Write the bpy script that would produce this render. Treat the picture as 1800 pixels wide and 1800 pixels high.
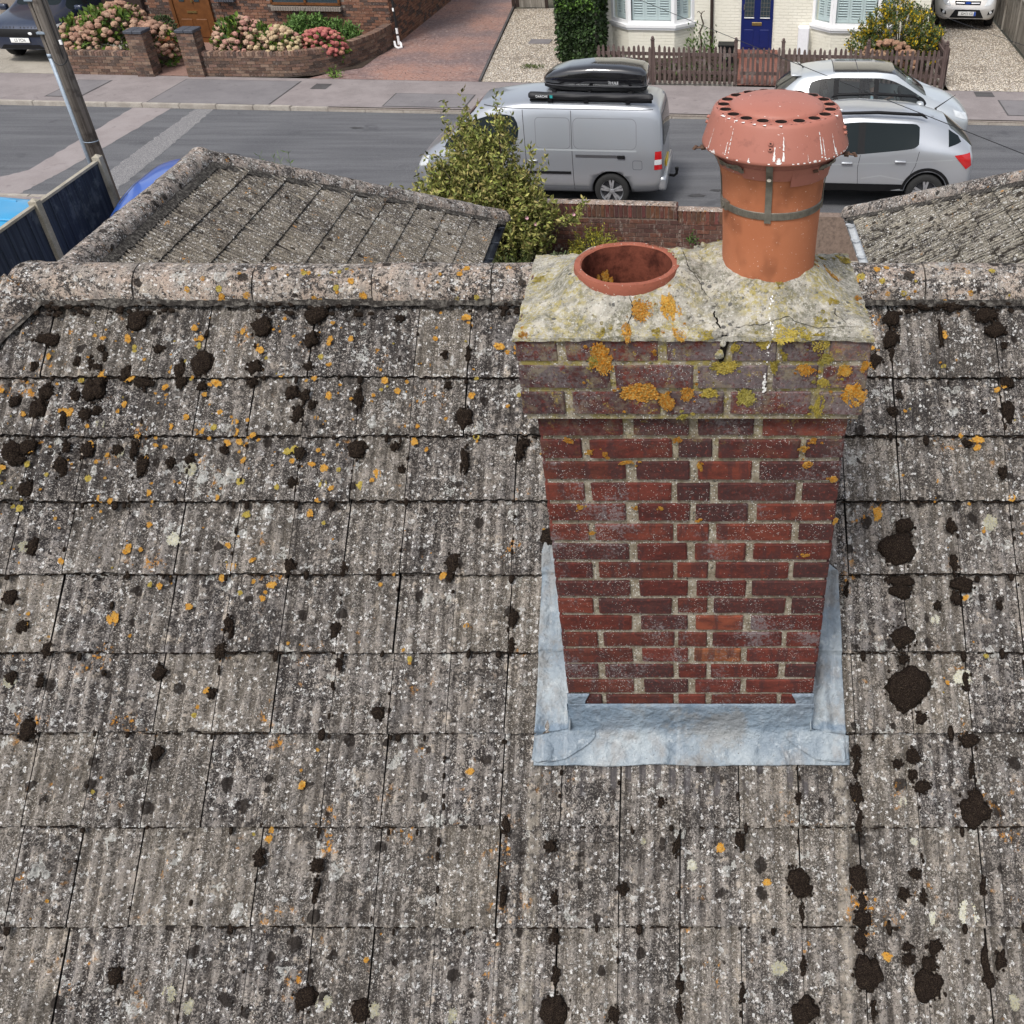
import bpy, bmesh, math, random
import numpy as np
from mathutils import Vector, Matrix, Euler
from mathutils.bvhtree import BVHTree
R = math.radians
rng = random.Random(11)
nrg = np.random.default_rng(5)
SC = bpy.context.scene
COL = SC.collection
for o in list(bpy.data.objects):
    bpy.data.objects.remove(o)

# ---------------------------------------------------------------- camera
cam = bpy.data.cameras.new('camera')
cam.sensor_width = 36.0
cam.lens = 34.0
cam.shift_x = -300 / 1800
cam.clip_start = 0.05
cam.clip_end = 900
co = bpy.data.objects.new('camera', cam)
COL.objects.link(co)
co.location = (0, 0, 6.8)
co.rotation_euler = (R(90 - 38.4), 0, 0)
SC.camera = co
# ---------------------------------------------------------------- sky, sun, exposure (bright overcast)
SUN_EL, SUN_AZ = 58, 205      # compass style azimuth of the sun, behind the camera and a little to the left
W = bpy.data.worlds.new('World')
SC.world = W
W.use_nodes = True
wn = W.node_tree
bg = wn.nodes['Background']
sky = wn.nodes.new('ShaderNodeTexSky')
sky.sky_type = 'NISHITA'
sky.sun_disc = False
sky.sun_elevation = R(SUN_EL)
sky.sun_rotation = R(SUN_AZ)
sky.air_density = 1.0
sky.dust_density = 3.0
hs = wn.nodes.new('ShaderNodeHueSaturation')
hs.inputs['Saturation'].default_value = 0.42
wn.links.new(sky.outputs[0], hs.inputs['Color'])
wn.links.new(hs.outputs[0], bg.inputs['Color'])
bg.inputs['Strength'].default_value = 0.13
sl = bpy.data.lights.new('sun', 'SUN')
sl.energy = 1.5
sl.angle = R(11)
sl.color = (1.0, 0.97, 0.92)
so = bpy.data.objects.new('sun', sl)
COL.objects.link(so)
_d = Vector((math.sin(R(SUN_AZ)) * math.cos(R(SUN_EL)), math.cos(R(SUN_AZ)) * math.cos(R(SUN_EL)), math.sin(R(SUN_EL))))
so.rotation_euler = _d.to_track_quat('Z', 'Y').to_euler()
so.location = (-6, -8, 20)
SC.view_settings.view_transform = 'Standard'
SC.view_settings.look = 'None'
SC.view_settings.exposure = 0.72
SC.view_settings.gamma = 1
SC.view_settings.use_curve_mapping = False

# ---------------------------------------------------------------- helpers
WM = {}
AL = math.atan(-0.0683)                     # the street runs slightly askew to the house
def S(p, q, z=0):
    return (p * math.cos(AL) - q * math.sin(AL), 23.475 + p * math.sin(AL) + q * math.cos(AL), z)
STREET = Matrix.Translation((0, 23.475, 0)) @ Matrix.Rotation(AL, 4, 'Z')

def tag(o, label=None, cat=None, group=None, kind=None):
    if label: o['label'] = label
    if cat: o['category'] = cat
    if group: o['group'] = group
    if kind: o['kind'] = kind
    return o
def thing(name, label, cat, loc=(0, 0, 0), rz=0.0, group=None):
    o = bpy.data.objects.new(name, None)
    o.empty_display_size = 0.2
    COL.objects.link(o)
    o.location = loc
    o.rotation_euler = (0, 0, rz)
    WM[o.name] = Matrix.Translation(loc) @ Matrix.Rotation(rz, 4, 'Z')
    return tag(o, label, cat, group)
def wm(o):
    return WM.get(o.name, Matrix.Identity(4)) if o is not None else Matrix.Identity(4)
def place(name, me, parent=None, M=None, world=True, color=None):
    """link an object with mesh me; M is its world (or parent-space) matrix"""
    o = bpy.data.objects.new(name, me)
    COL.objects.link(o)
    if M is None: M = Matrix.Identity(4)
    if parent is not None:
        o.parent = parent
        if world: M = wm(parent).inverted() @ M
    o.matrix_basis = M
    WM[o.name] = wm(parent) @ M
    if color is not None: o.color = (*color[:3], 1)
    return o

class MB:
    def __init__(s):
        s.v, s.f, s.m, s.c = [], [], [], []
    def add(s, vs, fs, mat=0, col=None):
        n = len(s.v)
        s.v += [tuple(x) for x in vs]
        for f in fs:
            s.f.append(tuple(i + n for i in f)); s.m.append(mat); s.c.append(col)
        return s
    def box(s, cx, cy, cz, sx, sy, sz, rz=0, mat=0, col=None, taper=1.0):
        c, k = math.cos(rz), math.sin(rz)
        vs = []
        for z in (-.5, .5):
            t = taper if z > 0 else 1
            for x, y in ((-.5, -.5), (.5, -.5), (.5, .5), (-.5, .5)):
                a, b = x * sx * t, y * sy * t
                vs.append((cx + a * c - b * k, cy + a * k + b * c, cz + z * sz))
        return s.add(vs, [(3, 2, 1, 0), (4, 5, 6, 7), (0, 1, 5, 4), (1, 2, 6, 5), (2, 3, 7, 6), (3, 0, 4, 7)], mat, col)
    def tube(s, pts, r, n=8, mat=0, col=None, cap=True):
        pts = [Vector(p) for p in pts]
        rs = r if isinstance(r, (list, tuple)) else [r] * len(pts)
        vs, fs = [], []
        up = Vector((0, 0, 1))
        for i, p in enumerate(pts):
            d = (pts[min(i + 1, len(pts) - 1)] - pts[max(i - 1, 0)]).normalized()
            a = d.cross(up)
            if a.length < 1e-3: a = d.cross(Vector((0, 1, 0)))
            a.normalize(); b = d.cross(a).normalized()
            for k in range(n):
                t = 2 * math.pi * k / n
                vs.append(p + (a * math.cos(t) + b * math.sin(t)) * rs[i])
        for i in range(len(pts) - 1):
            for k in range(n):
                fs.append((i * n + k, i * n + (k + 1) % n, (i + 1) * n + (k + 1) % n, (i + 1) * n + k))
        if cap:
            fs.append(tuple(range(n - 1, -1, -1))); fs.append(tuple((len(pts) - 1) * n + k for k in range(n)))
        return s.add(vs, fs, mat, col)
    def lathe(s, prof, n=32, c=(0, 0, 0), mat=0, col=None, axis='z', cap0=False, cap1=False):
        vs, fs = [], []
        for r, z in prof:
            for k in range(n):
                t = 2 * math.pi * k / n
                if axis == 'z': vs.append((c[0] + r * math.cos(t), c[1] + r * math.sin(t), c[2] + z))
                else: vs.append((c[0] + r * math.cos(t), c[1] + z, c[2] + r * math.sin(t)))
        for i in range(len(prof) - 1):
            for k in range(n):
                a, b = i * n + k, i * n + (k + 1) % n
                q = (a, b, b + n, a + n)
                fs.append(q if axis == 'z' else q[::-1])
        if cap0: fs.append(tuple(range(n - 1, -1, -1)))
        if cap1: fs.append(tuple((len(prof) - 1) * n + k for k in range(n)))
        return s.add(vs, fs, mat, col)
    def grid(s, fn, nu, nv, mat=0, col=None):
        vs = [fn(i / nu, j / nv) for j in range(nv + 1) for i in range(nu + 1)]
        fs = [(j * (nu + 1) + i, j * (nu + 1) + i + 1, (j + 1) * (nu + 1) + i + 1, (j + 1) * (nu + 1) + i) for j in range(nv) for i in range(nu)]
        return s.add(vs, fs, mat, col)
    def mesh(s, name, mats, smooth=False, xf=None):
        me = bpy.data.meshes.new(name)
        v = s.v if xf is None else [tuple(xf @ Vector(p)) for p in s.v]
        me.from_pydata(v, [], s.f)
        for m in (mats if isinstance(mats, (list, tuple)) else [mats]): me.materials.append(m)
        me.polygons.foreach_set('material_index', s.m)
        if smooth: me.polygons.foreach_set('use_smooth', [True] * len(s.f))
        if any(c is not None for c in s.c):
            at = me.color_attributes.new('Col', 'FLOAT_COLOR', 'CORNER')
            arr = []
            for f, c in zip(s.f, s.c):
                c = c or (.5, .5, .5)
                arr += [c[0], c[1], c[2], 1.0] * len(f)
            at.data.foreach_set('color', arr)
        me.update()
        return me
    def build(s, name, mats, parent=None, smooth=False, world=True, loc=None):
        if parent is not None and world:
            return place(name, s.mesh(name, mats, smooth, wm(parent).inverted()), parent, world=False)
        if loc is not None:
            return place(name, s.mesh(name, mats, smooth, Matrix.Translation(loc).inverted()), parent, Matrix.Translation(loc), world=False)
        return place(name, s.mesh(name, mats, smooth), parent, world=False)

def sharp(o, ang=35):
    me = o.data
    me.polygons.foreach_set('use_smooth', [True] * len(me.polygons))
    bm = bmesh.new(); bm.from_mesh(me)
    for e in bm.edges:
        if len(e.link_faces) == 2 and e.calc_face_angle(0) > R(ang): e.smooth = False
    bm.to_mesh(me); bm.free()
    return o
def bevel(o, w=.004, seg=1):
    bm = bmesh.new(); bm.from_mesh(o.data)
    bmesh.ops.bevel(bm, geom=list(bm.edges), offset=w, segments=seg, affect='EDGES', profile=.6, clamp_overlap=True)
    bm.to_mesh(o.data); bm.free()
    return o
def vnoise(x, y, z=0.0, s=1.0):
    from mathutils import noise
    return noise.noise((x * s, y * s, z * s))

# ---------------------------------------------------------------- node helpers
class NT:
    def __init__(s, name, rough=.85, metal=0, col=(.5, .5, .5), spec=.3):
        s.mat = bpy.data.materials.new(name)
        s.mat.use_nodes = True
        s.t = s.mat.node_tree
        s.b = s.t.nodes['Principled BSDF']
        s.b.inputs['Roughness'].default_value = rough
        s.b.inputs['Metallic'].default_value = metal
        s.b.inputs['Specular IOR Level'].default_value = spec
        s.b.inputs['Base Color'].default_value = (*col, 1)
        s._p = None
    def n(s, t, **kw):
        x = s.t.nodes.new(t)
        for k, v in kw.items(): setattr(x, k, v)
        return x
    def L(s, a, b):
        if isinstance(a, (int, float)): b.default_value = a
        elif isinstance(a, tuple): b.default_value = a if len(a) == len(b.default_value) else (*a, 1)
        else: s.t.links.new(a, b)
    @property
    def P(s):
        if s._p is None: s._p = s.n('ShaderNodeNewGeometry').outputs['Position']
        return s._p
    def obj(s): return s.n('ShaderNodeTexCoord').outputs['Object']
    def xf(s, v, scale=(1, 1, 1), loc=(0, 0, 0), rot=(0, 0, 0)):
        m = s.n('ShaderNodeMapping')
        s.L(v, m.inputs[0]); m.inputs['Location'].default_value = loc; m.inputs['Scale'].default_value = scale
        m.inputs['Rotation'].default_value = rot
        return m.outputs[0]
    def noise(s, scale, det=3, rough=.6, v=None, dist=0.0, off=0):
        x = s.n('ShaderNodeTexNoise')
        if off: v = s.xf(v if v is not None else s.P, loc=(off, off * .7, -off))
        s.L(v if v is not None else s.P, x.inputs['Vector'])
        x.inputs['Scale'].default_value = scale; x.inputs['Detail'].default_value = det
        x.inputs['Roughness'].default_value = rough; x.inputs['Distortion'].default_value = dist
        return x.outputs['Fac']
    def vor(s, scale, v=None, feature='F1', rnd=1.0):
        x = s.n('ShaderNodeTexVoronoi', feature=feature)
        s.L(v if v is not None else s.P, x.inputs['Vector'])
        x.inputs['Scale'].default_value = scale; x.inputs['Randomness'].default_value = rnd
        return x
    def m(s, op, a, b=0.0, clamp=False):
        x = s.n('ShaderNodeMath', operation=op, use_clamp=clamp)
        s.L(a, x.inputs[0]); s.L(b, x.inputs[1])
        return x.outputs[0]
    def ss(s, x, lo, hi, a=0.0, b=1.0):
        r = s.n('ShaderNodeMapRange', interpolation_type='SMOOTHSTEP')
        s.L(x, r.inputs['Value']); r.inputs['From Min'].default_value = lo; r.inputs['From Max'].default_value = hi
        r.inputs['To Min'].default_value = a; r.inputs['To Max'].default_value = b
        return r.outputs['Result']
    def mix(s, f, a, b, blend='MIX'):
        x = s.n('ShaderNodeMix', data_type='RGBA', blend_type=blend)
        s.L(f, x.inputs[0]); s.L(a, x.inputs[6]); s.L(b, x.inputs[7])
        return x.outputs[2]
    def sep(s, v):
        x = s.n('ShaderNodeSeparateXYZ'); s.L(v, x.inputs[0]); return x.outputs
    def comb(s, a, b, c):
        x = s.n('ShaderNodeCombineXYZ')
        for i, k in enumerate((a, b, c)): s.L(k, x.inputs[i])
        return x.outputs[0]
    def attr(s, nm='Col'):
        return s.n('ShaderNodeVertexColor', layer_name=nm).outputs['Color']
    def ocol(s): return s.n('ShaderNodeObjectInfo').outputs['Color']
    def orand(s): return s.n('ShaderNodeObjectInfo').outputs['Random']
    def out(s, col=None, bump=None, bs=.5, bd=.01, rough=None):
        if col is not None: s.L(col, s.b.inputs['Base Color'])
        if rough is not None: s.L(rough, s.b.inputs['Roughness'])
        if bump is not None:
            x = s.n('ShaderNodeBump'); x.inputs['Strength'].default_value = bs; x.inputs['Distance'].default_value = bd
            s.L(bump, x.inputs['Height']); s.t.links.new(x.outputs[0], s.b.inputs['Normal'])
        return s.mat
def flat(name, col, rough=.6, metal=0, spec=.4, coat=0, vary=.12, scale=20):
    n = NT(name, rough, metal, col, spec)
    if coat: n.b.inputs['Coat Weight'].default_value = coat; n.b.inputs['Coat Roughness'].default_value = .04
    if vary:
        f = n.noise(scale, 4)
        return n.out(n.mix(f, tuple(c * (1 - vary * 1.6) for c in col), tuple(min(1, c * (1 + vary * 1.6)) for c in col)))
    return n.mat
# ---------------------------------------------------------------- materials
M = {}
def tile_mat(name, pale=(.42, .36, .295), grey=(.158, .146, .141), dark=.5, orange=1.0, white=1.0, moss=1.0, pink=0.0, rib=None, sc=1.0, trough=.70):
    """old concrete tile: cement paste, algae bloom, crustose lichens, dirt"""
    n = NT(name, .94, spec=.1)
    big = n.noise(2.6 * sc, 3, .6)
    c = n.mix(n.ss(n.noise(10 * sc, 5, .7), .34, .64), grey, tuple(a * .42 + b * .58 for a, b in zip(pale, grey)))
    # cement laid bare where moss has dropped off
    c = n.mix(n.m('MULTIPLY', n.ss(n.noise(14 * sc, 5, .62, off=3), .585, .64), .85), c, pale)
    if pink: c = n.mix(n.m('MULTIPLY', n.ss(n.noise(11 * sc, 4, .7, off=8), .40, .64), pink), c, (.43, .325, .255))
    # dirt streaks running down the slope
    st = n.noise(1, 4, .7, n.xf(n.P, (44 * sc, 3.0 * sc, 3.0 * sc)) if rib != 'y' else n.xf(n.P, (3.0 * sc, 44 * sc, 3.0 * sc)))
    c = n.mix(n.m('MULTIPLY', n.ss(st, .47, .72), .55), c, (.042, .039, .036))
    # black crust: cloudy colonies broken up by grain
    k1 = n.noise(62 * sc, 6, .78, off=5); k2 = n.noise(17 * sc, 5, .7, off=9)
    kk = n.m('ADD', n.m('MULTIPLY', k1, .6), n.m('MULTIPLY', k2, .4))
    kk = n.m('ADD', kk, n.m('MULTIPLY', n.m('SUBTRACT', big, .5), .22))
    if name == 'weathered_concrete_tile':
        kk = n.m('ADD', kk, n.m('MULTIPLY', n.ss(n.sep(n.P)[2], 4.35, 4.95), n.m('ADD', .012, n.m('MULTIPLY', n.ss(n.sep(n.P)[0], -.2, -1.6), .022))))
    c = n.mix(n.m('MULTIPLY', n.ss(kk, .543 - dark * .10, .582 - dark * .10), .93), c, (.022, .019, .019))
    # grime plus painted rib shade in the troughs, and tiles that differ from one another
    ax = n.sep(n.P)[1 if rib == 'y' else 0]
    tr = n.m('COSINE', n.m('MULTIPLY', n.m('ADD', n.m('ADD', ax, 0.0 if rib == 'y' else .01), n.m('MULTIPLY', n.m('SUBTRACT', n.noise(9, 3), .5), .012)), 2 * math.pi / .05))
    tm = n.m('MULTIPLY', n.ss(tr, .35, -.75), n.ss(n.noise(7 * sc, 4, .7, off=51), .28, .55))
    if rib == 'y':
        tm = n.m('MULTIPLY', n.ss(tr, .55, -.45), n.ss(n.noise(5, 4, .7, off=51), .22, .5))
        c = n.mix(n.m('MULTIPLY', tm, .88), c, (.034, .029, .025))
    else:
        c = n.mix(n.m('MULTIPLY', n.m('MULTIPLY', tm, n.ss(n.noise(50, 5, .78, off=61), .34, .52)), min(1, trough * 1.35)), c, (.028, .023, .021))
    if trough > .1:
        v_ = n.orand(); c = n.mix(n.m('MULTIPLY', v_, .26), c, n.mix(v_, (.06, .055, .05), (.30, .26, .20)))
    # salt and pepper grain
    g = n.noise(175 * sc, 4, .75, off=17)
    gm = n.ss(n.noise(6 * sc, 4, .65, off=71), .36, .60)
    c = n.mix(n.m('MULTIPLY', n.m('MULTIPLY', n.ss(g, .53, .615), n.m('ADD', n.m('MULTIPLY', gm, .7), .3)), .78), c, (.54, .495, .45))
    g2 = n.noise(140 * sc, 4, .75, off=27)
    c = n.mix(n.m('MULTIPLY', n.ss(g2, .53, .61), .78), c, (.022, .020, .020))
    # pale lichens: large faint rosettes, then knots of small white ones
    clus = n.ss(n.noise(7 * sc, 3, .6, off=33), .44, .64)
    for vs, keep, rad, colr, seed, am in ((13, .82, .36, (.44, .44, .41), 2, .8), (34, .77, .36, (.52, .52, .50), 7, .85), (85, .70, .42, (.74, .73, .71), 13, 1.1)):
        w1 = n.noise(vs * 2.2, 3, .6, off=seed); w2 = n.noise(vs * 2.4, 3, .6, off=seed + 4)
        P2 = n.n('ShaderNodeVectorMath', operation='ADD')
        n.L(n.xf(n.P, loc=(seed * 1.3, seed, -seed)), P2.inputs[0]); n.L(n.comb(n.m('MULTIPLY', n.m('SUBTRACT', w1, .5), 2.3 / vs), n.m('MULTIPLY', n.m('SUBTRACT', w2, .5), 2.3 / vs), 0.0), P2.inputs[1])
        v = n.vor(vs * sc, P2.outputs[0])
        r = n.sep(v.outputs['Color'])
        sel = n.m('GREATER_THAN', n.m('ADD', r[0], n.m('MULTIPLY', clus, .16 * white)), keep + .10)
        d = n.m('DIVIDE', v.outputs['Distance'], n.m('ADD', n.m('MULTIPLY', r[1], .8), .40))
        disc = n.ss(d, rad, rad * .80)
        ring = n.m('ADD', n.m('MULTIPLY', n.ss(d, rad * .35, rad * .75), .65), n.m('MULTIPLY', n.noise(vs * 6, 3, .7, off=seed), .5))
        c = n.mix(n.m('MULTIPLY', n.m('MULTIPLY', disc, sel), n.m('MULTIPLY', ring, am), True), c, colr)
    if name in ('bleached_wing_tile', 'weathered_wing_tile'):
        hv = name[0] == 'b'
        c = n.mix(n.m('MULTIPLY', n.ss(n.noise(1, 4, .68, n.xf(n.P, (6, 30, 6)), off=3), .55 if hv else .61, .595 if hv else .67), .92), c, (.022, .018, .015))
    # flat black moss stains
    w1 = n.noise(30, 4, .65, off=41)
    v = n.vor(15 * sc, n.xf(n.P, loc=(4, 2, 9)))
    r = n.sep(v.outputs['Color'])
    ed = n.m('ADD', v.outputs['Distance'], n.m('MULTIPLY', n.m('SUBTRACT', w1, .5), .7))
    mk = n.m('MULTIPLY', n.ss(n.m('DIVIDE', ed, n.m('ADD', n.m('MULTIPLY', r[1], .9), .45)), .30, .24), n.m('GREATER_THAN', r[0], .80 - .08 * (moss - 1)))
    c = n.mix(n.m('MULTIPLY', mk, .9), c, (.018, .014, .012))
    if name == 'weathered_concrete_tile':
        # run-off from the lead keeps two streaks bare below its corners, and fingers under its lip
        px, py, pz = n.sep(n.P)
        wob = n.m('MULTIPLY', n.m('SUBTRACT', n.noise(6, 3), .5), .05)
        for x0, wd in ((-.505, .030), (.535, .034)):
            dx = n.m('ABSOLUTE', n.m('SUBTRACT', n.m('ADD', px, wob), x0))
            mk2 = n.m('MULTIPLY', n.m('MULTIPLY', n.ss(dx, wd, wd * .35), n.ss(py, 2.06, 2.03)), n.ss(n.noise(30, 6, .78, off=81), .42, .58))
            c = n.mix(n.m('MULTIPLY', mk2, .55), c, (.38, .335, .275))
        fg = n.m('MULTIPLY', n.m('MULTIPLY', n.ss(tr, .1, -.4), n.ss(n.m('ADD', py, n.m('MULTIPLY', n.m('SUBTRACT', n.noise(14, 3), .5), .07)), 1.955, 1.975)), n.m('MULTIPLY', n.ss(py, 2.07, 2.05), n.ss(n.m('ABSOLUTE', n.m('SUBTRACT', px, .03)), .44, .40)))
        c = n.mix(n.m('MULTIPLY', n.m('MULTIPLY', fg, n.ss(n.noise(13, 2, .5, off=91), .40, .56)), n.ss(n.noise(60, 4, .7), .30, .48, 0, .85)), c, (.085, .078, .080))
    # orange crust
    if orange:
        a = n.ss(n.noise(6.5 * sc, 3, .6, off=21), .625 - .02 * orange, .70)
        b = n.ss(n.noise(48 * sc, 5, .7, off=23), .54, .60)
        om = n.m('MULTIPLY', a, b)
        c = n.mix(om, c, n.mix(n.noise(160, 2), (.30, .12, .012), (.55, .26, .04)))
    h = n.m('ADD', n.m('MULTIPLY', n.noise(200 * sc, 5, .8), .8), n.m('ADD', n.m('MULTIPLY', k1, -.6), n.m('MULTIPLY', mk, 1.0)))
    return n.out(c, h, .8, .007)
M['tile'] = tile_mat('weathered_concrete_tile')
M['ridge'] = tile_mat('weathered_ridge_tile', (.46, .395, .32), (.22, .195, .175), dark=.50, orange=2.2, white=1.3, pink=.6, trough=0)
n = NT('mossy_shaded_tile_edge', .97, spec=.05); M['nose'] = n.out(n.mix(n.ss(n.noise(70, 4, .7), .45, .72), (.014, .012, .011), (.085, .078, .068)), n.noise(120, 4), .6, .005)  # dark moss and grime, with the shade around tile edges painted in
M['wing'] = tile_mat('weathered_wing_tile', (.30, .262, .20), (.145, .13, .11), trough=.9, dark=.42, orange=.4, white=.8, moss=.5, rib='y', sc=.8)
M['wing_pale'] = tile_mat('bleached_wing_tile', (.37, .335, .26), (.215, .20, .165), dark=.30, orange=.3, white=.5, moss=3.0, rib='y', sc=.7, trough=.85)
M['wing_ridge'] = tile_mat('wing_ridge_tile', (.38, .335, .29), (.20, .18, .165), dark=.46, orange=.5, white=1.3, pink=.5, sc=.7, trough=0)
n = NT('roof_underlay', .95); M['under'] = n.out(n.mix(n.noise(30, 3), (.012, .011, .010), (.035, .032, .03)))
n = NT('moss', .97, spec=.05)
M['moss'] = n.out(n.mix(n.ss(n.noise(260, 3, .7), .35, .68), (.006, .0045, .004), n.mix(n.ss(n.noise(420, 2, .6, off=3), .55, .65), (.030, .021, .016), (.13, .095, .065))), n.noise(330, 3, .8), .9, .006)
n = NT('lichen', .9, spec=.1)
lc = n.mix(n.ss(n.noise(190, 4, .7), .38, .62), n.ocol(), n.mix(.55, n.ocol(), (.50, .44, .16)))
lc = n.mix(n.m('MULTIPLY', n.ss(n.noise(150, 4, .75, off=5), .52, .64), .8), lc, n.mix(.72, n.ocol(), (.05, .045, .03)))
M['lichen'] = n.out(lc, n.noise(260, 4, .8), .9, .005)
n = NT('bedding_mortar', .95)
M['bed'] = n.out(n.mix(n.ss(n.noise(45, 6, .75), .44, .66), (.018, .015, .013), (.13, .12, .105)), n.noise(120, 4), .6, .006)

# chimney brick: kiln colour comes from the object, weathering from the shader
n = NT('chimney_brick', .85, spec=.2)
oc = n.ocol()
c = n.mix(n.ss(n.noise(14, 4, .6, n.xf(n.P, (1, 1, 2.6))), .35, .68), oc, n.mix(.62, oc, (.03, .012, .012)))
c = n.mix(n.m('MULTIPLY', n.ss(n.noise(1, 3, .55, n.xf(n.P, (26, 9, 5)), off=7), .52, .60), .62), c, (.045, .022, .022))
c = n.mix(n.m('MULTIPLY', n.ss(n.noise(85, 4, .7), .5, .7), .45), c, (.22, .045, .03))
wz = n.sep(n.P)
hi = n.ss(wz[2], 5.25, 5.6)
bl = n.m('ADD', n.m('MULTIPLY', n.noise(5, 3, .6, off=4), .55), n.m('MULTIPLY', n.noise(120, 4, .75, off=6), .45))
bl = n.m('ADD', bl, n.m('MULTIPLY', hi, .062))
c = n.mix(n.m('MULTIPLY', n.ss(bl, .555, .63), .55), c, (.20, .185, .19))
c = n.mix(n.m('MULTIPLY', n.m('MULTIPLY', hi, n.ss(n.noise(60, 5, .75, off=44), .44, .56)), .72), c, (.085, .07, .07))
v = n.vor(300, n.P); r = n.sep(v.outputs['Color'])
sp = n.m('MULTIPLY', n.ss(v.outputs['Distance'], .42, .25), n.m('GREATER_THAN', n.m('ADD', r[0], n.m('MULTIPLY', n.ss(n.noise(8, 4, .7, off=2), .38, .62), .36)), 1.13))
c = n.mix(n.m('MULTIPLY', sp, .8), c, (.52, .50, .47))
c = n.mix(n.m('MULTIPLY', n.m('MULTIPLY', n.ss(n.noise(28, 4, .7, off=31), .5, .66), hi), .55), c, (.20, .17, .11))
c = n.mix(n.m('MULTIPLY', n.ss(n.noise(30, 5, .75, off=12), .60, .70), .8), c, (.045, .035, .035))
c = n.mix(n.m('MULTIPLY', n.m('MULTIPLY', n.ss(n.noise(20, 4, .7, off=19), .56, .64), n.ss(n.noise(120, 4, .75), .46, .58)), n.m('MULTIPLY', hi, .85)), c, (.29, .22, .045))
M['brick'] = n.out(c, n.m('ADD', n.noise(160, 4, .7), n.m('MULTIPLY', n.noise(25, 3), .6)), .5, .004)
n = NT('chimney_mortar', .95, spec=.1)
c = n.mix(n.ss(n.noise(35, 4, .65), .35, .65), (.20, .165, .115), (.35, .31, .245))
v = n.vor(190, n.P); r = n.sep(v.outputs['Color'])
c = n.mix(n.m('MULTIPLY', n.ss(v.outputs['Distance'], .45, .25), n.m('GREATER_THAN', r[0], .70)), c, (.66, .65, .6))
c = n.mix(n.ss(n.noise(110, 4, .7, off=5), .57, .66), c, (.06, .06, .05))
zz = n.ss(n.sep(n.P)[2], 5.2, 5.6)
c = n.mix(n.m('MULTIPLY', n.m('MULTIPLY', n.ss(n.noise(24, 5, .75, off=19), .47, .58), zz), .8), c, (.27, .22, .05))
M['mortar'] = n.out(c, n.noise(170, 4, .8), .8, .006)
# flaunching: pale mortar with yellow-green crust
n = NT('flaunching_mortar', .95, spec=.1)
c = n.mix(n.ss(n.noise(22, 5, .7), .34, .66), (.27, .255, .215), (.53, .495, .425))
c = n.mix(n.ss(n.noise(130, 4, .75, off=2), .55, .64), c, (.60, .585, .53))
c = n.mix(n.m('MULTIPLY', n.ss(n.noise(95, 5, .75, off=8), .54, .64), .85), c, (.085, .08, .075))
yl = n.m('MULTIPLY', n.ss(n.noise(8, 3, .6, off=14), .40, .58), n.ss(n.noise(70, 6, .8, off=15), .46, .58))
c = n.mix(n.m('MULTIPLY', n.m('MULTIPLY', n.ss(n.noise(11, 4, .7, off=24), .44, .60), n.ss(n.noise(90, 5, .8, off=25), .44, .56)), .8), c, (.13, .125, .085))
c = n.mix(n.m('MULTIPLY', yl, .72), c, (.37, .30, .065))
v = n.vor(60, n.P); r = n.sep(v.outputs['Color'])
c = n.mix(n.m('MULTIPLY', n.ss(v.outputs['Distance'], .40, .3), n.m('GREATER_THAN', r[0], .955)), c, (.12, .115, .105))
M['flaunch'] = n.out(c, n.m('ADD', n.noise(150, 5, .8), n.m('MULTIPLY', n.noise(34, 5, .7), 1.3)), .75, .009)
M['crack'] = flat('crack_shadow', (.012, .010, .009), .98, vary=0, spec=0)
# terracotta
n = NT('terracotta', .8, spec=.25)
z = n.sep(n.P)[2]
c = n.mix(n.noise(7, 4, .6), (.33, .108, .048), (.43, .165, .082))
sm = n.m('MULTIPLY', n.ss(n.noise(10, 3, .5, n.xf(n.P, (1, 1, .8), loc=(.6, 0, .2))), .50, .66), .5)
c = n.mix(sm, c, (.13, .045, .022))
c = n.mix(n.ss(n.noise(210, 2, .5), .70, .74), c, (.6, .42, .33))
M['terra'] = n.out(c, n.noise(140, 3), .15, .003)
n = NT('old_terracotta', .85, spec=.2)
c = n.mix(n.noise(12, 4, .6), (.20, .058, .034), (.33, .115, .075))
c = n.mix(n.m('MULTIPLY', n.ss(n.noise(40, 5, .7), .56, .66), .5), c, (.06, .03, .022))
c = n.mix(n.ss(n.noise(120, 3, .6, off=4), .66, .70), c, (.55, .5, .42))
M['terra_old'] = n.out(c, n.noise(120, 4), .35, .004)
n = NT('sooty_shaded_terracotta', .95, spec=.05); M['soot_shade'] = n.out(n.mix(n.ss(n.noise(16, 5, .7), .36, .62), (.055, .018, .013), (.16, .05, .032)), n.noise(90, 4), .5, .004)  # soot tone, darkened further to paint the depth shade inside the pot
n = NT('painted_cowl_steel', .55, spec=.4)
c = n.mix(n.noise(8, 4, .6), (.30, .105, .072), (.37, .145, .108))
c = n.mix(n.m('MULTIPLY', n.ss(n.noise(34, 5, .7), .57, .66), .45), c, (.20, .075, .055))
c = n.mix(n.ss(n.noise(150, 2, .5, off=3), .73, .76), c, (.7, .62, .58))
M['cowl'] = n.out(c, n.noise(60, 3), .08, .003)
M['dark_hole'] = flat('dark_interior', (.02, .010, .008), .9, vary=0)  # near-black colour stands in for the shade inside the cowl
M['steel'] = flat('weathered_steel_strap', (.20, .185, .155), .5, .6, vary=.35, scale=60)
M['rust'] = flat('rusty_bolt', (.10, .055, .035), .7, .3, vary=.4, scale=90)
n = NT('bird_lime', .8); M['lime'] = n.out(n.mix(n.noise(120, 3), (.55, .53, .5), (.86, .85, .83)), n.noise(150, 3), .4, .003)
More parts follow.
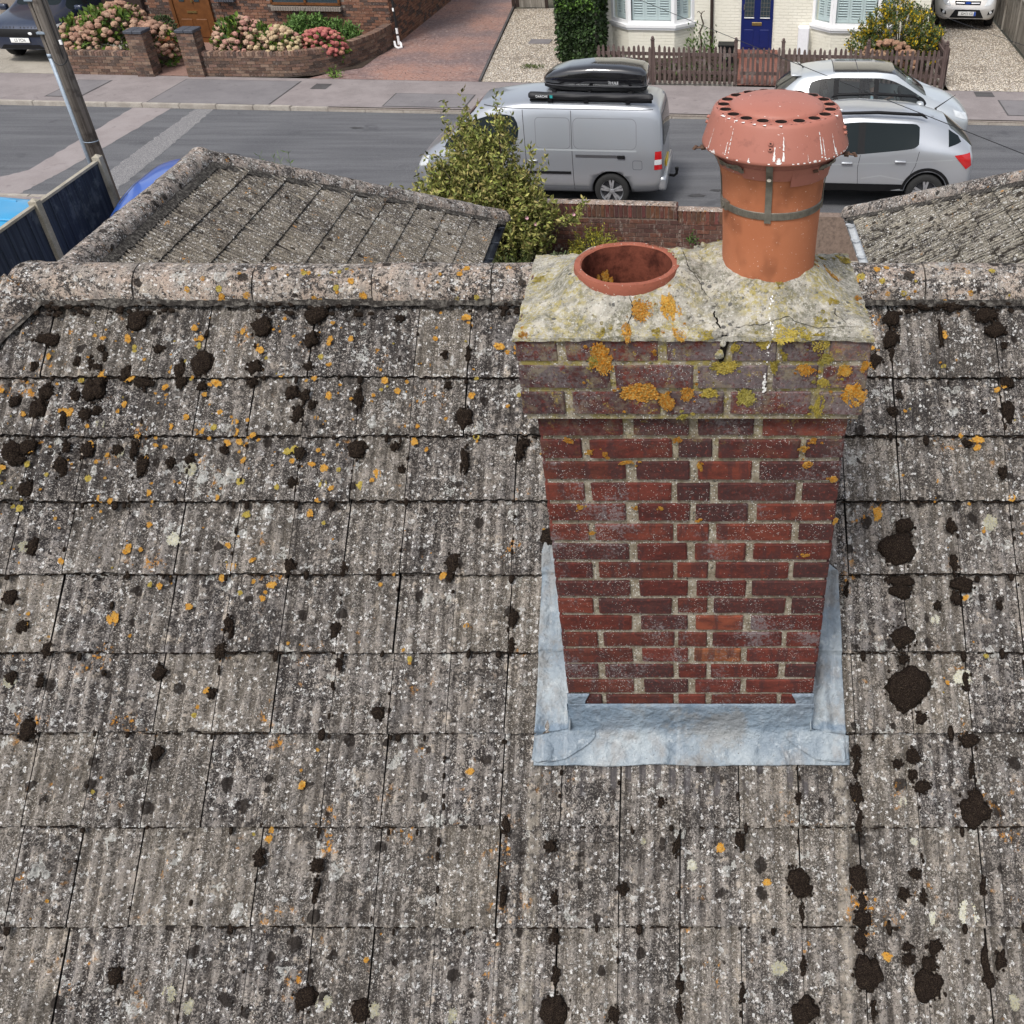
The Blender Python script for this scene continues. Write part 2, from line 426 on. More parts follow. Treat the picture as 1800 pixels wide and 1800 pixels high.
# lead
n = NT('lead_flashing', .58, .0, spec=.5)
c = n.mix(n.ss(n.noise(5.5, 4, .6), .32, .68), (.150, .188, .225), (.295, .33, .35))
c = n.mix(n.m('MULTIPLY', n.ss(n.noise(9, 4, .65, n.xf(n.P, (1, .6, .6)), off=6), .50, .66), .65), c, (.20, .19, .18))
c = n.mix(n.m('MULTIPLY', n.ss(n.noise(30, 5, .7, off=3), .55, .70), .45), c, (.50, .53, .54))
c = n.mix(n.m('MULTIPLY', n.ss(n.noise(1, 4, .6, n.xf(n.P, (26, 3, 3))), .56, .70), .35), c, (.50, .53, .55))
yy = n.sep(n.P)[1]
c = n.mix(n.m('MULTIPLY', n.ss(yy, 2.106, 2.122), n.m('MULTIPLY', n.ss(yy, 2.14, 2.13), .6)), c, (.105, .155, .215))
c = n.mix(n.m('MULTIPLY', n.ss(n.noise(4.2, 5, .7, off=22), .52, .64), .6), c, (.17, .16, .145))
c = n.mix(n.ss(n.noise(160, 2, .5, off=9), .71, .75), c, (.05, .05, .05))
M['lead'] = n.out(c, n.m('ADD', n.noise(34, 4), n.m('MULTIPLY', n.noise(11, 4), 2.6)), .8, .014)

# ground surfaces
n = NT('asphalt', .93, spec=.25)
c = n.mix(n.ss(n.noise(1, 4, .6, n.xf(n.P, (.25, 2.6, 1), rot=(0, 0, -AL))), .34, .68), (.060, .061, .068), (.102, .103, .110))
c = n.mix(n.ss(n.noise(75, 3, .8), .42, .62), c, n.mix(.5, c, (.21, .21, .215)))
c = n.mix(n.ss(n.noise(1.1, 4, .65, off=3), .60, .72), c, (.075, .076, .082))
M['asphalt'] = n.out(c, n.noise(150, 3, .8), .5, .006)
def ground(name, c1, c2, c3, s1=1.2, s2=90, bump=.4):
    n = NT(name, .93, spec=.2)
    c = n.mix(n.ss(n.noise(s1, 5, .65), .34, .66), c1, c2)
    c = n.mix(n.m('MULTIPLY', n.ss(n.noise(s2, 3, .7), .48, .66), .7), c, c3)
    c = n.mix(n.m('MULTIPLY', n.ss(n.noise(4, 5, .7, off=5), .58, .7), .5), c, tuple(x * .62 for x in c1))
    return n.out(c, n.noise(s2 * 1.5, 3, .8), bump, .006)
M['pave'] = ground('footway_asphalt', (.190, .165, .162), (.245, .215, .21), (.29, .26, .255))
M['pave_dark'] = ground('footway_repair', (.145, .135, .14), (.18, .168, .172), (.22, .21, .21))
M['pave_line'] = ground('repair_seam', (.06, .055, .055), (.09, .085, .085), (.1, .1, .1))
M['trench'] = ground('trench_repair', (.225, .195, .19), (.27, .24, .235), (.30, .27, .265))
n = NT('speckled_trench', .93, spec=.2)
M['speckle'] = n.out(n.mix(n.ss(n.noise(70, 4, .85), .46, .60), (.11, .11, .115), (.34, .325, .32)), n.noise(120, 3), .4, .006)
M['kerb'] = ground('kerb_concrete', (.30, .27, .235), (.40, .365, .32), (.22, .2, .175), 3, 60)
M['oil'] = ground('oil_stain', (.042, .041, .043), (.062, .061, .064), (.09, .09, .09), 6, 90)
M['conc'] = ground('driveway_concrete', (.24, .215, .18), (.33, .30, .255), (.42, .39, .33), .9, 45)
M['slab'] = ground('pale_paving', (.36, .34, .31), (.46, .44, .41), (.55, .53, .5), 2, 60)
M['soil'] = ground('garden_soil', (.028, .019, .014), (.05, .036, .027), (.09, .07, .055), 3, 30, 1.0)
M['earth'] = ground('open_ground', (.09, .085, .06), (.12, .11, .08), (.16, .15, .11), .4, 20)
n = NT('stamped_concrete', .8, spec=.3)
ln = n.vor(6.5, n.xf(n.P, (1, .8, 1)), 'DISTANCE_TO_EDGE')
c = n.mix(n.ss(n.noise(.5, 4, .6), .36, .64), (.155, .115, .115), (.29, .165, .13))
c = n.mix(n.ss(n.noise(14, 4, .7), .5, .68), c, (.32, .24, .215))
c = n.mix(n.ss(ln.outputs['Distance'], .035, .008), c, (.12, .075, .068))
M['stamped'] = n.out(c, n.m('ADD', n.ss(ln.outputs['Distance'], .0, .05), n.noise(40, 3)), .5, .012)
def gravel(name, a, b, c3, sc=36):
    n = NT(name, .9, spec=.2)
    v = n.vor(sc, n.P); r = n.sep(v.outputs['Color'])
    c = n.mix(r[0], a, b)
    c = n.mix(n.m('GREATER_THAN', r[1], .80), c, c3)
    c = n.mix(n.m('MULTIPLY', n.ss(v.outputs['Distance'], .38, .72), .8), c, tuple(x * .25 for x in a))
    c = n.mix(n.m('MULTIPLY', n.ss(n.noise(1.0, 4, .6), .50, .68), .55), c, tuple(x * .55 for x in a))
    return n.out(c, n.m('SUBTRACT', 1.0, v.outputs['Distance']), .9, .025)
M['gravel'] = gravel('gravel', (.29, .235, .18), (.55, .48, .39), (.72, .68, .62))
M['stone'] = flat('gravel_stone', (.52, .46, .38), .9, vary=.45, scale=14)
n = NT('block_paving', .9)
bt = n.n('ShaderNodeTexBrick'); n.L(n.xf(n.P, (1, 1, 1), rot=(0, 0, R(41))), bt.inputs['Vector'])
bt.inputs['Scale'].default_value = 5; bt.inputs['Color1'].default_value = (.20, .10, .075, 1); bt.inputs['Color2'].default_value = (.27, .15, .115, 1)
bt.inputs['Mortar'].default_value = (.07, .05, .045, 1); bt.inputs['Mortar Size'].default_value = .02
M['block'] = n.out(n.mix(n.m('MULTIPLY', n.noise(20, 4), .5), bt.outputs['Color'], (.3, .22, .19)), bt.outputs['Fac'], -.3, .006)
# street brick: per-brick colour stored on the mesh
n = NT('old_street_brick', .92, spec=.15)
c = n.attr()
c = n.mix(n.m('MULTIPLY', n.ss(n.noise(9, 5, .7), .5, .68), .55), c, (.075, .055, .045))
c = n.mix(n.m('MULTIPLY', n.ss(n.noise(30, 5, .75, off=3), .56, .66), .65), c, (.36, .31, .27))
M['sbrick'] = n.out(c, n.noise(60, 4), .4, .006)
n = NT('garden_wall_brick', .9, spec=.2)
c = n.mix(n.ss(n.noise(26, 4, .7), .4, .65), n.ocol(), n.mix(.6, n.ocol(), (.05, .03, .025)))
c = n.mix(n.m('MULTIPLY', n.ss(n.noise(13, 5, .75, n.xf(n.P, (1, 1, .35)), off=3), .55, .68), .6), c, (.34, .29, .25))
M['gbrick'] = n.out(c, n.noise(60, 4), .4, .006)
M['smortar'] = flat('street_mortar', (.21, .18, .155), .95, vary=.4, scale=30)
M['gmortar'] = flat('garden_wall_mortar', (.17, .125, .10), .95, vary=.5, scale=20)
M['orange_top'] = tile_mat('lichened_coping', (.42, .33, .26), (.23, .17, .14), dark=.1, orange=2.6, white=1.2, pink=.5, sc=.5, trough=0)
n = NT('painted_brick', .75, spec=.3)
bt = n.n('ShaderNodeTexBrick'); pp = n.sep(n.P)
n.L(n.comb(n.m('ADD', pp[0], pp[1]), pp[2], 0.0), bt.inputs['Vector'])
bt.inputs['Scale'].default_value = 4.44; bt.inputs['Mortar Size'].default_value = .025; bt.inputs['Brick Width'].default_value = 1.0
bt.inputs['Row Height'].default_value = .333; bt.inputs['Mortar Smooth'].default_value = .4
c = n.mix(n.noise(2.5, 4), (.66, .63, .52), (.78, .75, .66))
c = n.mix(n.m('MULTIPLY', n.ss(n.noise(7, 5, .7, n.xf(n.P, (1, 1, .4))), .56, .7), .3), c, (.5, .47, .38))
M['wwall'] = n.out(c, n.m('ADD', n.m('MULTIPLY', bt.outputs['Fac'], -1.0), n.m('MULTIPLY', n.noise(18, 3), .5)), .8, .012)
M['upvc'] = flat('white_frame', (.80, .80, .80), .35, vary=.03)
M['shut'] = flat('pale_shutter', (.66, .71, .71), .5, vary=.05)
def glass(name, tint=.8, col=(.9, .95, .95)):
    n = NT(name)
    tr = n.n('ShaderNodeBsdfTransparent'); tr.inputs[0].default_value = (*[c * tint for c in col], 1)
    gl = n.n('ShaderNodeBsdfGlossy'); gl.inputs['Roughness'].default_value = .02
    lw = n.n('ShaderNodeLayerWeight'); lw.inputs['Blend'].default_value = .5
    fr_ = n.m('ADD', .045, n.m('MULTIPLY', n.m('POWER', lw.outputs['Facing'], 4.0), .6))
    mx = n.n('ShaderNodeMixShader')
    n.L(fr_, mx.inputs[0]); n.L(tr.outputs[0], mx.inputs[1]); n.L(gl.outputs[0], mx.inputs[2])
    n.t.links.new(mx.outputs[0], n.t.nodes['Material Output'].inputs[0])
    return n.mat
M['glass'] = glass('window_glass', .92)
M['carglass_clear'] = glass('clear_car_glass', .74, (.86, .95, .94))
M['carglass'] = flat('tinted_car_glass', (.012, .017, .019), .05, spec=.10, vary=0)
M['blue_door'] = flat('navy_gloss_door', (.008, .016, .10), .3, vary=.15, scale=6)
M['leaded'] = flat('leaded_glazing', (.035, .05, .06), .15, vary=.6, scale=40)
M['brass'] = flat('brass', (.35, .25, .10), .35, .8, vary=.2)
M['oak'] = flat('varnished_oak', (.13, .050, .016), .4, vary=.35, scale=7)
M['brown_dark'] = flat('dark_brown_timber', (.03, .018, .014), .6, vary=.3)
def wood(name, a, b, c3, rough=.9, stretch=(30, 30, 2)):
    n = NT(name, rough, spec=.15)
    c = n.mix(n.ss(n.noise(1, 4, .65, n.xf(n.P, stretch)), .32, .68), a, b)
    c = n.mix(n.m('MULTIPLY', n.ss(n.noise(3.5, 5, .7, off=4), .52, .66), .65), c, c3)
    return n.out(c, n.noise(1, 4, .7, n.xf(n.P, tuple(x * 2 for x in stretch))), .35, .006)
M['picket'] = wood('weathered_brown_picket', (.075, .050, .046), (.135, .10, .09), (.21, .18, .165))
M['greyfence'] = wood('grey_weathered_boards', (.15, .135, .115), (.31, .285, .25), (.09, .075, .06), stretch=(14, 14, 1))
M['navyfence'] = wood('navy_stained_boards', (.017, .022, .036), (.042, .052, .075), (.095, .11, .135), .7, (16, 16, .7))
M['concpost'] = ground('concrete_post', (.25, .225, .18), (.35, .32, .265), (.42, .38, .3), 4, 60)
M['pole'] = wood('tarred_pole_timber', (.10, .085, .072), (.225, .20, .175), (.055, .045, .04), stretch=(26, 26, .8))
M['conduit'] = flat('grey_blue_conduit', (.26, .31, .37), .5, .2, vary=.2)
M['cable'] = flat('black_cable', (.012, .012, .013), .5, vary=0)
def paint(name, col, metal=.55, rough=.34, dust=.10):
    n = NT(name, rough, metal, col, .5)
    n.b.inputs['Coat Weight'].default_value = .8; n.b.inputs['Coat Roughness'].default_value = .06
    f = n.m('MULTIPLY', n.ss(n.noise(2.5, 4, .6), .42, .7), dust)
    c = n.mix(f, col, (.36, .34, .31))
    lo = n.ss(n.sep(n.P)[2], .75, .2, 0, .35)
    c = n.mix(n.m('MULTIPLY', lo, n.noise(6, 4, .7)), c, (.20, .185, .165))
    return n.out(c)
M['p_van'] = paint('silver_van_paint', (.36, .38, .41), .55)
M['p_silver'] = paint('silver_car_paint', (.41, .43, .46), .5)
M['p_white'] = paint('pale_silver_paint', (.47, .50, .52), .4)
M['p_champ'] = paint('champagne_paint', (.52, .50, .47), .4)
M['p_navy'] = paint('navy_paint', (.012, .022, .050), .3, .3, .03)
M['p_blue'] = paint('bright_blue_paint', (.035, .12, .48), .3)
M['p_cover'] = paint('turquoise_cover', (.015, .26, .50), 0, .7)
M['blackplastic'] = flat('black_plastic', (.012, .012, .013), .5, spec=.12, vary=.2)
M['boxgloss'] = flat('gloss_black_shell', (.010, .010, .012), .12, spec=.6, coat=.8, vary=0)
M['pvc'] = flat('black_bag_fabric', (.012, .012, .014), .6, vary=.3, scale=9)
M['tyre'] = flat('tyre_rubber', (.018, .018, .018), .85, vary=.2)
M['alloy'] = flat('alloy_rim', (.45, .46, .48), .35, .7, vary=.1)
M['chrome'] = flat('chrome', (.7, .7, .7), .12, 1, vary=0)
M['red_lens'] = flat('red_lens', (.42, .012, .015), .2, coat=.5, vary=.2)
M['clear_lens'] = flat('clear_lens', (.55, .57, .58), .15, coat=.6, vary=.25, scale=9)
M['plate_w'] = flat('white_plate', (.80, .80, .78), .4, vary=0)
M['plate_y'] = flat('yellow_plate', (.75, .50, .03), .4, vary=0)
M['ink'] = flat('plate_ink', (.015, .015, .018), .6, vary=0)
M['gap'] = flat('panel_gap', (.05, .05, .055), .8, vary=0)
M['euroblue'] = flat('plate_blue', (.01, .06, .35), .5, vary=0)
M['logo'] = flat('white_print', (.75, .76, .77), .5, vary=0)
M['teal'] = flat('teal_print', (.03, .30, .30), .5, vary=0)
M['gutter_b'] = flat('black_gutter', (.014, .017, .024), .35, vary=.3)
M['gutter_w'] = flat('grey_white_gutter', (.46, .48, .50), .4, vary=.25)
n = NT('leaf', .6, spec=.3); M['leaf'] = n.out(n.attr()); n.b.inputs['Transmission Weight'].default_value = 0
M['petal'] = flat('petal', (.5, .3, .25), .8)
n = NT('hydrangea_petal', .8, spec=.1)
M['hyd'] = n.out(n.mix(n.ss(n.noise(60, 3, .7), .35, .65), n.mix(.55, n.ocol(), (.12, .06, .04)), n.ocol()), n.noise(70, 2), .7, .02)
M['bark'] = wood('bark', (.05, .038, .028), (.10, .08, .06), (.03, .025, .02))
M['plant_pot'] = flat('orange_plant_pot', (.34, .12, .05), .8, vary=.2)
M['wwhite'] = flat('white_masonry_paint', (.76, .76, .78), .6, vary=.06)
M['slate'] = flat('blue_black_cap', (.055, .06, .075), .6, vary=.3)
M['skin'] = flat('skin', (.55, .32, .24), .6, vary=.06)
M['shirt'] = flat('pale_blue_shirt', (.40, .52, .60), .8, vary=.1)
M['hair'] = flat('grey_hair', (.25, .22, .19), .8, vary=.2)
M['seat'] = flat('dark_seat_cloth', (.03, .03, .032), .9, vary=.2)
M['dark_cloth'] = flat('dark_trousers', (.02, .022, .03), .9, vary=.2)
M['render'] = flat('house_render', (.45, .42, .37), .9, vary=.1)
# positions on the rear slope: x, y, half width, half height (m)
MOSS= [(-2.08,3.34,0.039,0.042),(-1.6,3.32,0.039,0.039),(-1.61,3.19,0.028,0.028),(-1.81,3.2,0.045,0.051),(-1.89,3.18,0.027,0.033),(-2.09,3.17,0.024,0.03),(-2.28,3.21,0.015,0.018),(-2.2,3.19,0.015,0.018),(-2.18,3.22,0.009,0.018),(-2.23,3.2,0.009,0.027),(-2.41,3.28,0.045,0.027),(-2.44,3.19,0.015,0.015),(-2.49,3.08,0.021,0.021),(-2.4,3.06,0.032,0.041),(-2.2,3.12,0.044,0.05),(-2.22,3.04,0.023,0.026),(-2.18,3.05,0.015,0.018),(-2.27,3.1,0.015,0.024),(-2.3,3.02,0.012,0.032),(-2.38,3.11,0.024,0.035),(-2.02,3.14,0.041,0.018),(-1.88,3.14,0.024,0.018),(-1.8,3.13,0.018,0.018),(-1.61,3.14,0.018,0.018),(-1.98,3.25,0.021,0.018),(-2.2,3.25,0.012,0.012),(-2.41,2.94,0.032,0.029),(-2.27,2.94,0.012,0.023),(-2.19,2.93,0.026,0.029),(-2.08,2.93,0.02,0.015),(-1.98,2.88,0.023,0.038),(-2.28,2.88,0.023,0.043),(-1.88,2.89,0.017,0.017),(-1.69,2.93,0.015,0.015),(-2.02,2.93,0.012,0.035),(-2.47,2.92,0.035,0.052),(-2.43,2.9,0.017,0.017),(-1.81,2.9,0.015,0.02),(-2.39,2.81,0.032,0.032),(-1.4,3.36,0.048,0.033),(-1.41,3.28,0.027,0.033),(-1.41,3.19,0.018,0.018),(-1.46,3.11,0.027,0.027),(-1.41,3.1,0.018,0.018),(-1.38,3.07,0.016,0.016),(-1.43,3.04,0.021,0.032),(-1.41,2.92,0.02,0.023),(-1.2,2.93,0.035,0.035),(-1.21,3.08,0.018,0.026),(-1.21,3.11,0.009,0.021),(-0.81,3.03,0.032,0.044),(-0.8,2.9,0.015,0.049),(-0.81,3.23,0.009,0.036),(-0.6,2.93,0.015,0.041),(-0.58,2.95,0.017,0.015),(-1.06,2.94,0.017,0.015),(-1.03,2.87,0.014,0.012),(-1.42,2.83,0.017,0.017),(-0.9,3.23,0.012,0.012),(-1.08,3.35,0.021,0.012),(-0.88,3.13,0.012,0.012),(0.79,3.28,0.029,0.04),(0.8,3.35,0.032,0.035),(0.79,3.23,0.009,0.026),(0.73,3.21,0.023,0.031),(0.98,3.3,0.009,0.058),(1.16,3.36,0.043,0.032),(1.19,3.31,0.043,0.029),(1.02,3.39,0.058,0.015),(0.91,3.39,0.044,0.015),(0.78,3.05,0.017,0.021),(0.81,3.1,0.011,0.014),(1.21,3.05,0.025,0.045),(1.22,3.14,0.023,0.023),(1.17,2.86,0.017,0.022),(1.05,2.95,0.017,0.014),(1.12,3.05,0.011,0.008),(1.22,3.26,0.011,0.011),(0.77,2.63,0.071,0.059),(0.8,2.7,0.034,0.031),(0.97,2.7,0.017,0.029),(0.97,2.59,0.014,0.031),(0.78,2.54,0.051,0.022),(0.77,2.51,0.042,0.028),(0.99,2.53,0.042,0.031),(0.97,2.49,0.017,0.025),(0.77,2.38,0.047,0.039),(0.78,2.24,0.082,0.074),(0.82,2.16,0.022,0.022),(0.9,2.47,0.014,0.014),(0.77,2.32,0.017,0.017),(0.98,2.26,0.011,0.033),(0.58,2.51,0.008,0.017),(0.59,2.07,0.013,0.016),(0.59,2.03,0.011,0.029),(0.58,1.97,0.019,0.021),(0.79,2.06,0.016,0.022),(0.73,2.04,0.016,0.016),(0.78,2.01,0.016,0.019),(0.81,1.98,0.029,0.021),(0.98,2.1,0.032,0.024),(0.98,2.02,0.008,0.029),(1.12,2.47,0.011,0.014),(0.98,1.96,0.016,0.016),(0.59,1.96,0.017,0.034),(0.59,1.89,0.012,0.039),(0.59,2.07,0.015,0.02),(0.78,2.06,0.02,0.025),(0.98,1.92,0.054,0.058),(0.19,1.84,0.017,0.029),(-0.02,1.83,0.01,0.034),(0.38,1.74,0.038,0.048),(0.41,1.72,0.019,0.024),(0.58,1.75,0.031,0.043),(0.59,1.69,0.012,0.029),(0.59,1.65,0.028,0.033),(0.39,1.66,0.009,0.028),(0.58,1.6,0.019,0.028),(0.6,1.52,0.045,0.059),(0.8,1.54,0.023,0.028),(0.82,1.58,0.021,0.024),(0.79,1.49,0.049,0.051),(0.73,1.55,0.019,0.019),(0.73,1.58,0.017,0.012),(0.73,1.71,0.019,0.022),(0.77,1.76,0.019,0.017),(0.79,1.7,0.01,0.024),(0.99,1.73,0.01,0.033),(0.98,1.54,0.014,0.052),(0.99,1.5,0.019,0.023),(1.03,1.55,0.016,0.033),(0.39,1.43,0.049,0.042),(-0.41,1.43,0.049,0.051),(-0.41,1.51,0.012,0.028),(-0.22,1.42,0.019,0.028),(-0.2,1.72,0.019,0.019),(-0.42,1.7,0.012,0.019),(-0.01,1.49,0.014,0.019),(-0.01,1.43,0.012,0.033),(0.39,1.54,0.009,0.023),(0.19,1.47,0.009,0.028),(-0.07,1.94,0.014,0.014),(0.39,1.95,0.01,0.02),(-0.59,1.7,0.012,0.029),(0.61,1.43,0.009,0.028),(-2.24,2.13,0.029,0.039),(-2.33,2.27,0.02,0.02),(-1.83,1.51,0.023,0.027),(-1.21,1.46,0.036,0.036),(-1.03,1.43,0.032,0.036),(-2.32,2.41,0.02,0.025),(-2.33,2.64,0.02,0.031)]
LICH_TOP= [(-0.1,2.141,0.026,0.029,0),(-0.03,2.158,0.024,0.046,0),(-0.009,2.069,0.015,0.028,0),(-0.136,2.053,0.01,0.028,0),(-0.2,2.035,0.01,0.011,1),(0.057,2.058,0.02,0.022,1),(0.246,2.058,0.028,0.028,1),(0.297,2.058,0.015,0.022,1),(0.278,2.314,0.022,0.024,0),(0.327,2.352,0.014,0.018,0),(0.384,2.365,0.025,0.031,0),(0.121,2.392,0.011,0.016,1),(0.374,2.473,0.012,0.019,1),(0.443,2.516,0.018,0.026,1),(0.332,2.146,0.01,0.023,1),(0.377,2.216,0.011,0.012,1),(0.448,2.283,0.008,0.018,0),(-0.383,2.405,0.014,0.019,1),(-0.387,2.032,0.01,0.014,0),(0.235,2.222,0.008,0.012,1),(-0.065,2.069,0.008,0.014,1),(0.31,2.473,0.009,0.013,1)]
LICH_FRONT= [(-0.202,5.618,0.029,0.041,0),(-0.221,5.612,0.011,0.016,1),(0.108,5.594,0.029,0.019,1),(0.127,5.648,0.01,0.013,1),(0.2,5.66,0.016,0.016,1),(0.333,5.666,0.021,0.025,1),(0.351,5.615,0.016,0.016,1),(0.225,5.594,0.008,0.019,1),(0.303,5.588,0.019,0.016,0),(0.401,5.585,0.019,0.016,0),(0.451,5.597,0.009,0.019,0),(0.351,5.551,0.013,0.013,1),(0.431,5.514,0.03,0.033,0),(0.159,5.507,0.025,0.023,1),(-0.107,5.52,0.054,0.029,0),(-0.042,5.495,0.019,0.026,0),(0.012,5.517,0.016,0.023,0),(0.067,5.52,0.019,0.016,1),(0.346,5.482,0.014,0.03,1),(-0.001,5.449,0.014,0.007,1),(0.25,5.624,0.007,0.008,1),(-0.069,5.639,0.004,0.005,0),(0.081,5.6,0.008,0.01,1),(-0.303,5.355,0.014,0.007,0),(-0.209,5.311,0.007,0.008,0),(0.347,5.355,0.01,0.01,0),(0.337,5.277,0.014,0.01,0),(-0.154,5.284,0.02,0.005,0),(0.412,5.228,0.011,0.01,0),(-0.285,5.13,0.009,0.007,0),(-0.06,5.126,0.006,0.005,0),(0.432,5.081,0.006,0.014,0),(-0.25,5.318,0.007,0.008,0),(0.324,5.331,0.007,0.008,0),(0.046,5.27,0.006,0.014,0),(-0.261,5.035,0.009,0.005,0),(-0.01,5.355,0.008,0.005,0),(-0.133,5.125,0.007,0.004,0),(0.359,4.952,0.011,0.004,0),(0.045,5.081,0.004,0.004,0)]
# ================================================================= the house
TAN = .7599; PHI = math.atan(TAN)
def zroof(y): return 5.03 + TAN * (y - 3.27)
RIDGE_Y = 3.505
house = thing('bungalow', 'bungalow with lichen covered concrete tile roof under the brick chimney', 'house', (0, 6, 0))
w = MB()
w.box(1.2, 3.3, 1.2, 10.4, 6.4, 2.4)
w.box(-4.25, 8.6, 1.25, 3.9, 4.1, 2.5); w.box(4.2, 8.6, 1.25, 3.9, 4.1, 2.5)
w.build('wall', [M['render']], house)
# bare roof deck below the tiles (main pitched roof with hipped ends)
XL, XR = -2.50, 12.0            # ridge ends
d = .05
def deck():
    b = MB()
    r0, e = zroof(RIDGE_Y) - d - .03, 2.25
    run = (r0 - e) / TAN
    A = (XL, RIDGE_Y, r0); B = (XR, RIDGE_Y, r0)
    y0, y1 = RIDGE_Y - run, RIDGE_Y + run
    xl = XL - run
    b.add([A, B, (XR, y0, e), (xl, y0, e), (XR, y1, e), (xl, y1, e)], [(3, 2, 1, 0), (0, 1, 4, 5), (3, 0, 5), (2, 4, 1)])
    b.add([(xl, y0, e - .04), (XR, y0, e - .04), (XR, y1, e - .04), (xl, y1, e - .04)], [(3, 2, 1, 0)])
    return b
roof = deck().build('roof', [M['under']], house)

# one tile: shallow ribs, nose lifted on the course below
TW, TL, TT = .1966, .40, .019
def tile_mesh(name, mat, seed, ribs=4.0, amp=.0070, nx=20, clip=None, length=TL, lift=.036):
    r = random.Random(seed)
    b = MB(); ys = (0.0, .012, length)
    top, bot = [], []
    js = [r.uniform(-.0022, .0022) for _ in range(nx + 1)]
    for y in ys:
        for i in range(nx + 1):
            x = -TW / 2 + TW * i / nx
            wv = amp * math.cos(2 * math.pi * ribs * (i / nx)) * (1 if abs(i / nx - .5) < .49 else .2)
            z = lift * (1 - y / .43) + wv - (.0035 if y == 0 else 0)
            yy = y + (js[i] if y < .02 else 0)
            top.append((x, yy, z)); bot.append((x, yy, z - TT + (.0035 if y == 0 else 0)))
    n = nx + 1
    b.add(top + bot, [])
    T = lambda j, i: j * n + i
    U = lambda j, i: 3 * n + j * n + i
    for j in range(2):
        for i in range(nx): b.f.append((T(j, i), T(j, i + 1), T(j + 1, i + 1), T(j + 1, i))); b.m.append(0); b.c.append(None)
    for i in range(nx): b.f.append((U(0, i), U(0, i + 1), T(0, i + 1), T(0, i))); b.m.append(1); b.c.append(None)
    for i in range(nx): b.f.append((U(2, i), U(2, i + 1), U(0, i + 1), U(0, i))); b.m.append(1); b.c.append(None)
    for s, i in ((0, 0), (1, nx)):
        for j in range(2):
            q = (T(j, i), T(j + 1, i), U(j + 1, i), U(j, i)); b.f.append(q if s == 0 else q[::-1]); b.m.append(1); b.c.append(None)
    return b.mesh(name, [mat, M['nose']])
TILES = [tile_mesh('roof_tile', M['tile'], k) for k in range(5)]
def clipped(me, Mw, planes, name='roof_tile'):
    """copy of mesh cut by world-space planes (point, normal): the side the normal points to is removed"""
    bm = bmesh.new(); bm.from_mesh(me); bm.transform(Mw)
    for co_, no_ in planes:
        bmesh.ops.bisect_plane(bm, geom=list(bm.verts) + list(bm.edges) + list(bm.faces), plane_co=co_, plane_no=no_, clear_outer=True)
    if len(bm.faces) < 3: bm.free(); return None
    bm.transform(Mw.inverted())
    m2 = bpy.data.meshes.new(name); bm.to_mesh(m2); bm.free()
    for mt in me.materials: m2.materials.append(mt)
    return m2
def frame(origin, across, up, nor):
    return Matrix(((across[0], up[0], nor[0], origin[0]), (across[1], up[1], nor[1], origin[1]), (across[2], up[2], nor[2], origin[2]), (0, 0, 0, 1)))
upv = Vector((0, math.cos(PHI), math.sin(PHI))); nov = Vector((0, -math.sin(PHI), math.cos(PHI))); acv = Vector((1, 0, 0))
ROWS = [3.16, 2.974, 2.775, 2.561, 2.34, 2.122, 1.878, 1.63, 1.385]
spare = []
for ri, y in enumerate(ROWS + [1.14, .89, .64]):
    for k in range(-17, 13):
        x = -.01 + .2 * k + .1 + rng.uniform(-.0016, .0016)
        dy = rng.uniform(-.004, .004) + (-.006 if ri == 6 and -3 <= k <= 1 else 0)
        if ri == 6 and k == -2: dy -= .035
        yy = y + dy
        if x < XL - (RIDGE_Y - (yy)) - .35: continue
        if -.30 < x < .33 and 2.16 < yy < 2.30: continue
        org = Vector((x, yy, zroof(yy))) - nov * (.036 - rng.uniform(-.002, .002))
        Mt = frame(org, acv, upv, nov) @ Matrix.Rotation(R(rng.uniform(-.45, .45)), 4, 'Z') @ Matrix.Rotation(R(rng.uniform(-.3, .3)), 4, 'X') @ Matrix.Rotation(R(rng.uniform(-.5, .5)), 4, 'Y')
        me = TILES[rng.randrange(5)]
        if ri == 0 or x < XL - (RIDGE_Y - yy) + .75:
            me = clipped(me, Mt, [(Vector((0, RIDGE_Y - .02, 0)), Vector((0, 1, 0))), (Vector((XL, RIDGE_Y, 0)), Vector((-1, 1, 0)))])
            if me is None: continue
        seen = -2.75 < x < 1.45 and ri < 9 and not (ri == 8 and x < -2.45)
        if seen: place('roof_tile', me, roof, Mt)
        else: spare.append((me, Mt))
def joined(lst, name, parent, mats, kind='stuff'):
    vs, fs, mi = [], [], []
    for me, Mt in lst:
        n0 = len(vs); mi += [min(p.material_index, len(mats) - 1) for p in me.polygons]
        vs += [tuple(Mt @ v.co) for v in me.vertices]
        fs += [tuple(i + n0 for i in p.vertices) for p in me.polygons]
    b = MB(); b.add(vs, fs); b.m = mi
    return tag(b.build(name, mats, parent), kind=kind)
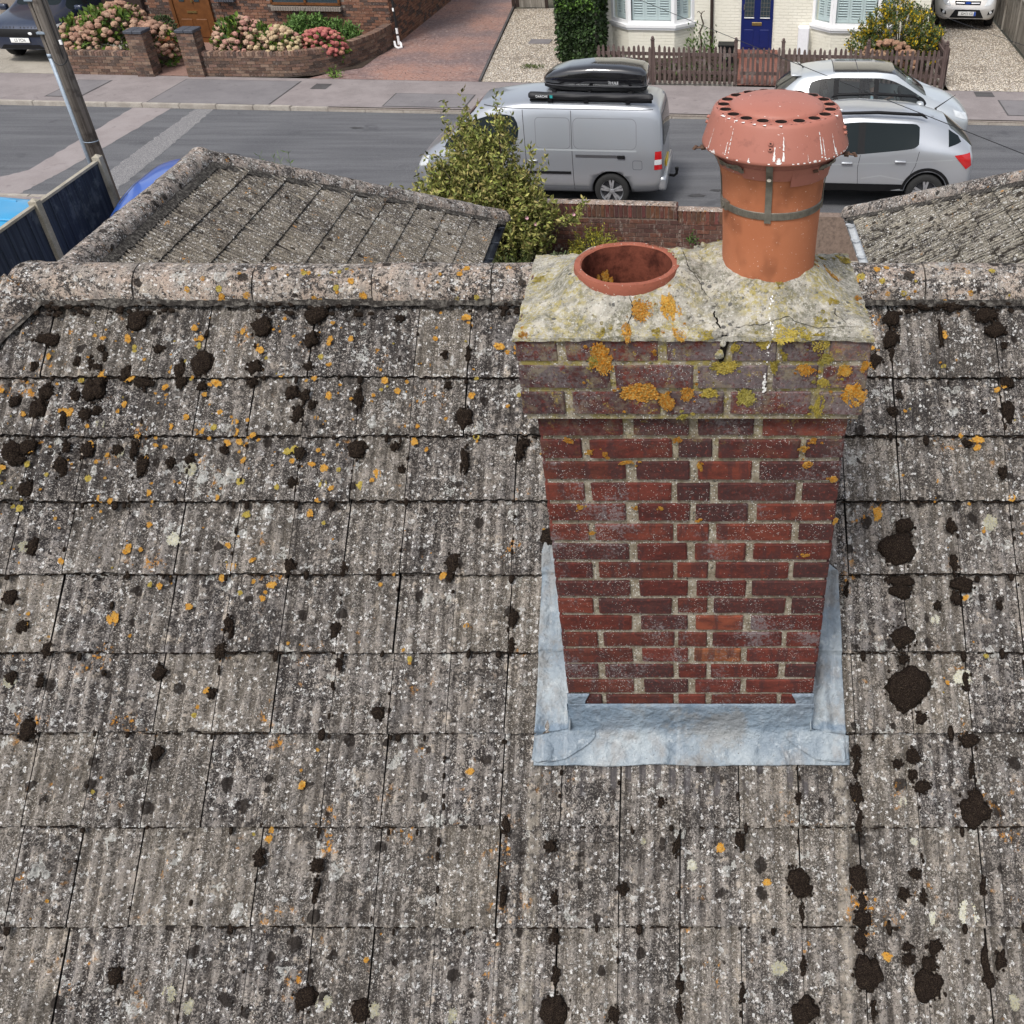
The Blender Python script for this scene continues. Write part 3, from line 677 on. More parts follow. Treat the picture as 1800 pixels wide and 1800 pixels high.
# the slopes that face away carry the same tiles
LOW = [tile_mesh('roof_tile', M['tile'], 80 + k, nx=8) for k in range(3)]
for k in range(13, 60):
    for y in ROWS + [1.14, .89, .64]:
        x = .09 + .2 * k; spare.append((LOW[k % 3], frame(Vector((x, y, zroof(y))) - nov * .036, acv, upv, nov)))
for nm in ('front', 'end'):
    for r_ in range(14):
        s_ = .26 * r_ + .20                        # plan distance of the nose from the ridge line
        for k in range(-34 if nm == 'front' else -22, 62 if nm == 'front' else 23):
            a = .2 * k + .1
            if nm == 'front':
                org = Vector((a, RIDGE_Y + s_, zroof(RIDGE_Y - s_))); u_ = Vector((0, -math.cos(PHI), math.sin(PHI))); n_ = Vector((0, math.sin(PHI), math.cos(PHI)))
                if a < XL - s_ - .2 or -6.6 < a < -1.9 and s_ > 1.6 or 1.8 < a < 6.5 and s_ > 1.6: continue
                pl = [(Vector((XL, RIDGE_Y, 0)), Vector((-1, -1, 0))), (Vector((0, RIDGE_Y + .02, 0)), Vector((0, -1, 0)))]; edge_ = a < XL - s_ + .6 or r_ == 0
            else:
                org = Vector((XL - s_, RIDGE_Y + a, zroof(RIDGE_Y - s_))); u_ = Vector((math.cos(PHI), 0, math.sin(PHI))); n_ = Vector((-math.sin(PHI), 0, math.cos(PHI)))
                if abs(a) > s_ + .3: continue
                pl = [(Vector((XL, RIDGE_Y, 0)), Vector((1, -1, 0))), (Vector((XL, RIDGE_Y, 0)), Vector((1, 1, 0)))]; edge_ = abs(a) > s_ - .6
            Mt = frame(org - n_ * .036, u_.cross(n_), u_, n_)
            me = LOW[k % 3]
            if edge_: me = clipped(me, Mt, pl)
            if me is not None: spare.append((me, Mt))
joined(spare, 'roof_tile', roof, [M['tile'], M['nose']])

# ridge: half round caps bedded in mortar
def ridge_cap(length, r=.106, seed=0, t=.016, n=18, flare=.004):
    q = random.Random(seed); b = MB()
    nl = 6
    def P(rr, a, s):
        wob = vnoise(s * 3 + seed * 7.1, a * 1.3, seed) * .004
        return ((s - .5) * length, -(rr + wob + flare * (1 - s)) * math.cos(a), (rr + wob + flare * (1 - s)) * math.sin(a))
    b.grid(lambda u, v: P(r, math.pi * u, v), n, nl)
    b.grid(lambda u, v: P(r - t, math.pi * (1 - u), v), n, nl)
    for s in (0, 1):
        b.grid(lambda u, v: P(r - t * v if s == 0 else r - t * (1 - v), math.pi * u, s), n, 1)
    b.grid(lambda u, v: P(r - t * (1 - u), 0, v), 1, nl)
    b.grid(lambda u, v: P(r - t * u, math.pi, v), 1, nl)
    return b
def set_caps(p0, p1, parent, mat, count=None, r=.106, step=.455, lift=0, bedmat=None, start=0.0):
    p0, p1 = Vector(p0), Vector(p1)
    D = p1 - p0; Lg = D.length; u = D.normalized()
    side = Vector((u.y, -u.x, 0)).normalized() * -1       # across
    nn = u.cross(side).normalized()
    if nn.z < 0: nn = -nn
    side = nn.cross(u)
    k = 0; s = start
    while s < Lg - .1:
        ln = min(step, Lg - s)
        c = p0 + u * (s + ln / 2) + nn * (lift + rng.uniform(-.003, .003))
        me = ridge_cap(ln - .006, r, seed=rng.randrange(999)).mesh('ridge_tile', [mat], True)
        bm = bmesh.new(); bm.from_mesh(me); bmesh.ops.remove_doubles(bm, verts=bm.verts, dist=1e-5)
        for e in bm.edges:
            if len(e.link_faces) == 2 and e.calc_face_angle(0) > .6: e.smooth = False
        bm.to_mesh(me); bm.free()
        place('ridge_tile', me, parent, frame(c, u, side, nn) @ Matrix.Rotation(R(rng.uniform(-.5, .5)), 4, 'Z'))
        s += step; k += 1
RZ = zroof(RIDGE_Y) - .082
set_caps((XL - .05, RIDGE_Y, RZ), (-.20, RIDGE_Y, RZ), roof, M['ridge'], start=.0)
set_caps((.47, RIDGE_Y, RZ), (4.2, RIDGE_Y, RZ), roof, M['ridge'])
hl = 2.6
set_caps((XL - .03, RIDGE_Y - .03, RZ + .0), (XL - hl, RIDGE_Y - hl, RZ - hl * TAN), roof, M['ridge'])
set_caps((XL - .03, RIDGE_Y + .03, RZ + .0), (XL - hl, RIDGE_Y + hl, RZ - hl * TAN), roof, M['ridge'])
# rounded knuckle where ridge and hip caps meet
kn = MB()
kn.grid(lambda u, v: (XL - .02 + .108 * math.cos(u * 2 * math.pi) * math.sin(v * math.pi / 2), RIDGE_Y + .108 * math.sin(u * 2 * math.pi) * math.sin(v * math.pi / 2), RZ + .112 * math.cos(v * math.pi / 2)), 24, 10)
kn.build('ridge_end', [M['ridge']], roof, smooth=True)
bd = MB()
def bedding(xa, xb):
    n = int((xb - xa) / .02)
    def fn(u, v):
        x = xa + (xb - xa) * u
        y = RIDGE_Y - .092 - .026 * v - (.018 * max(0, vnoise(x, 0, 3, 9)) + .006 * vnoise(x, 2, 1, 40)) * v
        return (x, y, zroof(y) + .004 + .020 * (1 - v) + .004 * vnoise(x, y, 5, 30))
    bd.grid(fn, n, 4)
bedding(XL - .05, -.3); bedding(.40, 4.2)
bd.build('bedding_mortar', [M['bed']], roof, smooth=True)
hb = MB()
def hbed(u, v):
    s = u * hl
    w2 = .02 + .10 * v + .014 * vnoise(s, v, 2, 9)
    p = Vector((XL - s, RIDGE_Y - s, 0)) + Vector((.7071, -.7071, 0)) * w2
    return (p.x, p.y, zroof(p.y) + .012 - .004 * v + .003 * vnoise(s, v, 0, 30))
hb.grid(hbed, 60, 4)
hb.build('bedding_mortar', [M['bed']], roof, smooth=True)

# moss cushions along the joints
def moss_mesh(seed):
    bm = bmesh.new(); bmesh.ops.create_icosphere(bm, subdivisions=4, radius=1)
    for v in bm.verts:
        a = math.atan2(v.co.y, v.co.x)
        k = 1 + .42 * vnoise(math.cos(a) * 1.1 + seed * 3, math.sin(a) * 1.1, seed) + .14 * vnoise(math.cos(a) * 3.1, math.sin(a) * 3.1, seed) + .16 * vnoise(v.co.x * 8, v.co.y * 8, seed + v.co.z * 4)
        v.co.x *= k; v.co.y *= k
        v.co.z = max(v.co.z, -.15) * (1 + .5 * vnoise(v.co.x * 3, v.co.y * 3, seed + 5) + .35 * vnoise(v.co.x * 12, v.co.y * 12, seed))
    me = bpy.data.meshes.new('moss_clump'); bm.to_mesh(me); bm.free()
    me.materials.append(M['moss'])
    me.polygons.foreach_set('use_smooth', [True] * len(me.polygons))
    return me
MOSSM = [moss_mesh(k) for k in range(7)]
def on_slope(x, y, h=0.0):
    return Vector((x, y, zroof(y))) + nov * h
extra = []
for _ in range(26):             # the slope carries on below and left of the chimney with the same growth
    extra.append((round((rng.randrange(-12, -1)) * .2 - .01 + rng.gauss(0, .012), 3), rng.uniform(1.45, 2.72), rng.uniform(.010, .026), rng.uniform(.018, .04)))
for x, y, rx, ry in MOSS + extra:
    x += 0.0
    Mt = frame(on_slope(x, y, -.006), acv, upv, nov) @ Matrix.Rotation(rng.uniform(-.3, .3), 4, 'Z') @ Matrix.Diagonal((rx * .93, ry * .93, .42 * min(rx, ry) + .007, 1))
    place('moss_clump', MOSSM[rng.randrange(7)], roof, Mt)
sm = []
for x, y, rx, ry in MOSS + extra:          # ragged fringe of crumbs round each cushion
    for _ in range(12):
        a = rng.uniform(0, 6.283); k = rng.uniform(.78, 1.22); r_ = rng.uniform(.0025, .0065)
        sm.append((None, frame(on_slope(x + rx * k * math.cos(a), y + ry * k * math.sin(a) * .8, -.003), acv, upv, nov) @ Matrix.Diagonal((r_, r_ * rng.uniform(.8, 1.6), .006, 1))))
for _ in range(420):            # crumbs of moss strung along joints and under the noses
    k = rng.randrange(-13, 8); x = -.01 + .2 * k + rng.gauss(0, .004); y = rng.uniform(1.4, 3.35); rx = rng.uniform(.003, .008)
    if rng.random() < .35:
        x = rng.uniform(-2.6, 1.35); y = rng.choice(ROWS) - rng.uniform(.002, .016); rx = rng.uniform(.004, .013)
    if x < XL - (RIDGE_Y - y) + .05: continue
    sm.append((MOSSM[rng.randrange(7)], frame(on_slope(x, y, -.004), acv, upv, nov) @ Matrix.Diagonal((rx, rx * rng.uniform(1, 2.6), .006, 1))))
def small_moss():
    bm = bmesh.new(); bmesh.ops.create_icosphere(bm, subdivisions=1, radius=1)
    me = bpy.data.meshes.new('moss_crumb'); bm.to_mesh(me); bm.free(); return me
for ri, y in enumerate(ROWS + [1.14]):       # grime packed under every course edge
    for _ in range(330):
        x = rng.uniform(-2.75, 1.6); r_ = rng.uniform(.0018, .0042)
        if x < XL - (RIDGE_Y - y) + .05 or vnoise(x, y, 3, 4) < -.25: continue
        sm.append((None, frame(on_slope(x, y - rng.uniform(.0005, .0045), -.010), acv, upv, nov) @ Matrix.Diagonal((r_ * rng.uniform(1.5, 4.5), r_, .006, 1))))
for _ in range(260):
    x = rng.uniform(-2.5, 1.5); y = RIDGE_Y - .118 + rng.uniform(-.03, .012); r_ = rng.uniform(.004, .012)
    if -.42 < x < .47 or vnoise(x, 0, 8, 2.5) < -.05: continue
    sm.append((None, frame(on_slope(x, y, .002), acv, upv, nov) @ Matrix.Diagonal((r_ * rng.uniform(1, 2), r_, .008, 1))))
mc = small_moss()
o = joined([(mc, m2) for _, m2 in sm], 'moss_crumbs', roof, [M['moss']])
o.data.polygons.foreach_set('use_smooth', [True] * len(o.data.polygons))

# orange / grey crust lichens: clusters of little cupped flakes
def lichen_mesh(seed, n=430, rag=.6):
    q = random.Random(seed); b = MB()
    hub = [(0, 0, .012)]
    for k in range(48):
        a = k * .1309; lim = .74 + .42 * rag * vnoise(math.cos(a) * 1.5 + seed, math.sin(a) * 1.5, seed * 2.7) + .16 * vnoise(math.cos(a) * 3.3, math.sin(a) * 3.3, seed)
        lim = max(.08, lim * .9 + .14 * vnoise(math.cos(a) * 9, math.sin(a) * 9, seed)); hub.append((lim * math.cos(a), lim * math.sin(a), .012))
    b.add(hub, [(0, k + 1, (k + 1) % 48 + 1) for k in range(48)])
    for _ in range(n * 3):
        if len(b.f) > n * 6: break
        a, rr = q.uniform(0, 6.283), math.sqrt(q.random())
        lim = .78 + .42 * rag * vnoise(math.cos(a) * 1.5 + seed, math.sin(a) * 1.5, seed * 2.7) + .16 * vnoise(math.cos(a) * 3.3, math.sin(a) * 3.3, seed) + .16 * vnoise(math.cos(a) * 9, math.sin(a) * 9, seed)
        x, y = rr * math.cos(a), rr * math.sin(a)
        if rr > lim or vnoise(x * 3, y * 3, seed + 9.5) < -.28: continue
        s = q.uniform(.022, .062); tx, ty = q.uniform(-.5, .5), q.uniform(-.5, .5); z = q.uniform(.02, .11)
        ring = [(x + s * q.uniform(.7, 1.25) * math.cos(t), y + s * q.uniform(.7, 1.25) * math.sin(t)) for t in [k * 1.0472 for k in range(6)]]
        vs = [(x, y, z)] + [(u, v, z + .5 * s * .5 + (u - x) * tx + (v - y) * ty) for u, v in ring]
        b.add(vs, [(0, k + 1, (k + 1) % 6 + 1) for k in range(6)])
    return b.mesh('lichen_patch', [M['lichen']])
LICH = [lichen_mesh(k + 1) for k in range(7)]
ORANGE = [(.56, .22, .015), (.48, .17, .010), (.58, .27, .03)]
OLIVE = [(.37, .28, .035), (.30, .25, .045), (.45, .33, .05)]
PALE = [(-1.8,2.87,.037,0),(-1.83,2.66,.041,1),(0.97,2.27,.047,1),(0.93,1.66,.055,1),(0.82,1.65,.033,1),(0.31,1.53,.04,0),(1.06,1.45,.036,0),(-1.15,1.45,.04,0),(-1.65,1.47,.04,0),(-1.58,1.44,.033,0),(-0.99,1.43,.037,0),(-0.74,1.42,.033,0),(-2.33,2.26,.04,0),(1.11,2.71,.046,0),(0.89,2.43,.025,1),(-2.07,2.92,.024,0),(0.74,1.94,.024,1),(0.77,1.84,.02,1),(-2.16,3.01,.03,0),(-2.36,2.64,.037,0),(0.03,1.78,.028,1),(-0.13,1.84,.017,0)]
for x, y, r_, k in PALE:        # big pale rosettes
    place('lichen_patch', LICH[rng.randrange(7)], roof, frame(on_slope(x, y, -.006), acv, upv, nov) @ Matrix.Rotation(rng.uniform(0, 6), 4, 'Z') @ Matrix.Diagonal((r_ * .8, r_ * .8, .03, 1)), color=(.58, .58, .55) if k else (.36, .355, .33))
lst = {0: [], 1: []}
for _ in range(760):
    x = rng.uniform(-2.62, 1.4); y = 1.4 + (3.36 - 1.4) * rng.random() ** .55
    dens = .12 + .88 * max(0, min(1, (-.6 - x) / 1.2)) * max(0, min(1, (y - 2.3) / .6)) + .25 * (y > 2.9)
    if rng.random() > dens or x < XL - (RIDGE_Y - y) + .02: continue
    for _k in range(rng.choice((1, 1, 2, 3))):
        s = rng.choice((.004, .006, .008, .011, .016)) * rng.uniform(.8, 1.2)
        xx, yy = x + rng.gauss(0, .022), y + rng.gauss(0, .025)
        lst[rng.random() < .18].append((LICH[rng.randrange(7)], frame(on_slope(xx, yy, -.003), acv, upv, nov) @ Matrix.Rotation(rng.uniform(0, 6), 4, 'Z') @ Matrix.Diagonal((s, s * rng.uniform(.8, 1.5), .02, 1))))
for _ in range(95):             # on the ridge caps
    x = rng.uniform(-1.95, 1.4)
    if -.42 < x < .47: continue
    a = R(rng.uniform(2, 80)); r_ = .107
    nn = Vector((0, -math.cos(a), math.sin(a))); tt = Vector((0, math.sin(a), math.cos(a)))
    s = rng.uniform(.006, .02)
    lst[rng.random() < .3].append((LICH[rng.randrange(7)], frame(Vector((x, RIDGE_Y, RZ)) + nn * r_, acv, tt, nn) @ Matrix.Rotation(rng.uniform(0, 6), 4, 'Z') @ Matrix.Diagonal((s, s, .018, 1))))
for kx, cc in ((0, (.60, .26, .025)), (1, (.42, .31, .05))):
    o = joined(lst[kx], 'lichen_crust', roof, [M['lichen']]); o.color = (*cc, 1)

# ---------------------------------------------------------------- the two front wings
def wing(sx, xe, ye, hw, tan, mat, gmat, y0, count, ridge_mat):
    """hipped wing; sx=+1: visible slope faces +X (left wing), -1: faces -X (right wing)"""
    ze = 2.62
    ph = math.atan(tan)
    xr = xe - sx * hw; zr = ze + hw * tan; yf = ye - hw
    b = MB(); dd = .055
    A = (xr, 3.9, zr - dd); B = (xr, yf, zr - dd)
    b.add([A, B, (xe, ye, ze - dd), (xe, 3.9, ze - dd), (xr - sx * hw, ye, ze - dd), (xr - sx * hw, 3.9, ze - dd)], [(0, 1, 2, 3), (1, 4, 2), (0, 5, 4, 1)])
    wr = b.build('wing_roof', [M['under']], house)
    up = Vector((-sx * math.cos(ph), 0, math.sin(ph))); nn = Vector((sx * math.sin(ph), 0, math.cos(ph))); ac = up.cross(nn)
    gauge = .272; rows = int(hw / math.cos(ph) / gauge) + 1
    meshes = [tile_mesh('roof_tile', mat, 50 + k, ribs=4.0, amp=.0125, nx=20) for k in range(4)]
    ts = []
    for r_ in range(rows):
        s = .0 + r_ * gauge - .03
        for k in range(60):
            y = y0 + .1 + .2 * k
            if y > ye + .1: break
            org = Vector((xe, y, ze)) + up * s - nn * .02 + nn * rng.uniform(-.002, .002)
            Mt = frame(org, ac, up, nn) @ Matrix.Rotation(R(rng.uniform(-.3, .3)), 4, 'Z') @ Matrix.Scale(1.014, 4, (1, 0, 0))
            # hip: keep y <= yf + |x - xr|
            pl = [(Vector((xr, yf, 0)), Vector((-sx, 1, 0))), (Vector((xr, 0, 0)), Vector((-sx, 0, 0)))]
            me = clipped(meshes[rng.randrange(4)], Mt, pl) if (y > yf + abs(org.x - xr) - .8 or r_ >= rows - 2) else meshes[rng.randrange(4)]
            if me is None: continue
            # in sight past the main ridge? nearer ones are hidden by it
            ok = org.z > 5.2 - (org.y - 3.5) * .40 and y > 5.6
            ts.append((-org.z - .001 * y, me, Mt, ok and abs(org.x) < 4.6))
    vis = [t for t in ts if t[3]]
    vis.sort(key=lambda t: -t[2].translation.y)
    for t in vis[:count]: place('roof_tile', t[1], wr, t[2])
    rest = [(t[1], t[2]) for t in vis[count:]] + [(t[1], t[2]) for t in ts if not t[3]]
    if rest: joined(rest, 'roof_tile', wr, [mat, M['nose']])
    # other slopes
    o = MB()
    o.add([A, B, (xr - sx * hw, ye, ze), (xr - sx * hw, 3.9, ze)], [(0, 3, 2, 1) if sx > 0 else (0, 1, 2, 3)])
    o.add([B, (xr - sx * hw, ye, ze), (xe, ye, ze)], [(0, 1, 2) if sx > 0 else (0, 2, 1)])
    tag(o.build('far_slope_tiles', [mat], wr), kind='stuff')
    e = .055
    set_caps((xr, 4.2, zr - e), (xr, yf + .05, zr - e), wr, ridge_mat, r=.107)
    set_caps((xe + sx * .05, ye + .05, ze - .06), (xr, yf, zr - e), wr, ridge_mat, r=.105)
    kn = MB()
    kn.grid(lambda u, v: (xr + .117 * math.cos(u * 2 * math.pi) * math.sin(v * math.pi / 2), yf + .117 * math.sin(u * 2 * math.pi) * math.sin(v * math.pi / 2), zr - e + .118 * math.cos(v * math.pi / 2)), 20, 8)
    kn.build('ridge_end', [ridge_mat], wr, smooth=True)
    kn = MB()
    c2 = Vector((xe + sx * .04, ye + .04, ze - .06))
    kn.grid(lambda u, v: tuple(c2 + Vector((.102 * math.cos(u * 2 * math.pi) * math.sin(v * math.pi / 2), .102 * math.sin(u * 2 * math.pi) * math.sin(v * math.pi / 2), .104 * math.cos(v * math.pi / 2)))), 16, 6)
    kn.build('ridge_end', [ridge_mat], wr, smooth=True)
    bm_ = MB()
    def f1(u, v):
        y = 4.6 + (yf - 4.6) * u; off = .085 + .075 * v + .014 * vnoise(y, v, sx, 9)
        return (xr + sx * off, y, zr - off * tan + .026 - .012 * v)
    def f2(u, v):
        p = Vector((xr, yf, 0)).lerp(Vector((xe, ye, 0)), u); off = .08 + .085 * v + .014 * vnoise(u * 9, v, sx, 2)
        p = p + Vector((sx * .7071, -.7071, 0)) * off
        return (p.x, p.y, ze + (xe - p.x) * sx * tan + .028 - .012 * v)
    bm_.grid(f1 if sx > 0 else (lambda u, v: f1(1 - u, v)), 50, 2); bm_.grid(f2 if sx > 0 else (lambda u, v: f2(1 - u, v)), 50, 2)
    bm_.build('bedding_mortar', [M['bed']], wr, smooth=True)
    # half round gutter with clips
    g = MB(); gx = xe + sx * .055; gz = ze - .045
    def gp(u, v, r=.056):
        a = math.pi + math.pi * u
        return (gx + r * math.cos(a), 4.2 + (ye + .08 - 4.2) * v, gz + r * math.sin(a))
    g.grid(lambda u, v: gp(u, v), 10, 8); g.grid(lambda u, v: gp(1 - u, v, .051), 10, 8)
    for s_ in (1, 0): g.grid(lambda u, v: gp(s_, u, .051 + .005 * v), 8, 1); g.grid(lambda u, v: gp(s_, 1 - u, .051 + .005 * v), 8, 1)
    gu = g.build('gutter', [gmat], wr, smooth=False)
    for k in range(7):
        c_ = MB(); yy = ye - .25 - k * .42
        c_.box(gx + sx * .03, yy, gz + .004, .05, .03, .012); c_.box(gx, yy, gz - .001, .124, .02, .006)
        c_.build('gutter_clip', [gmat], gu)
    fb = MB(); fb.box(xe - sx * .03, (4.2 + ye) / 2, ze - .16, .025, ye - 4.3, .18); fb.build('fascia_board', [gmat], wr)
    return wr
wing(1, -2.10, 10.68, 2.12, .65, M['wing'], M['gutter_b'], 4.6, 85, M['wing_ridge'])
wing(-1, 1.95, 10.78, 2.25, .65, M['wing_pale'], M['gutter_w'], 4.6, 40, M['wing_ridge'])
# ================================================================= the chimney
CX0, CX1, CY0, CY1 = -.379, .431, 2.13, 2.55
CW = CX1 - CX0
ch = thing('chimney', 'red brick chimney stack with projecting top courses and lichened mortar cap', 'chimney', ((CX0 + CX1) / 2, 2.34, 4.2))
co_ = MB()
KX0_, KX1_ = CX0 - .03, CX1 + .03
co_.box((CX0 + CX1) / 2, (CY0 + CY1) / 2, (3.9 + 5.44) / 2, CW - .016, CY1 - CY0 - .016, 5.44 - 3.9)
co_.box((CX0 + CX1) / 2, (CY0 + CY1) / 2, 5.49, CW + .044, CY1 - CY0 + .044, .106)
for xa, xb, ya, yb in ((KX0_ + .004, KX1_ - .004, CY0 - .026, CY0 + .06), (KX0_ + .004, KX1_ - .004, CY1 - .06, CY1 + .026), (KX0_ + .004, KX0_ + .10, CY0 + .06, CY1 - .06), (KX1_ - .34, KX1_ - .004, CY0 + .06, CY1 - .06)):
    co_.box((xa + xb) / 2, (ya + yb) / 2, 5.61, xb - xa, yb - ya, .126)
co_.build('mortar', [M['mortar']], ch)
def brick_unit(seed):
    q = random.Random(seed)
    bm = bmesh.new(); bmesh.ops.create_cube(bm, size=1)
    bmesh.ops.subdivide_edges(bm, edges=[e for e in bm.edges if abs(e.verts[0].co.x - e.verts[1].co.x) > .5], cuts=2)
    for v in bm.verts:
        v.co += Vector((q.uniform(-.008, .008), q.uniform(-.01, .01), q.uniform(-.03, .03)))
    bmesh.ops.bevel(bm, geom=list(bm.edges), offset=.035, segments=1, affect='EDGES', clamp_overlap=True)
    me = bpy.data.meshes.new('brick'); bm.to_mesh(me); bm.free()
    me.materials.append(M['brick'])
    return me
BR = [brick_unit(k) for k in range(6)]
BC = [(c[0] * .64, c[1] * .72, c[2] * .76) for c in [(.16, .034, .022), (.19, .042, .028), (.13, .030, .022), (.105, .036, .030), (.085, .034, .030), (.22, .050, .030), (.15, .040, .026)]]
BP = (.24, .085, .035)
def chim_brick(x0, x1, y0, y1, z0, z1, col=None):
    me = BR[rng.randrange(6)]
    c = col or BC[rng.randrange(len(BC))]
    Mt = Matrix.Translation(((x0 + x1) / 2, (y0 + y1) / 2 + rng.uniform(-.0012, .0012), (z0 + z1) / 2)) @ Matrix.Rotation(R(rng.uniform(-.35, .35)), 4, 'Y') @ Matrix.Diagonal((x1 - x0, y1 - y0, z1 - z0, 1))
    place('brick', me, ch, Mt, color=c)
PA = [(0, .274), (.309, .487), (.516, .697), (.726, 1)]
PB = [(0, .135), (.158, .43), (.452, .563), (.586, .853), (.875, 1)]
PITCH = .0727
D1 = .10
for r_ in range(18):
    z1 = 5.427 - .0727 * r_; z0 = z1 - .0585
    pat = PA if r_ % 2 == 0 else PB
    for i, (a, b_) in enumerate(pat):
        j = rng.uniform(-.004, .004)
        col = None
        if r_ == 12 and i == 2: col = BP
        if r_ == 10 and i == 2: col = (.20, .055, .03)
        xa = CX0 + a * CW + (j if i else 0); xb = CX0 + b_ * CW + (j if i < len(pat) - 1 else 0)
        chim_brick(xa, xb, CY0, CY0 + D1, z0 + rng.uniform(-.002, .002), z1, col)
        chim_brick(xa, xb, CY1 - D1, CY1, z0, z1)
    ym = CY0 + D1 + .012; yn = CY1 - D1 - .012; mid = (ym + yn) / 2 + (.03 if r_ % 2 else -.02)
    for xs0, xs1 in ((CX0, CX0 + D1), (CX1 - D1, CX1)):
        chim_brick(xs0, xs1, ym, mid - .006, z0, z1); chim_brick(xs0, xs1, mid + .006, yn, z0, z1)
KX0, KX1, KY0, KY1 = CX0 - .03, CX1 + .03, CY0 - .03, CY1 + .03
KW = KX1 - KX0
cuts = {0: [(0, .118), (.138, .405), (.425, .587), (.610, .735), (.750, .868), (.884, 1)],
        1: [(0, .262), (.277, .500), (.515, .712), (.730, .858), (.873, 1)],
        2: [(0, .125), (.150, .402), (.422, .590), (.612, .843), (.868, 1)]}
for i in range(3):
    z1 = 5.674 - .0775 * i; z0 = z1 - .0655
    for a, b_ in cuts[i]:
        c = BC[rng.randrange(5)]
        if i == 0 and a > .85: c = (.20, .115, .085)
        chim_brick(KX0 + a * KW, KX0 + b_ * KW, KY0, KY0 + .10, z0, z1, c)
        chim_brick(KX0 + a * KW, KX0 + b_ * KW, KY1 - .10, KY1, z0, z1, c)
    for xs0, xs1 in ((KX0, KX0 + .1), (KX1 - .1, KX1)):
        chim_brick(xs0, xs1, KY0 + .112, KY0 + .255, z0, z1); chim_brick(xs0, xs1, KY0 + .268, KY1 - .112, z0, z1)

# flaunching: trowelled cap, heaped round the pots
P1 = (-.141, 2.305); P2 = (.218, 2.335)
def zfl(x, y):
    ex = min(x - KX0, KX1 - x); ey = min(y - KY0, KY1 - y)
    e = max(0, min(ex, ey))
    z = 5.679 + .045 * min(1, e / .17) ** .8
    d2 = math.hypot(x - P2[0], y - P2[1])
    z += .055 * math.exp(-(max(0, d2 - .10) / .075) ** 2) * (1 if d2 > .06 else 1)
    dm = math.hypot(x - .065, y - 2.40); z += .035 * math.exp(-(dm / .06) ** 2)
    d1 = math.hypot(x - P1[0], y - P1[1]); z += .052 * math.exp(-(max(0, d1 - .138) / .05) ** 2)
    if x < -.02 and d1 > .13: z -= .004
    z += .009 * vnoise(x, y, 1, 12) + .004 * vnoise(x, y, 3, 40) + .0018 * vnoise(x, y, 5, 110)
    return z
fl = MB()
NX, NY = 150, 84
def flp(u, v):
    x = KX0 - .004 + (KW + .008) * u; y = KY0 - .006 + (KY1 - KY0 + .012) * v
    rag = .004 * vnoise(x, y, 7, 30)
    if v == 0: y += rag
    if u in (0, 1): x += rag
    return (x, y, zfl(x, y))
fl.grid(flp, NX, NY)
n0 = len(fl.v)
def edge(pts):
    top = [flp(*p) for p in pts]
    vs = top + [(x, y, 5.668 + .006 * vnoise(x, y, 9, 35)) for x, y, z in top]
    n = len(top); fl.add(vs, [(i, i + n, i + n + 1, i + 1) for i in range(n - 1)])
edge([(i / NX, 0) for i in range(NX + 1)]); edge([(1, j / NY) for j in range(NY + 1)])
edge([(1 - i / NX, 1) for i in range(NX + 1)]); edge([(0, 1 - j / NY) for j in range(NY + 1)])
fl_keep = [i for i, f in enumerate(fl.f) if math.hypot(sum(fl.v[k][0] for k in f) / len(f) - P1[0], sum(fl.v[k][1] for k in f) / len(f) - P1[1]) > .125]
fl.f = [fl.f[i] for i in fl_keep]; fl.m = [fl.m[i] for i in fl_keep]; fl.c = [fl.c[i] for i in fl_keep]
fo = fl.build('flaunching', [M['flaunch']], ch, smooth=True)
# cracks: flat ragged dark ribbons on the mortar, their inner shade painted
ck = MB()
def crack(pts, w0):
    P = []
    for (xa, ya), (xb, yb) in zip(pts[:-1], pts[1:]):
        for t in np.linspace(0, 1, 7)[:-1]:
            P.append((xa + (xb - xa) * t + rng.uniform(-.003, .003), ya + (yb - ya) * t + rng.uniform(-.003, .003)))
    P.append(pts[-1])
    vs, fs = [], []
    for i, (x, y) in enumerate(P):
        k = (i + .5) / len(P); w = w0 * (.35 + .9 * math.sin(math.pi * min(1, k * .9 + .08))) * rng.uniform(.6, 1.2)
        a = P[max(0, i - 1)]; b_ = P[min(len(P) - 1, i + 1)]
        dx, dy = b_[0] - a[0], b_[1] - a[1]; l = math.hypot(dx, dy) or 1
        nx, ny = -dy / l * w, dx / l * w
        z = zfl(x, y) + .0012
        vs += [(x + nx, y + ny, z), (x - nx, y - ny, z)]
        if i: q = 2 * i; fs.append((q - 2, q - 1, q + 1, q))
    ck.add(vs, fs)
crack([(-.13, 2.175), (-.122, 2.14), (-.135, 2.105), (-.128, 2.098)], .0009)
crack([(.03, 2.27), (.05, 2.235), (.07, 2.20)], .0009); crack([(.078, 2.17), (.083, 2.145), (.095, 2.10)], .0024)
crack([(.13, 2.125), (.20, 2.13), (.26, 2.145), (.33, 2.12), (.44, 2.13)], .0010)
crack([(.0, 2.36), (.01, 2.30), (.02, 2.27), (.05, 2.26)], .0010)
crack([(.335, 2.112), (.32, 2.10), (.318, 2.098)], .001)
crack([(.38, 2.19), (.375, 2.165), (.40, 2.14)], .001)
tag(ck.build('crack', [M['crack']], ch), kind='stuff')
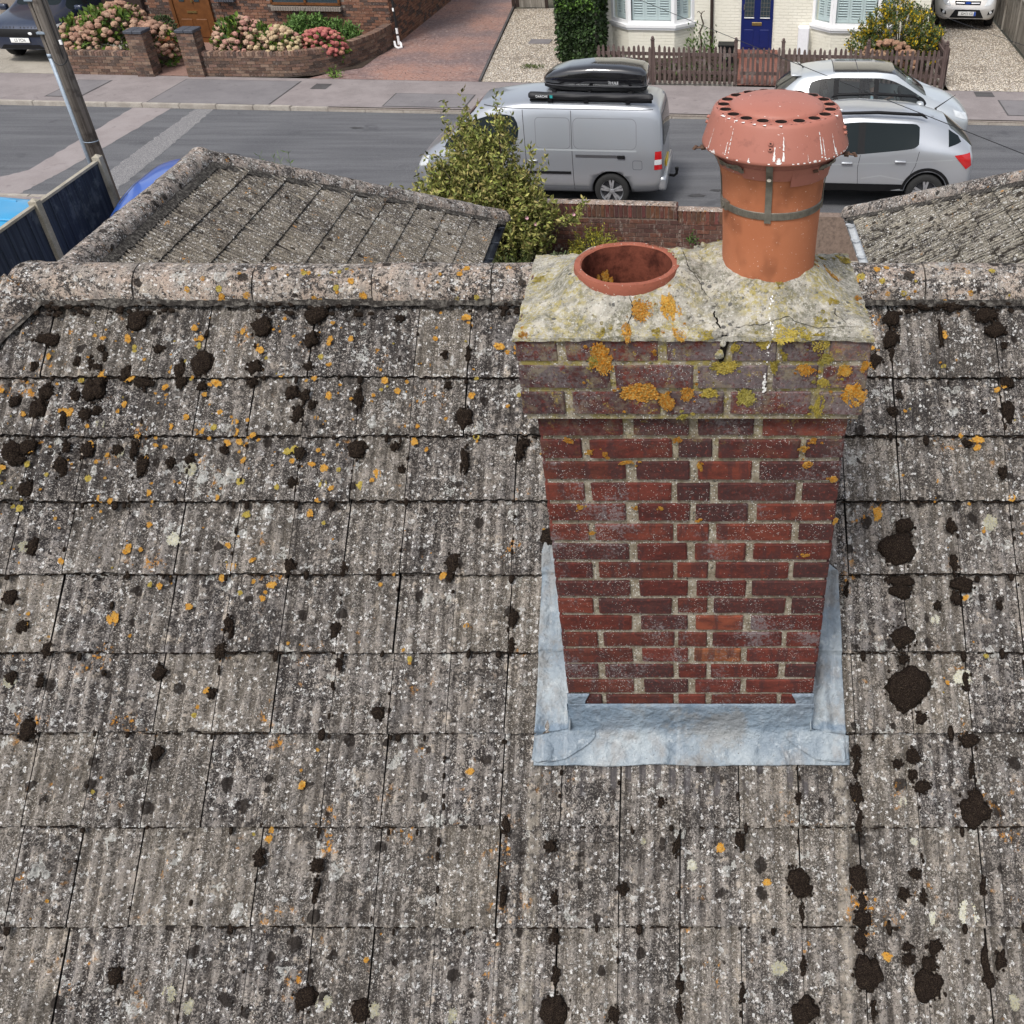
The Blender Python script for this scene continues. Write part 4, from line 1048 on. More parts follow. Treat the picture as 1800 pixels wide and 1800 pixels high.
# the open split in the top course: dark patch painted as its shade, with crumbs of mortar wedged in it
sl_ = MB()
sl_.add([(x_, 2.0972, z_) for x_, z_ in ((.088, 5.677), (.094, 5.683), (.106, 5.684), (.117, 5.676), (.112, 5.660), (.108, 5.648), (.105, 5.628), (.099, 5.612), (.090, 5.609), (.086, 5.625), (.091, 5.642), (.093, 5.66))], [tuple(range(12))[::-1]])
sl_.build('crack', [M['crack']], ch)
def rock(name, c, r, mat, parent, seed, sq=(1, 1, 1)):
    bm = bmesh.new(); bmesh.ops.create_icosphere(bm, subdivisions=2, radius=r)
    for v in bm.verts:
        k = 1 + .35 * vnoise(v.co.x / r * 1.2 + seed, v.co.y / r * 1.2, v.co.z / r * 1.2 + seed)
        v.co = Vector((v.co.x * k * sq[0], v.co.y * k * sq[1], v.co.z * k * sq[2]))
    me = bpy.data.meshes.new(name); bm.to_mesh(me); bm.free(); me.materials.append(mat)
    return place(name, me, parent, Matrix.Translation(c))
for i, (x, z, r_) in enumerate([(.092, 5.632, .010), (.085, 5.628, .007), (.098, 5.66, .007), (.088, 5.69, .010), (.103, 5.692, .007), (.078, 5.684, .009)]):
    rock('mortar_crumb', (x, 2.096, z), r_, M['flaunch'], ch, i, (1, .6, 1.3))
for i in range(16):
    rock('mortar_crumb', (rng.uniform(-.01, .09), rng.uniform(2.37, 2.46), 0) if i < 9 else (rng.uniform(.0, .1), rng.uniform(2.12, 2.3), 0), .004, M['flaunch'], ch, i)
for o in [o for o in ch.children if o.name.startswith('mortar_crumb')][6:]:
    l = o.matrix_basis.translation; w_ = wm(ch) @ l
    k = rng.uniform(.8, 2.2)
    o.matrix_basis = wm(ch).inverted() @ Matrix.Translation((w_.x, w_.y, zfl(w_.x, w_.y) + .002)) @ Matrix.Scale(k, 4)
# lichens and bird lime
def nrm_top(x, y):
    e = .008
    return Vector((-(zfl(x + e, y) - zfl(x - e, y)) / (2 * e), -(zfl(x, y + e) - zfl(x, y - e)) / (2 * e), 1)).normalized()
for x, y, a, b_, k in LICH_TOP:
    y = max(y, KY0 + .003); x = min(max(x, KX0 + .008), KX1 - .008)
    nn = nrm_top(x, y); t = Vector((1, 0, 0)); t = (t - nn * t.dot(nn)).normalized(); u = nn.cross(t)
    place('lichen_patch', LICH[rng.randrange(7)], ch, frame((x, y, zfl(x, y) - .001), t, u, nn) @ Matrix.Rotation(rng.uniform(-.4, .4), 4, 'Z') @ Matrix.Diagonal((a * 1.35, b_ * 1.15, .035, 1)), color=(OLIVE if k else ORANGE)[rng.randrange(3)])
    for _ in range(5):
        xs, ys = x + rng.gauss(0, a * 1.1), y + rng.gauss(0, b_ * 1.0); s_ = rng.uniform(.0025, .007)
        if KX0 + .006 < xs < KX1 - .006 and KY0 + .004 < ys < KY1: place('lichen_patch', LICH[rng.randrange(7)], ch, frame((xs, ys, zfl(xs, ys) - .001), t, u, nn) @ Matrix.Diagonal((s_, s_ * 1.4, .02, 1)), color=(OLIVE if k else ORANGE)[rng.randrange(3)])
for x, z, a, b_, k in LICH_FRONT:
    yf = KY0 if z > 5.44 else CY0
    place('lichen_patch', LICH[rng.randrange(7)], ch, frame((x, yf - .0005, z), (1, 0, 0), (0, 0, 1), (0, -1, 0)) @ Matrix.Rotation(rng.uniform(-.5, .5), 4, 'Z') @ Matrix.Diagonal((a * 1.35, b_ * 1.3, .035, 1)), color=(OLIVE if k else ORANGE)[rng.randrange(3)])
    for _ in range(4):
        xs, zs = x + rng.gauss(0, a * 1.2), z + rng.gauss(0, b_ * 1.1); s_ = rng.uniform(.002, .006)
        if KX0 + .035 < xs < KX1 - .035 and zs < 5.67 and (zs > 5.45) == (z > 5.44): place('lichen_patch', LICH[rng.randrange(7)], ch, frame((xs, yf - .0005, zs), (1, 0, 0), (0, 0, 1), (0, -1, 0)) @ Matrix.Diagonal((s_ * 1.3, s_, .02, 1)), color=(OLIVE if k else ORANGE)[rng.randrange(3)])
lm = MB()
def streak_front(x, z0, z1, w0, y):
    n = 14; vs, fs = [], []
    for i in range(n + 1):
        z = z0 + (z1 - z0) * i / n; w2 = w0 * rng.uniform(.3, 1)
        vs += [(x - w2 + rng.uniform(-.001, .001), y, z), (x + w2, y, z)]
        if i: q = 2 * i; fs.append((q - 2, q - 1, q + 1, q))
    lm.add(vs, fs)
def splat(c, t, u, r):
    k = [rng.uniform(.5, 1.25) for _ in range(7)]
    lm.add([tuple(Vector(c) + (Vector(t) * math.cos(i * .8976) + Vector(u) * math.sin(i * .8976) * rng.uniform(1, 1.8)) * r * k[i]) for i in range(7)], [tuple(range(7))])
for i in range(34):
    z = 5.678 - .155 * rng.random() ** .8
    if 5.588 < z < 5.60: continue
    splat((.2105 - .10 * (5.678 - z) * .5 + rng.gauss(0, .0016), KY0 - .0022 - .0001 * i, z), (1, 0, 0), (0, 0, 1), rng.uniform(.0010, .0030) * (1.5 if z < 5.58 else 1))
for i in range(26):
    y = rng.uniform(2.10, 2.185); x = .2145 + .004 * math.sin(y * 90) + rng.gauss(0, .0012)
    nn = nrm_top(x, y); u_ = Vector((0, 1, 0)); u_ = (u_ - nn * u_.dot(nn)).normalized()
    splat(Vector((x, y, zfl(x, y))) + nn * (.0018 + .0001 * i), (1, 0, 0), u_, rng.uniform(.0008, .0026))
tag(lm.build('bird_lime', [M['lime']], ch), kind='stuff')

# ---- lead flashing: apron dressed over the tiles, side strips, lapped corner pieces
def rib(x): return .0045 * math.cos(2 * math.pi * (x + .01) / .05) * .9
def course_step(y):      # height of the tile surface above the nose plane at y
    for a in ROWS + [1.14]:
        if y >= a - .001:
            nxt = y - a; return .002 - .045 * min(nxt, .3)
    return 0
def lead_h(x, y, lift=.0): return course_step(y) + .5 * rib(x) + .006 + .010 * vnoise(x, y, 4, 9) + .005 * vnoise(x, y, 6, 22) + .003 * math.sin(x * 61 + 2 * vnoise(x, y, 2, 5)) * max(0, min(1, (2.11 - y) / .04)) + lift
FY = CY0 - .004
ap = MB()
def apron(u, v):
    x = -.505 + 1.07 * u
    if v < .3:      # upstand against the bricks
        t = v / .3; xx = max(CX0 - .004, min(CX1 + .004, x))
        return (xx, FY - .001 - .006 * t * t - .004 * math.exp(-((t - .5) / .2) ** 2) * vnoise(x, 0, 1, 6), 4.303 - (4.303 - 4.168) * t + .002 * vnoise(x, t, 2, 8))
    t = (v - .3) / .7
    yb = 2.035 + .006 * vnoise(x, 1, 1, 6)
    y = FY - .012 + (yb - FY + .012) * t
    p = on_slope(x, y, lead_h(x, y) * min(1, t * 3) + .012 * (1 - t) ** 2 - .002)
    return tuple(p)
ap.grid(apron, 120, 26)
ao = ap.build('lead_apron', [M['lead']], ch, smooth=True)
m_ = ao.modifiers.new('thickness', 'SOLIDIFY'); m_.thickness = .003; m_.offset = -1
def side_strip(sgn):
    b = MB()
    xi = CX0 - .001 if sgn < 0 else CX1 + .001
    top = 2.66 if sgn < 0 else 2.60
    def fn(u, v):
        y = 2.048 + (top - 2.048) * v
        wid = .122 if v < .93 else .122 - (.05 if sgn > 0 else .012) * (v - .93) / .07
        wid += .006 * vnoise(0, y, 3, 5) + (.010 * max(0, 1 - v * 6))
        t = u
        x = xi + sgn * wid * t
        h = .006 + course_step(y) + .010 * math.exp(-((t - .42) / .15) ** 2) * (1 if sgn > 0 else .6) - .006 * math.exp(-((t - .7) / .12) ** 2) + .008 * vnoise(x, y, 6, 12) + .004 * vnoise(x, y, 2, 26)
        if y < 2.15: h -= .007 * min(1, (2.15 - y) / .02)
        if t < .12 and y > 2.128: h += .05 * (1 - t / .12) ** 2
        # crease where it steps over each tile nose
        for a in ROWS:
            h += .006 * math.exp(-((y - a - .004) / .008) ** 2)
        return tuple(on_slope(x, y, h + .0075))
    b.grid(fn if sgn > 0 else (lambda u, v: fn(1 - u, v)), 26, 110)
    o = b.build('lead_strip', [M['lead']], ch, smooth=True)
    m_ = o.modifiers.new('thickness', 'SOLIDIFY'); m_.thickness = .003; m_.offset = -1
    # corner piece folded round onto the apron, with a curved lap edge
    c = MB()
    def cf(u, v):
        if v < .35:
            t = v / .35
            wdt = .074 - .020 * min(1, t * 4) + .032 * max(0, t - .25) / .75
            x = xi - sgn * (wdt * u) + sgn * .001
            return (x, FY - .0035 - .006 * t * t, 4.352 - (4.352 - 4.172) * t)
        t = (v - .35) / .65
        xo = xi + sgn * .120
        rch = .086 - .120 * t ** 1.35 - .055 * max(0, (t - .88) / .12) ** 2
        x_in = xi - sgn * rch
        x = xo + (x_in - xo) * u
        y = FY - .012 + (2.044 - FY + .012) * t
        hh = lead_h(x, y, .0055) * min(1, t * 3 + .2) + .012 * (1 - t) ** 2
        return tuple(on_slope(x, y, hh + .0050 + .004 * math.exp(-((u - .45) / .2) ** 2)))
    c.grid(cf if sgn < 0 else (lambda u, v: cf(1 - u, v)), 24, 30)
    o = c.build('lead_corner', [M['lead']], ch, smooth=True)
    m_ = o.modifiers.new('thickness', 'SOLIDIFY'); m_.thickness = .0045; m_.offset = 1
side_strip(-1); side_strip(1)
for x, y, s in ((-.475, 2.665, .034), (-.445, 2.66, .022), (.478, 2.62, .022), (.468, 2.70, .014), (-.40, 2.74, .018), (.47, 2.66, .012)):
    place('moss_clump', MOSSM[rng.randrange(7)], roof, frame(on_slope(x, y, .0), acv, upv, nov) @ Matrix.Diagonal((s, s * 1.1, .018, 1)))
# ---- pots
p1 = thing('chimney_pot', 'short open terracotta chimney pot with a chipped round rim', 'chimney pot', (P1[0], P1[1], 5.72))
b = MB()
b.lathe([(.132, -.03), (.133, .025), (.1345, .034), (.1345, .048), (.1325, .056), (.1185, .0565), (.1150, .053)], 56, (P1[0], P1[1], 5.72))
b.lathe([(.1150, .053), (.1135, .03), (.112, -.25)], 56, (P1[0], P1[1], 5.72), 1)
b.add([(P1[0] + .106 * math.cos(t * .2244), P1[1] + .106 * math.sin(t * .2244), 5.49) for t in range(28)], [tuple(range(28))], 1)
po = b.build('pot_body', [M['terra_old'], M['soot_shade']], p1); sharp(po, 40)
for v in po.data.vertices:
    k = vnoise(v.co.x, v.co.y, v.co.z, 22); v.co.z += .0025 * k if v.co.z > .02 else 0
for a, h, s, k in ((2.2, 5.70, .014, 0), (2.42, 5.70, .009, 1), (2.05, 5.685, .008, 0)):
    nn = Vector((-math.cos(a), -math.sin(a), 0)); t = Vector((-math.sin(a), math.cos(a), 0))
    place('lichen_patch', LICH[k], p1, frame((P1[0] + .1055 * math.cos(a), P1[1] + .1055 * math.sin(a), h), t, (0, 0, 1), t.cross(Vector((0, 0, 1)))) @ Matrix.Diagonal((s, s * 1.6, .02, 1)), color=ORANGE[0])
for i in range(7):
    a = rng.uniform(-.5, .9); rock('mortar_crumb', (P1[0] + .128 * math.cos(a), P1[1] + .128 * math.sin(a), 5.772), rng.uniform(.003, .008), M['lime'], p1, i, (1.2, 1, .4))

p2 = thing('chimney_pot', 'tall terracotta chimney pot wearing a round vented metal cowl', 'chimney pot', (P2[0], P2[1], 5.70))
C2 = (P2[0], P2[1], 0)
b = MB()
b.lathe([(.117, 5.66), (.118, 5.80), (.1215, 5.90), (.123, 5.925), (.129, 5.938), (.131, 5.955), (.131, 5.985), (.120, 5.99), (.110, 5.98), (.108, 5.85)], 64, C2)
sharp(b.build('pot_body', [M['terra']], p2), 40)
# collar with a stepped lower edge
cl = MB()
segs = [(-2.75, -2.2, 5.952), (-2.2, -1.35, 5.944), (-1.35, -.35, 5.936), (-.35, .6, 5.95), (.6, 1.7, 5.945), (1.7, 3.55, 5.95)]
for a0, a1, zb in segs:
    def cf(u, v, r=.1335):
        a = a0 + (a1 - a0) * u
        return (P2[0] + (r + .012 * v) * math.cos(a), P2[1] + (r + .012 * v) * math.sin(a), zb + (5.988 - zb) * v)
    cl.grid(cf, 14, 2)
    cl.grid(lambda u, v: cf(1 - u, v, .131), 14, 2)
cl.build('collar', [M['cowl']], p2, smooth=False)
cr = MB(); cr.lathe([(.118, 5.96), (.118, 6.05)], 40, C2); cr.lathe([(.143, 5.982), (.148, 6.03)], 48, C2, 1); cr.build('inner_guard', [M['dark_hole'], M['cowl']], p2)
# cowl skirt
ck2 = MB()
ck2.lathe([(.1705, 6.018), (.1725, 6.022), (.1715, 6.030), (.1515, 6.112), (.1485, 6.123), (.1455, 6.131), (.140, 6.134)], 72, C2)
ck2.lathe([(.139, 6.128), (.145, 6.116), (.168, 6.03), (.1705, 6.018)], 72, C2, 1)
sk = ck2.build('cowl', [M['cowl'], M['dark_hole']], p2, smooth=True)
# flat ring pierced by round vents: built as ring sectors with true holes and short sleeves
NV = 19
rb = MB()
r0_, r1_, rc, rv = .1085, .141, .1235, .0142
for k in range(NV):
    a0 = 2 * math.pi * k / NV + .08
    half = math.pi / NV
    outer = []
    m8 = 24
    for i in range(m8):         # outline of the sector, matched to the hole ring
        t = 2 * math.pi * i / m8
        # direction in local (radial, tangential)
        dx, dy = math.cos(t), math.sin(t)
        hr, ht = (r1_ - r0_) / 2, rc * half
        sc_ = 1 / max(abs(dx) / hr, abs(dy) / ht)
        rr = rc + dx * sc_; th = a0 + dy * sc_ / rc
        outer.append((P2[0] + rr * math.cos(th), P2[1] + rr * math.sin(th), 6.1335))
    def hole(z, rad):
        o_ = []
        for i in range(m8):
            t = 2 * math.pi * i / m8
            rr = rc + rad * math.cos(t); tt = rad * math.sin(t)
            o_.append((P2[0] + rr * math.cos(a0) - tt * math.sin(a0), P2[1] + rr * math.sin(a0) + tt * math.cos(a0), z))
        return o_
    rings = [outer, hole(6.1345, rv + .002), hole(6.1385, rv + .0008), hole(6.1385, rv - .0006), hole(6.112, rv - .0006)]
    vs = [p for r_ in rings for p in r_]
    fs = []
    for j in range(4):
        for i in range(m8):
            fs.append((j * m8 + i, j * m8 + (i + 1) % m8, (j + 1) * m8 + (i + 1) % m8, (j + 1) * m8 + i))
    rb.add(vs, fs[:m8 * 3]); rb.add(vs, fs[m8 * 3:], 1)
rg = rb.build('vent_ring', [M['cowl'], M['dark_hole']], sk, smooth=False); sharp(rg, 30)
dm = MB()
dm.lathe([(.1095, 6.132), (.1085, 6.142), (.102, 6.150), (.088, 6.1595), (.062, 6.168), (.03, 6.1725), (.0005, 6.1738)], 64, C2)
dm.build('dome', [M['cowl']], sk, smooth=True)
bf = MB(); bf.lathe([(.0, 6.112), (.1405, 6.112)], 40, C2); bf.build('shade_disc', [M['dark_hole']], sk)  # dark disc added under the vents to give the holes their shade
for a in (-1.72, -.28, 1.3, 2.9):
    for z, rr in ((6.086, .1615), (6.070, .1645)):
        s_ = MB(); nn = Vector((math.cos(a), math.sin(a), .18)).normalized(); c_ = Vector((P2[0] + rr * math.cos(a), P2[1] + rr * math.sin(a), z))
        s_.tube([c_ - nn * .003, c_ + nn * .003], .0058, 12, 0); s_.tube([c_ + nn * .003, c_ + nn * .0036], .0025, 8, 1)
        s_.build('rivet', [M['cowl'], M['dark_hole']], sk)
# lime streaks down the skirt
ls = MB()
def skirt(a, z): 
    t = (z - 6.024) / (6.122 - 6.024); r = .1725 + (.1496 - .1725) * t
    return (P2[0] + r * math.cos(a), P2[1] + r * math.sin(a), z)
for a, z0, z1, w0 in ((-1.54, 6.035, 6.104, .016), (-1.66, 6.032, 6.075, .020), (-1.60, 6.026, 6.044, .05), (-.98, 6.034, 6.108, .017), (-.93, 6.03, 6.09, .012), (-.72, 6.03, 6.092, .010), (-.70, 6.03, 6.05, .03), (-2.32, 6.04, 6.112, .009), (-2.37, 6.03, 6.07, .012), (-2.75, 6.03, 6.09, .008), (-2.0, 6.026, 6.038, .02), (-1.2, 6.028, 6.05, .005), (-2.6, 6.024, 6.034, .05), (-1.1, 6.024, 6.031, .05)):
    n_ = 16; vs, fs = [], []
    for i in range(n_ + 1):
        z = z0 + (z1 - z0) * i / n_; w2 = w0 * rng.uniform(.25, 1.0) * (1.2 - .8 * i / n_) ; da = rng.uniform(-.004, .004)
        for s_ in (-1, 1):
            p = Vector(skirt(a + da + s_ * w2, z)); p += Vector((math.cos(a), math.sin(a), 0)) * .0009; vs.append(tuple(p))
        if i and rng.random() > .12: q = 2 * i; fs.append((q - 2, q - 1, q + 1, q))
    ls.add(vs, fs)
for a in np.linspace(-2.9, -.2, 34):
    if rng.random() < .6:
        a += rng.uniform(-.03, .03); ls.add([skirt(a, 6.0245), skirt(a + .03, 6.0245), skirt(a + .028, 6.031), skirt(a + .01, 6.033)], [(0, 1, 2, 3)])
    if rng.random() < .3:
        a += rng.uniform(-.09, .09); c_ = (P2[0] + .146 * math.cos(a), P2[1] + .146 * math.sin(a), 6.1335)
        ls.add([(c_[0] - .004, c_[1], c_[2]), (c_[0] + .003, c_[1] - .004, c_[2] - .001), (c_[0] + .005, c_[1] + .002, c_[2] + .001)], [(0, 1, 2)])
tag(ls.build('bird_lime', [M['lime']], sk), kind='stuff')
# worm-drive band, straps, bolts
bn = MB()
bn.lathe([(.1215, 5.872), (.1232, 5.873), (.1232, 5.887), (.1215, 5.888)], 72, C2)
for k in range(70):
    a = -2.85 + 2.6 * k / 70
    bn.box(P2[0] + .1236 * math.cos(a), P2[1] + .1236 * math.sin(a), 5.88, .0012, .0016, .010, a)
band = bn.build('band_clamp', [M['steel']], p2)
bk = MB(); a = -2.72; bk.box(P2[0] + .127 * math.cos(a), P2[1] + .127 * math.sin(a), 5.884, .010, .026, .017, a); bk.tube([(P2[0] + .136 * math.cos(a), P2[1] + .136 * math.sin(a) , 5.884), (P2[0] + .128 * math.cos(a), P2[1] + .128 * math.sin(a), 5.884)], .006, 8)
bk.build('screw_housing', [M['steel']], band)
for a in (-1.72, -.12, 3.02, 1.4):
    st = MB()
    c_, s_ = math.cos(a), math.sin(a)
    def sp(r, z, w2): return [(P2[0] + r * c_ - w2 * s_ * k, P2[1] + r * s_ + w2 * c_ * k, z) for k in (-1, 1)]
    prof = [(.1245, 5.866), (.1250, 5.885), (.1245, 5.905), (.1285, 5.935), (.1365, 5.950), (.150, 5.985), (.151, 6.02)]
    vs = []; 
    for r_, z in prof: vs += sp(r_, z, .0078)
    for r_, z in prof: vs += sp(r_ - .002, z, .0078)
    m7 = len(prof) * 2
    fs = [(2 * i, 2 * i + 1, 2 * i + 3, 2 * i + 2) for i in range(len(prof) - 1)] + [(m7 + 2 * i + 1, m7 + 2 * i, m7 + 2 * i + 2, m7 + 2 * i + 3) for i in range(len(prof) - 1)]
    fs += [(2 * i + 2, 2 * i, m7 + 2 * i, m7 + 2 * i + 2) for i in range(len(prof) - 1)] + [(2 * i + 1, 2 * i + 3, m7 + 2 * i + 3, m7 + 2 * i + 1) for i in range(len(prof) - 1)]
    st.add(vs, fs)
    sto = st.build('strap', [M['steel']], p2)
    if a < -1:
        bo = MB(); bo.tube([(P2[0] + .139 * c_, P2[1] + .139 * s_, 5.952), (P2[0] + .146 * c_, P2[1] + .146 * s_, 5.955)], .0055, 6); bo.build('bolt', [M['steel']], sto)
for a, z in ((-.18, 5.992), (-3.05, 6.010), (2.2, 6.0)):
    bo = MB(); c_, s_ = math.cos(a), math.sin(a)
    bo.tube([(P2[0] + .14 * c_, P2[1] + .14 * s_, z), (P2[0] + .19 * c_, P2[1] + .19 * s_, z - .004)], .0042, 8)
    bo.tube([(P2[0] + .165 * c_, P2[1] + .165 * s_, z - .002), (P2[0] + .176 * c_, P2[1] + .176 * s_, z - .003)], .0095, 6)
    bo.tube([(P2[0] + .186 * c_, P2[1] + .186 * s_, z + .004), (P2[0] + .193 * c_, P2[1] + .193 * s_, z - .010)], .0045, 6)
    bo.build('bolt', [M['rust']], p2)
wv = MB()
wv.tube([(P2[0] + .139 * math.cos(t), P2[1] + .139 * math.sin(t), 5.968 + .018 * (t + 1.2)) for t in np.linspace(-1.3, -.5, 12)], .0011, 5)
wv.tube([(P2[0] + .145 * math.cos(-.95) - .004, P2[1] + .145 * math.sin(-.95), 5.972), (P2[0] + .145 * math.cos(-.95) + .008, P2[1] + .145 * math.sin(-.95), 5.975)], .005, 6)
wv.build('tie_wire', [M['rust']], p2)
fr_ = MB()
for a0, a1 in ((-2.75, -2.15), (-.85, -.35)):
    def ff(u, v):
        a = a0 + (a1 - a0) * u; r = .140 + .014 * v + .006 * vnoise(a, v, 1, 9)
        return (P2[0] + r * math.cos(a), P2[1] + r * math.sin(a), 5.966 + .026 * v + .012 * vnoise(a, v, 4, 6))
    fr_.grid(ff, 16, 5)
fr_.build('torn_foil', [M['steel']], p2)

ZM = [(5.0, 5.05), (5.66, 5.70), (5.88, 5.93), (5.925, 5.985), (5.944, 6.018), (5.99, 6.048), (6.02, 6.066), (6.134, 6.146), (6.175, 6.169), (7, 7)]
def zmap(z): return float(np.interp(z, [a for a, _ in ZM], [b_ for _, b_ in ZM]))
def remap(o):
    if o.type == 'MESH':
        w_ = wm(o); iw = w_.inverted()
        for v in o.data.vertices:
            p = w_ @ v.co; p.z = zmap(p.z); v.co = iw @ p
        o.data.update()
    for c_ in o.children: remap(c_)
remap(p2)
# ================================================================= the street
def put(mb, name, mats, parent=None, Mw=STREET, smooth=False):
    if parent is not None: return place(name, mb.mesh(name, mats, smooth, wm(parent).inverted() @ Mw), parent, world=False)
    return place(name, mb.mesh(name, mats, smooth, Mw), None, world=False)
def sheet(name, pts, z, mat, Mw=STREET, parent=None, kind='structure'):
    b = MB(); b.add([(x, y, z) for x, y in pts], [tuple(range(len(pts)))])
    o = put(b, name, [mat], parent, Mw)
    if kind: tag(o, kind=kind)
    return o
def rect(a, b_, c, d_): return [(a, c), (b_, c), (b_, d_), (a, d_)]
ID = Matrix.Identity(4)
sheet('ground', [(-500, -500), (500, -500), (500, 700), (-500, 700)], -.09, M['earth'], ID)
RZD = -.055
sheet('road', rect(-70, 60, -5.95, .0), RZD, M['asphalt'])
sheet('pavement', rect(-70, 60, .11, 2.5), .03, M['pave'])
pn = sheet('pavement', rect(-70, 60, -7.62, -6.05), .03, M['pave'])
def patch(name, pts, z, mat, parent_name=None):
    return sheet(name, pts, z, mat)
def strip(name, A, B, z, mat, j=.03, n=40):
    b = MB()
    def fn(u, v):
        t = v * (len(A) - 1); i = min(len(A) - 2, int(t)); t -= i
        l = Vector(A[i]).lerp(Vector(A[i + 1]), t); r = Vector(B[i]).lerp(Vector(B[i + 1]), t)
        l.x += j * vnoise(v * 9, 1, 3, 4); r.x += j * vnoise(v * 9, 7, 3, 4)
        p = l.lerp(r, u); return (p.x, p.y, z)
    b.grid(fn, 4, n)
    return tag(put(b, name, [mat]), kind='structure')
def ragged(pts, n=8, a=.03):
    out = []
    for (x0, y0), (x1, y1) in zip(pts, pts[1:] + pts[:1]):
        for t in np.linspace(0, 1, n)[:-1]: out.append((x0 + (x1 - x0) * t + rng.uniform(-a, a), y0 + (y1 - y0) * t + rng.uniform(-a, a)))
    return out
def from_w(l): return [( (Matrix(STREET).inverted() @ Vector((x, y, 0))).x, (Matrix(STREET).inverted() @ Vector((x, y, 0))).y) for x, y in l]
strip('road_repair', [(-14.4, -5.94), (-13.2, -4.4), (-13.3, -.02)], [(-12.6, -5.94), (-12.45, -4.4), (-12.35, -.02)], RZD + .004, M['trench'], .05)
strip('road_repair', [(-11.4, -5.93), (-11.6, -2.9), (-11.75, -.02)], [(-10.75, -5.93), (-11.0, -2.9), (-11.3, -.02)], RZD + .004, M['speckle'], .07)
for a, b_, c, d_, m_ in ((-15.75, -14.9, .5, 1.95, 'pave_dark'), (-13.0, -10.0, .14, 2.2, 'pave_dark'), (-7.2, -5.25, .22, 1.3, 'pave_dark'), (-9.5, -9.1, 1.55, 2.02, 'pave_line'), (-4.9, -3.9, .5, 1.4, 'pave_dark'), (7.6, 9.0, .5, 1.7, 'pave_dark'), (7.1, 7.55, 2.0, 2.4, 'pave_line')):
    if m_ == 'pave_dark': sheet('footway_seam', rect(a - .035, b_ + .035, c - .035, d_ + .035), .033, M['pave_line'])
    sheet('footway_repair', rect(a, b_, c, d_), .037, M[m_])
for pp, qq, ra in ((.62, -4.9, .20), (.98, -4.6, .15), (1.15, -3.4, .14), (-9.5, -3.2, .25), (-7.4, -1.2, .16), (2.6, -3.0, .3)):
    sheet('oil_stain', [(pp + ra * rng.uniform(.6, 1.2) * math.cos(k * .45), qq + ra * .5 * rng.uniform(.6, 1.2) * math.sin(k * .45)) for k in range(14)], RZD + .005, M['oil'])
for q0, q1, nm in ((.0, .12, 'far'), (-6.06, -5.94, 'near')):
    kb = MB(); kb.box(-5, (q0 + q1) / 2, -.03, 130, q1 - q0 - .03, .09)
    ko = tag(put(kb, 'kerb', [M['smortar']]), kind='structure')
    st = MB(); st.box(0, 0, 0, .905, q1 - q0, .12); sm_ = st.mesh('kerb_stone', [M['kerb']])
    bm = bmesh.new(); bm.from_mesh(sm_); bmesh.ops.bevel(bm, geom=list(bm.edges), offset=.012, segments=2, affect='EDGES'); bm.to_mesh(sm_); bm.free()
    for k in range(-24, 13):
        p = k * .915 + .2
        dz = rng.uniform(-.006, .006)
        if nm == 'far' and p > -8.6: dz -= .045
        elif nm == 'far' and p > -9.6: dz -= .02
        place('kerb_stone', sm_, ko, STREET @ Matrix.Translation((p, (q0 + q1) / 2 + rng.uniform(-.006, .006), -.018 + dz)) @ Matrix.Rotation(R(rng.uniform(-.4, .4)), 4, 'Z'))
# front gardens and drives on the far side
sheet('driveway', [(-26, 2.5), (-15.1, 2.5), (-15.4, 14), (-26, 14)], .034, M['conc'])
sheet('path', [(-14.05, 2.5), (-13.0, 2.5), (-13.2, 6.2), (-15.2, 6.2)], .038, M['block'])
sheet('flower_bed', [(-16.2, 2.6), (-14.1, 2.6), (-14.6, 6.1), (-16.4, 6.1)], .042, M['soil'])
sheet('flower_bed', [(-12.8, 2.7), (-9.9, 2.7), (-8.85, 3.6), (-8.75, 6.1), (-13.2, 6.1)], .045, M['soil'])
sheet('driveway', [(-9.9, 2.5), (-5.42, 2.5), (-6.35, 11.2), (-7.2, 20), (-8.7, 20), (-8.7, 5.5), (-9.0, 3.8)], .034, M['stamped'])
sheet('gravel_bed', [(-5.36, 2.5), (-2.4, 2.5), (-2.5, 6), (-5.0, 11.4), (-6.28, 11.2)], .036, M['gravel'])
sheet('gravel_drive', [(6.5, 2.5), (9.0, 2.5), (9.05, 22), (6.25, 22), (6.36, 9)], .036, M['gravel'])
eb = MB(); eb.box(0, 0, .035, .06, 8.9, .09); e1 = put(eb, 'edging', [M['pave_line']], None, STREET @ Matrix.Translation((-5.87, 6.9, 0)) @ Matrix.Rotation(R(6.2), 4, 'Z')); tag(e1, kind='structure')
sheet('front_garden', [(-2.4, 2.6), (1.2, 2.6), (1.2, 5.8), (-2.4, 5.8)], .034, M['soil'])
sheet('front_garden', [(2.3, 2.6), (6.35, 2.6), (6.35, 5.8), (2.3, 5.8)], .034, M['soil'])
n = NT('red_path_tiles', .7); bt = n.vor(5, n.P, 'DISTANCE_TO_EDGE', 0.0); M['redtile'] = n.out(n.mix(n.ss(bt.outputs['Distance'], .0, .04), (.07, .03, .025), n.mix(n.noise(6, 4), (.15, .06, .045), (.22, .095, .07))))
sheet('path', rect(1.2, 2.3, 2.6, 5.8), .042, M['redtile'])
ds = MB(); ds.box(1.65, 5.5, .10, 1.2, .4, .16); tag(put(ds, 'doorstep', [M['redtile']]), 'red tiled doorstep under the blue front door', 'step')
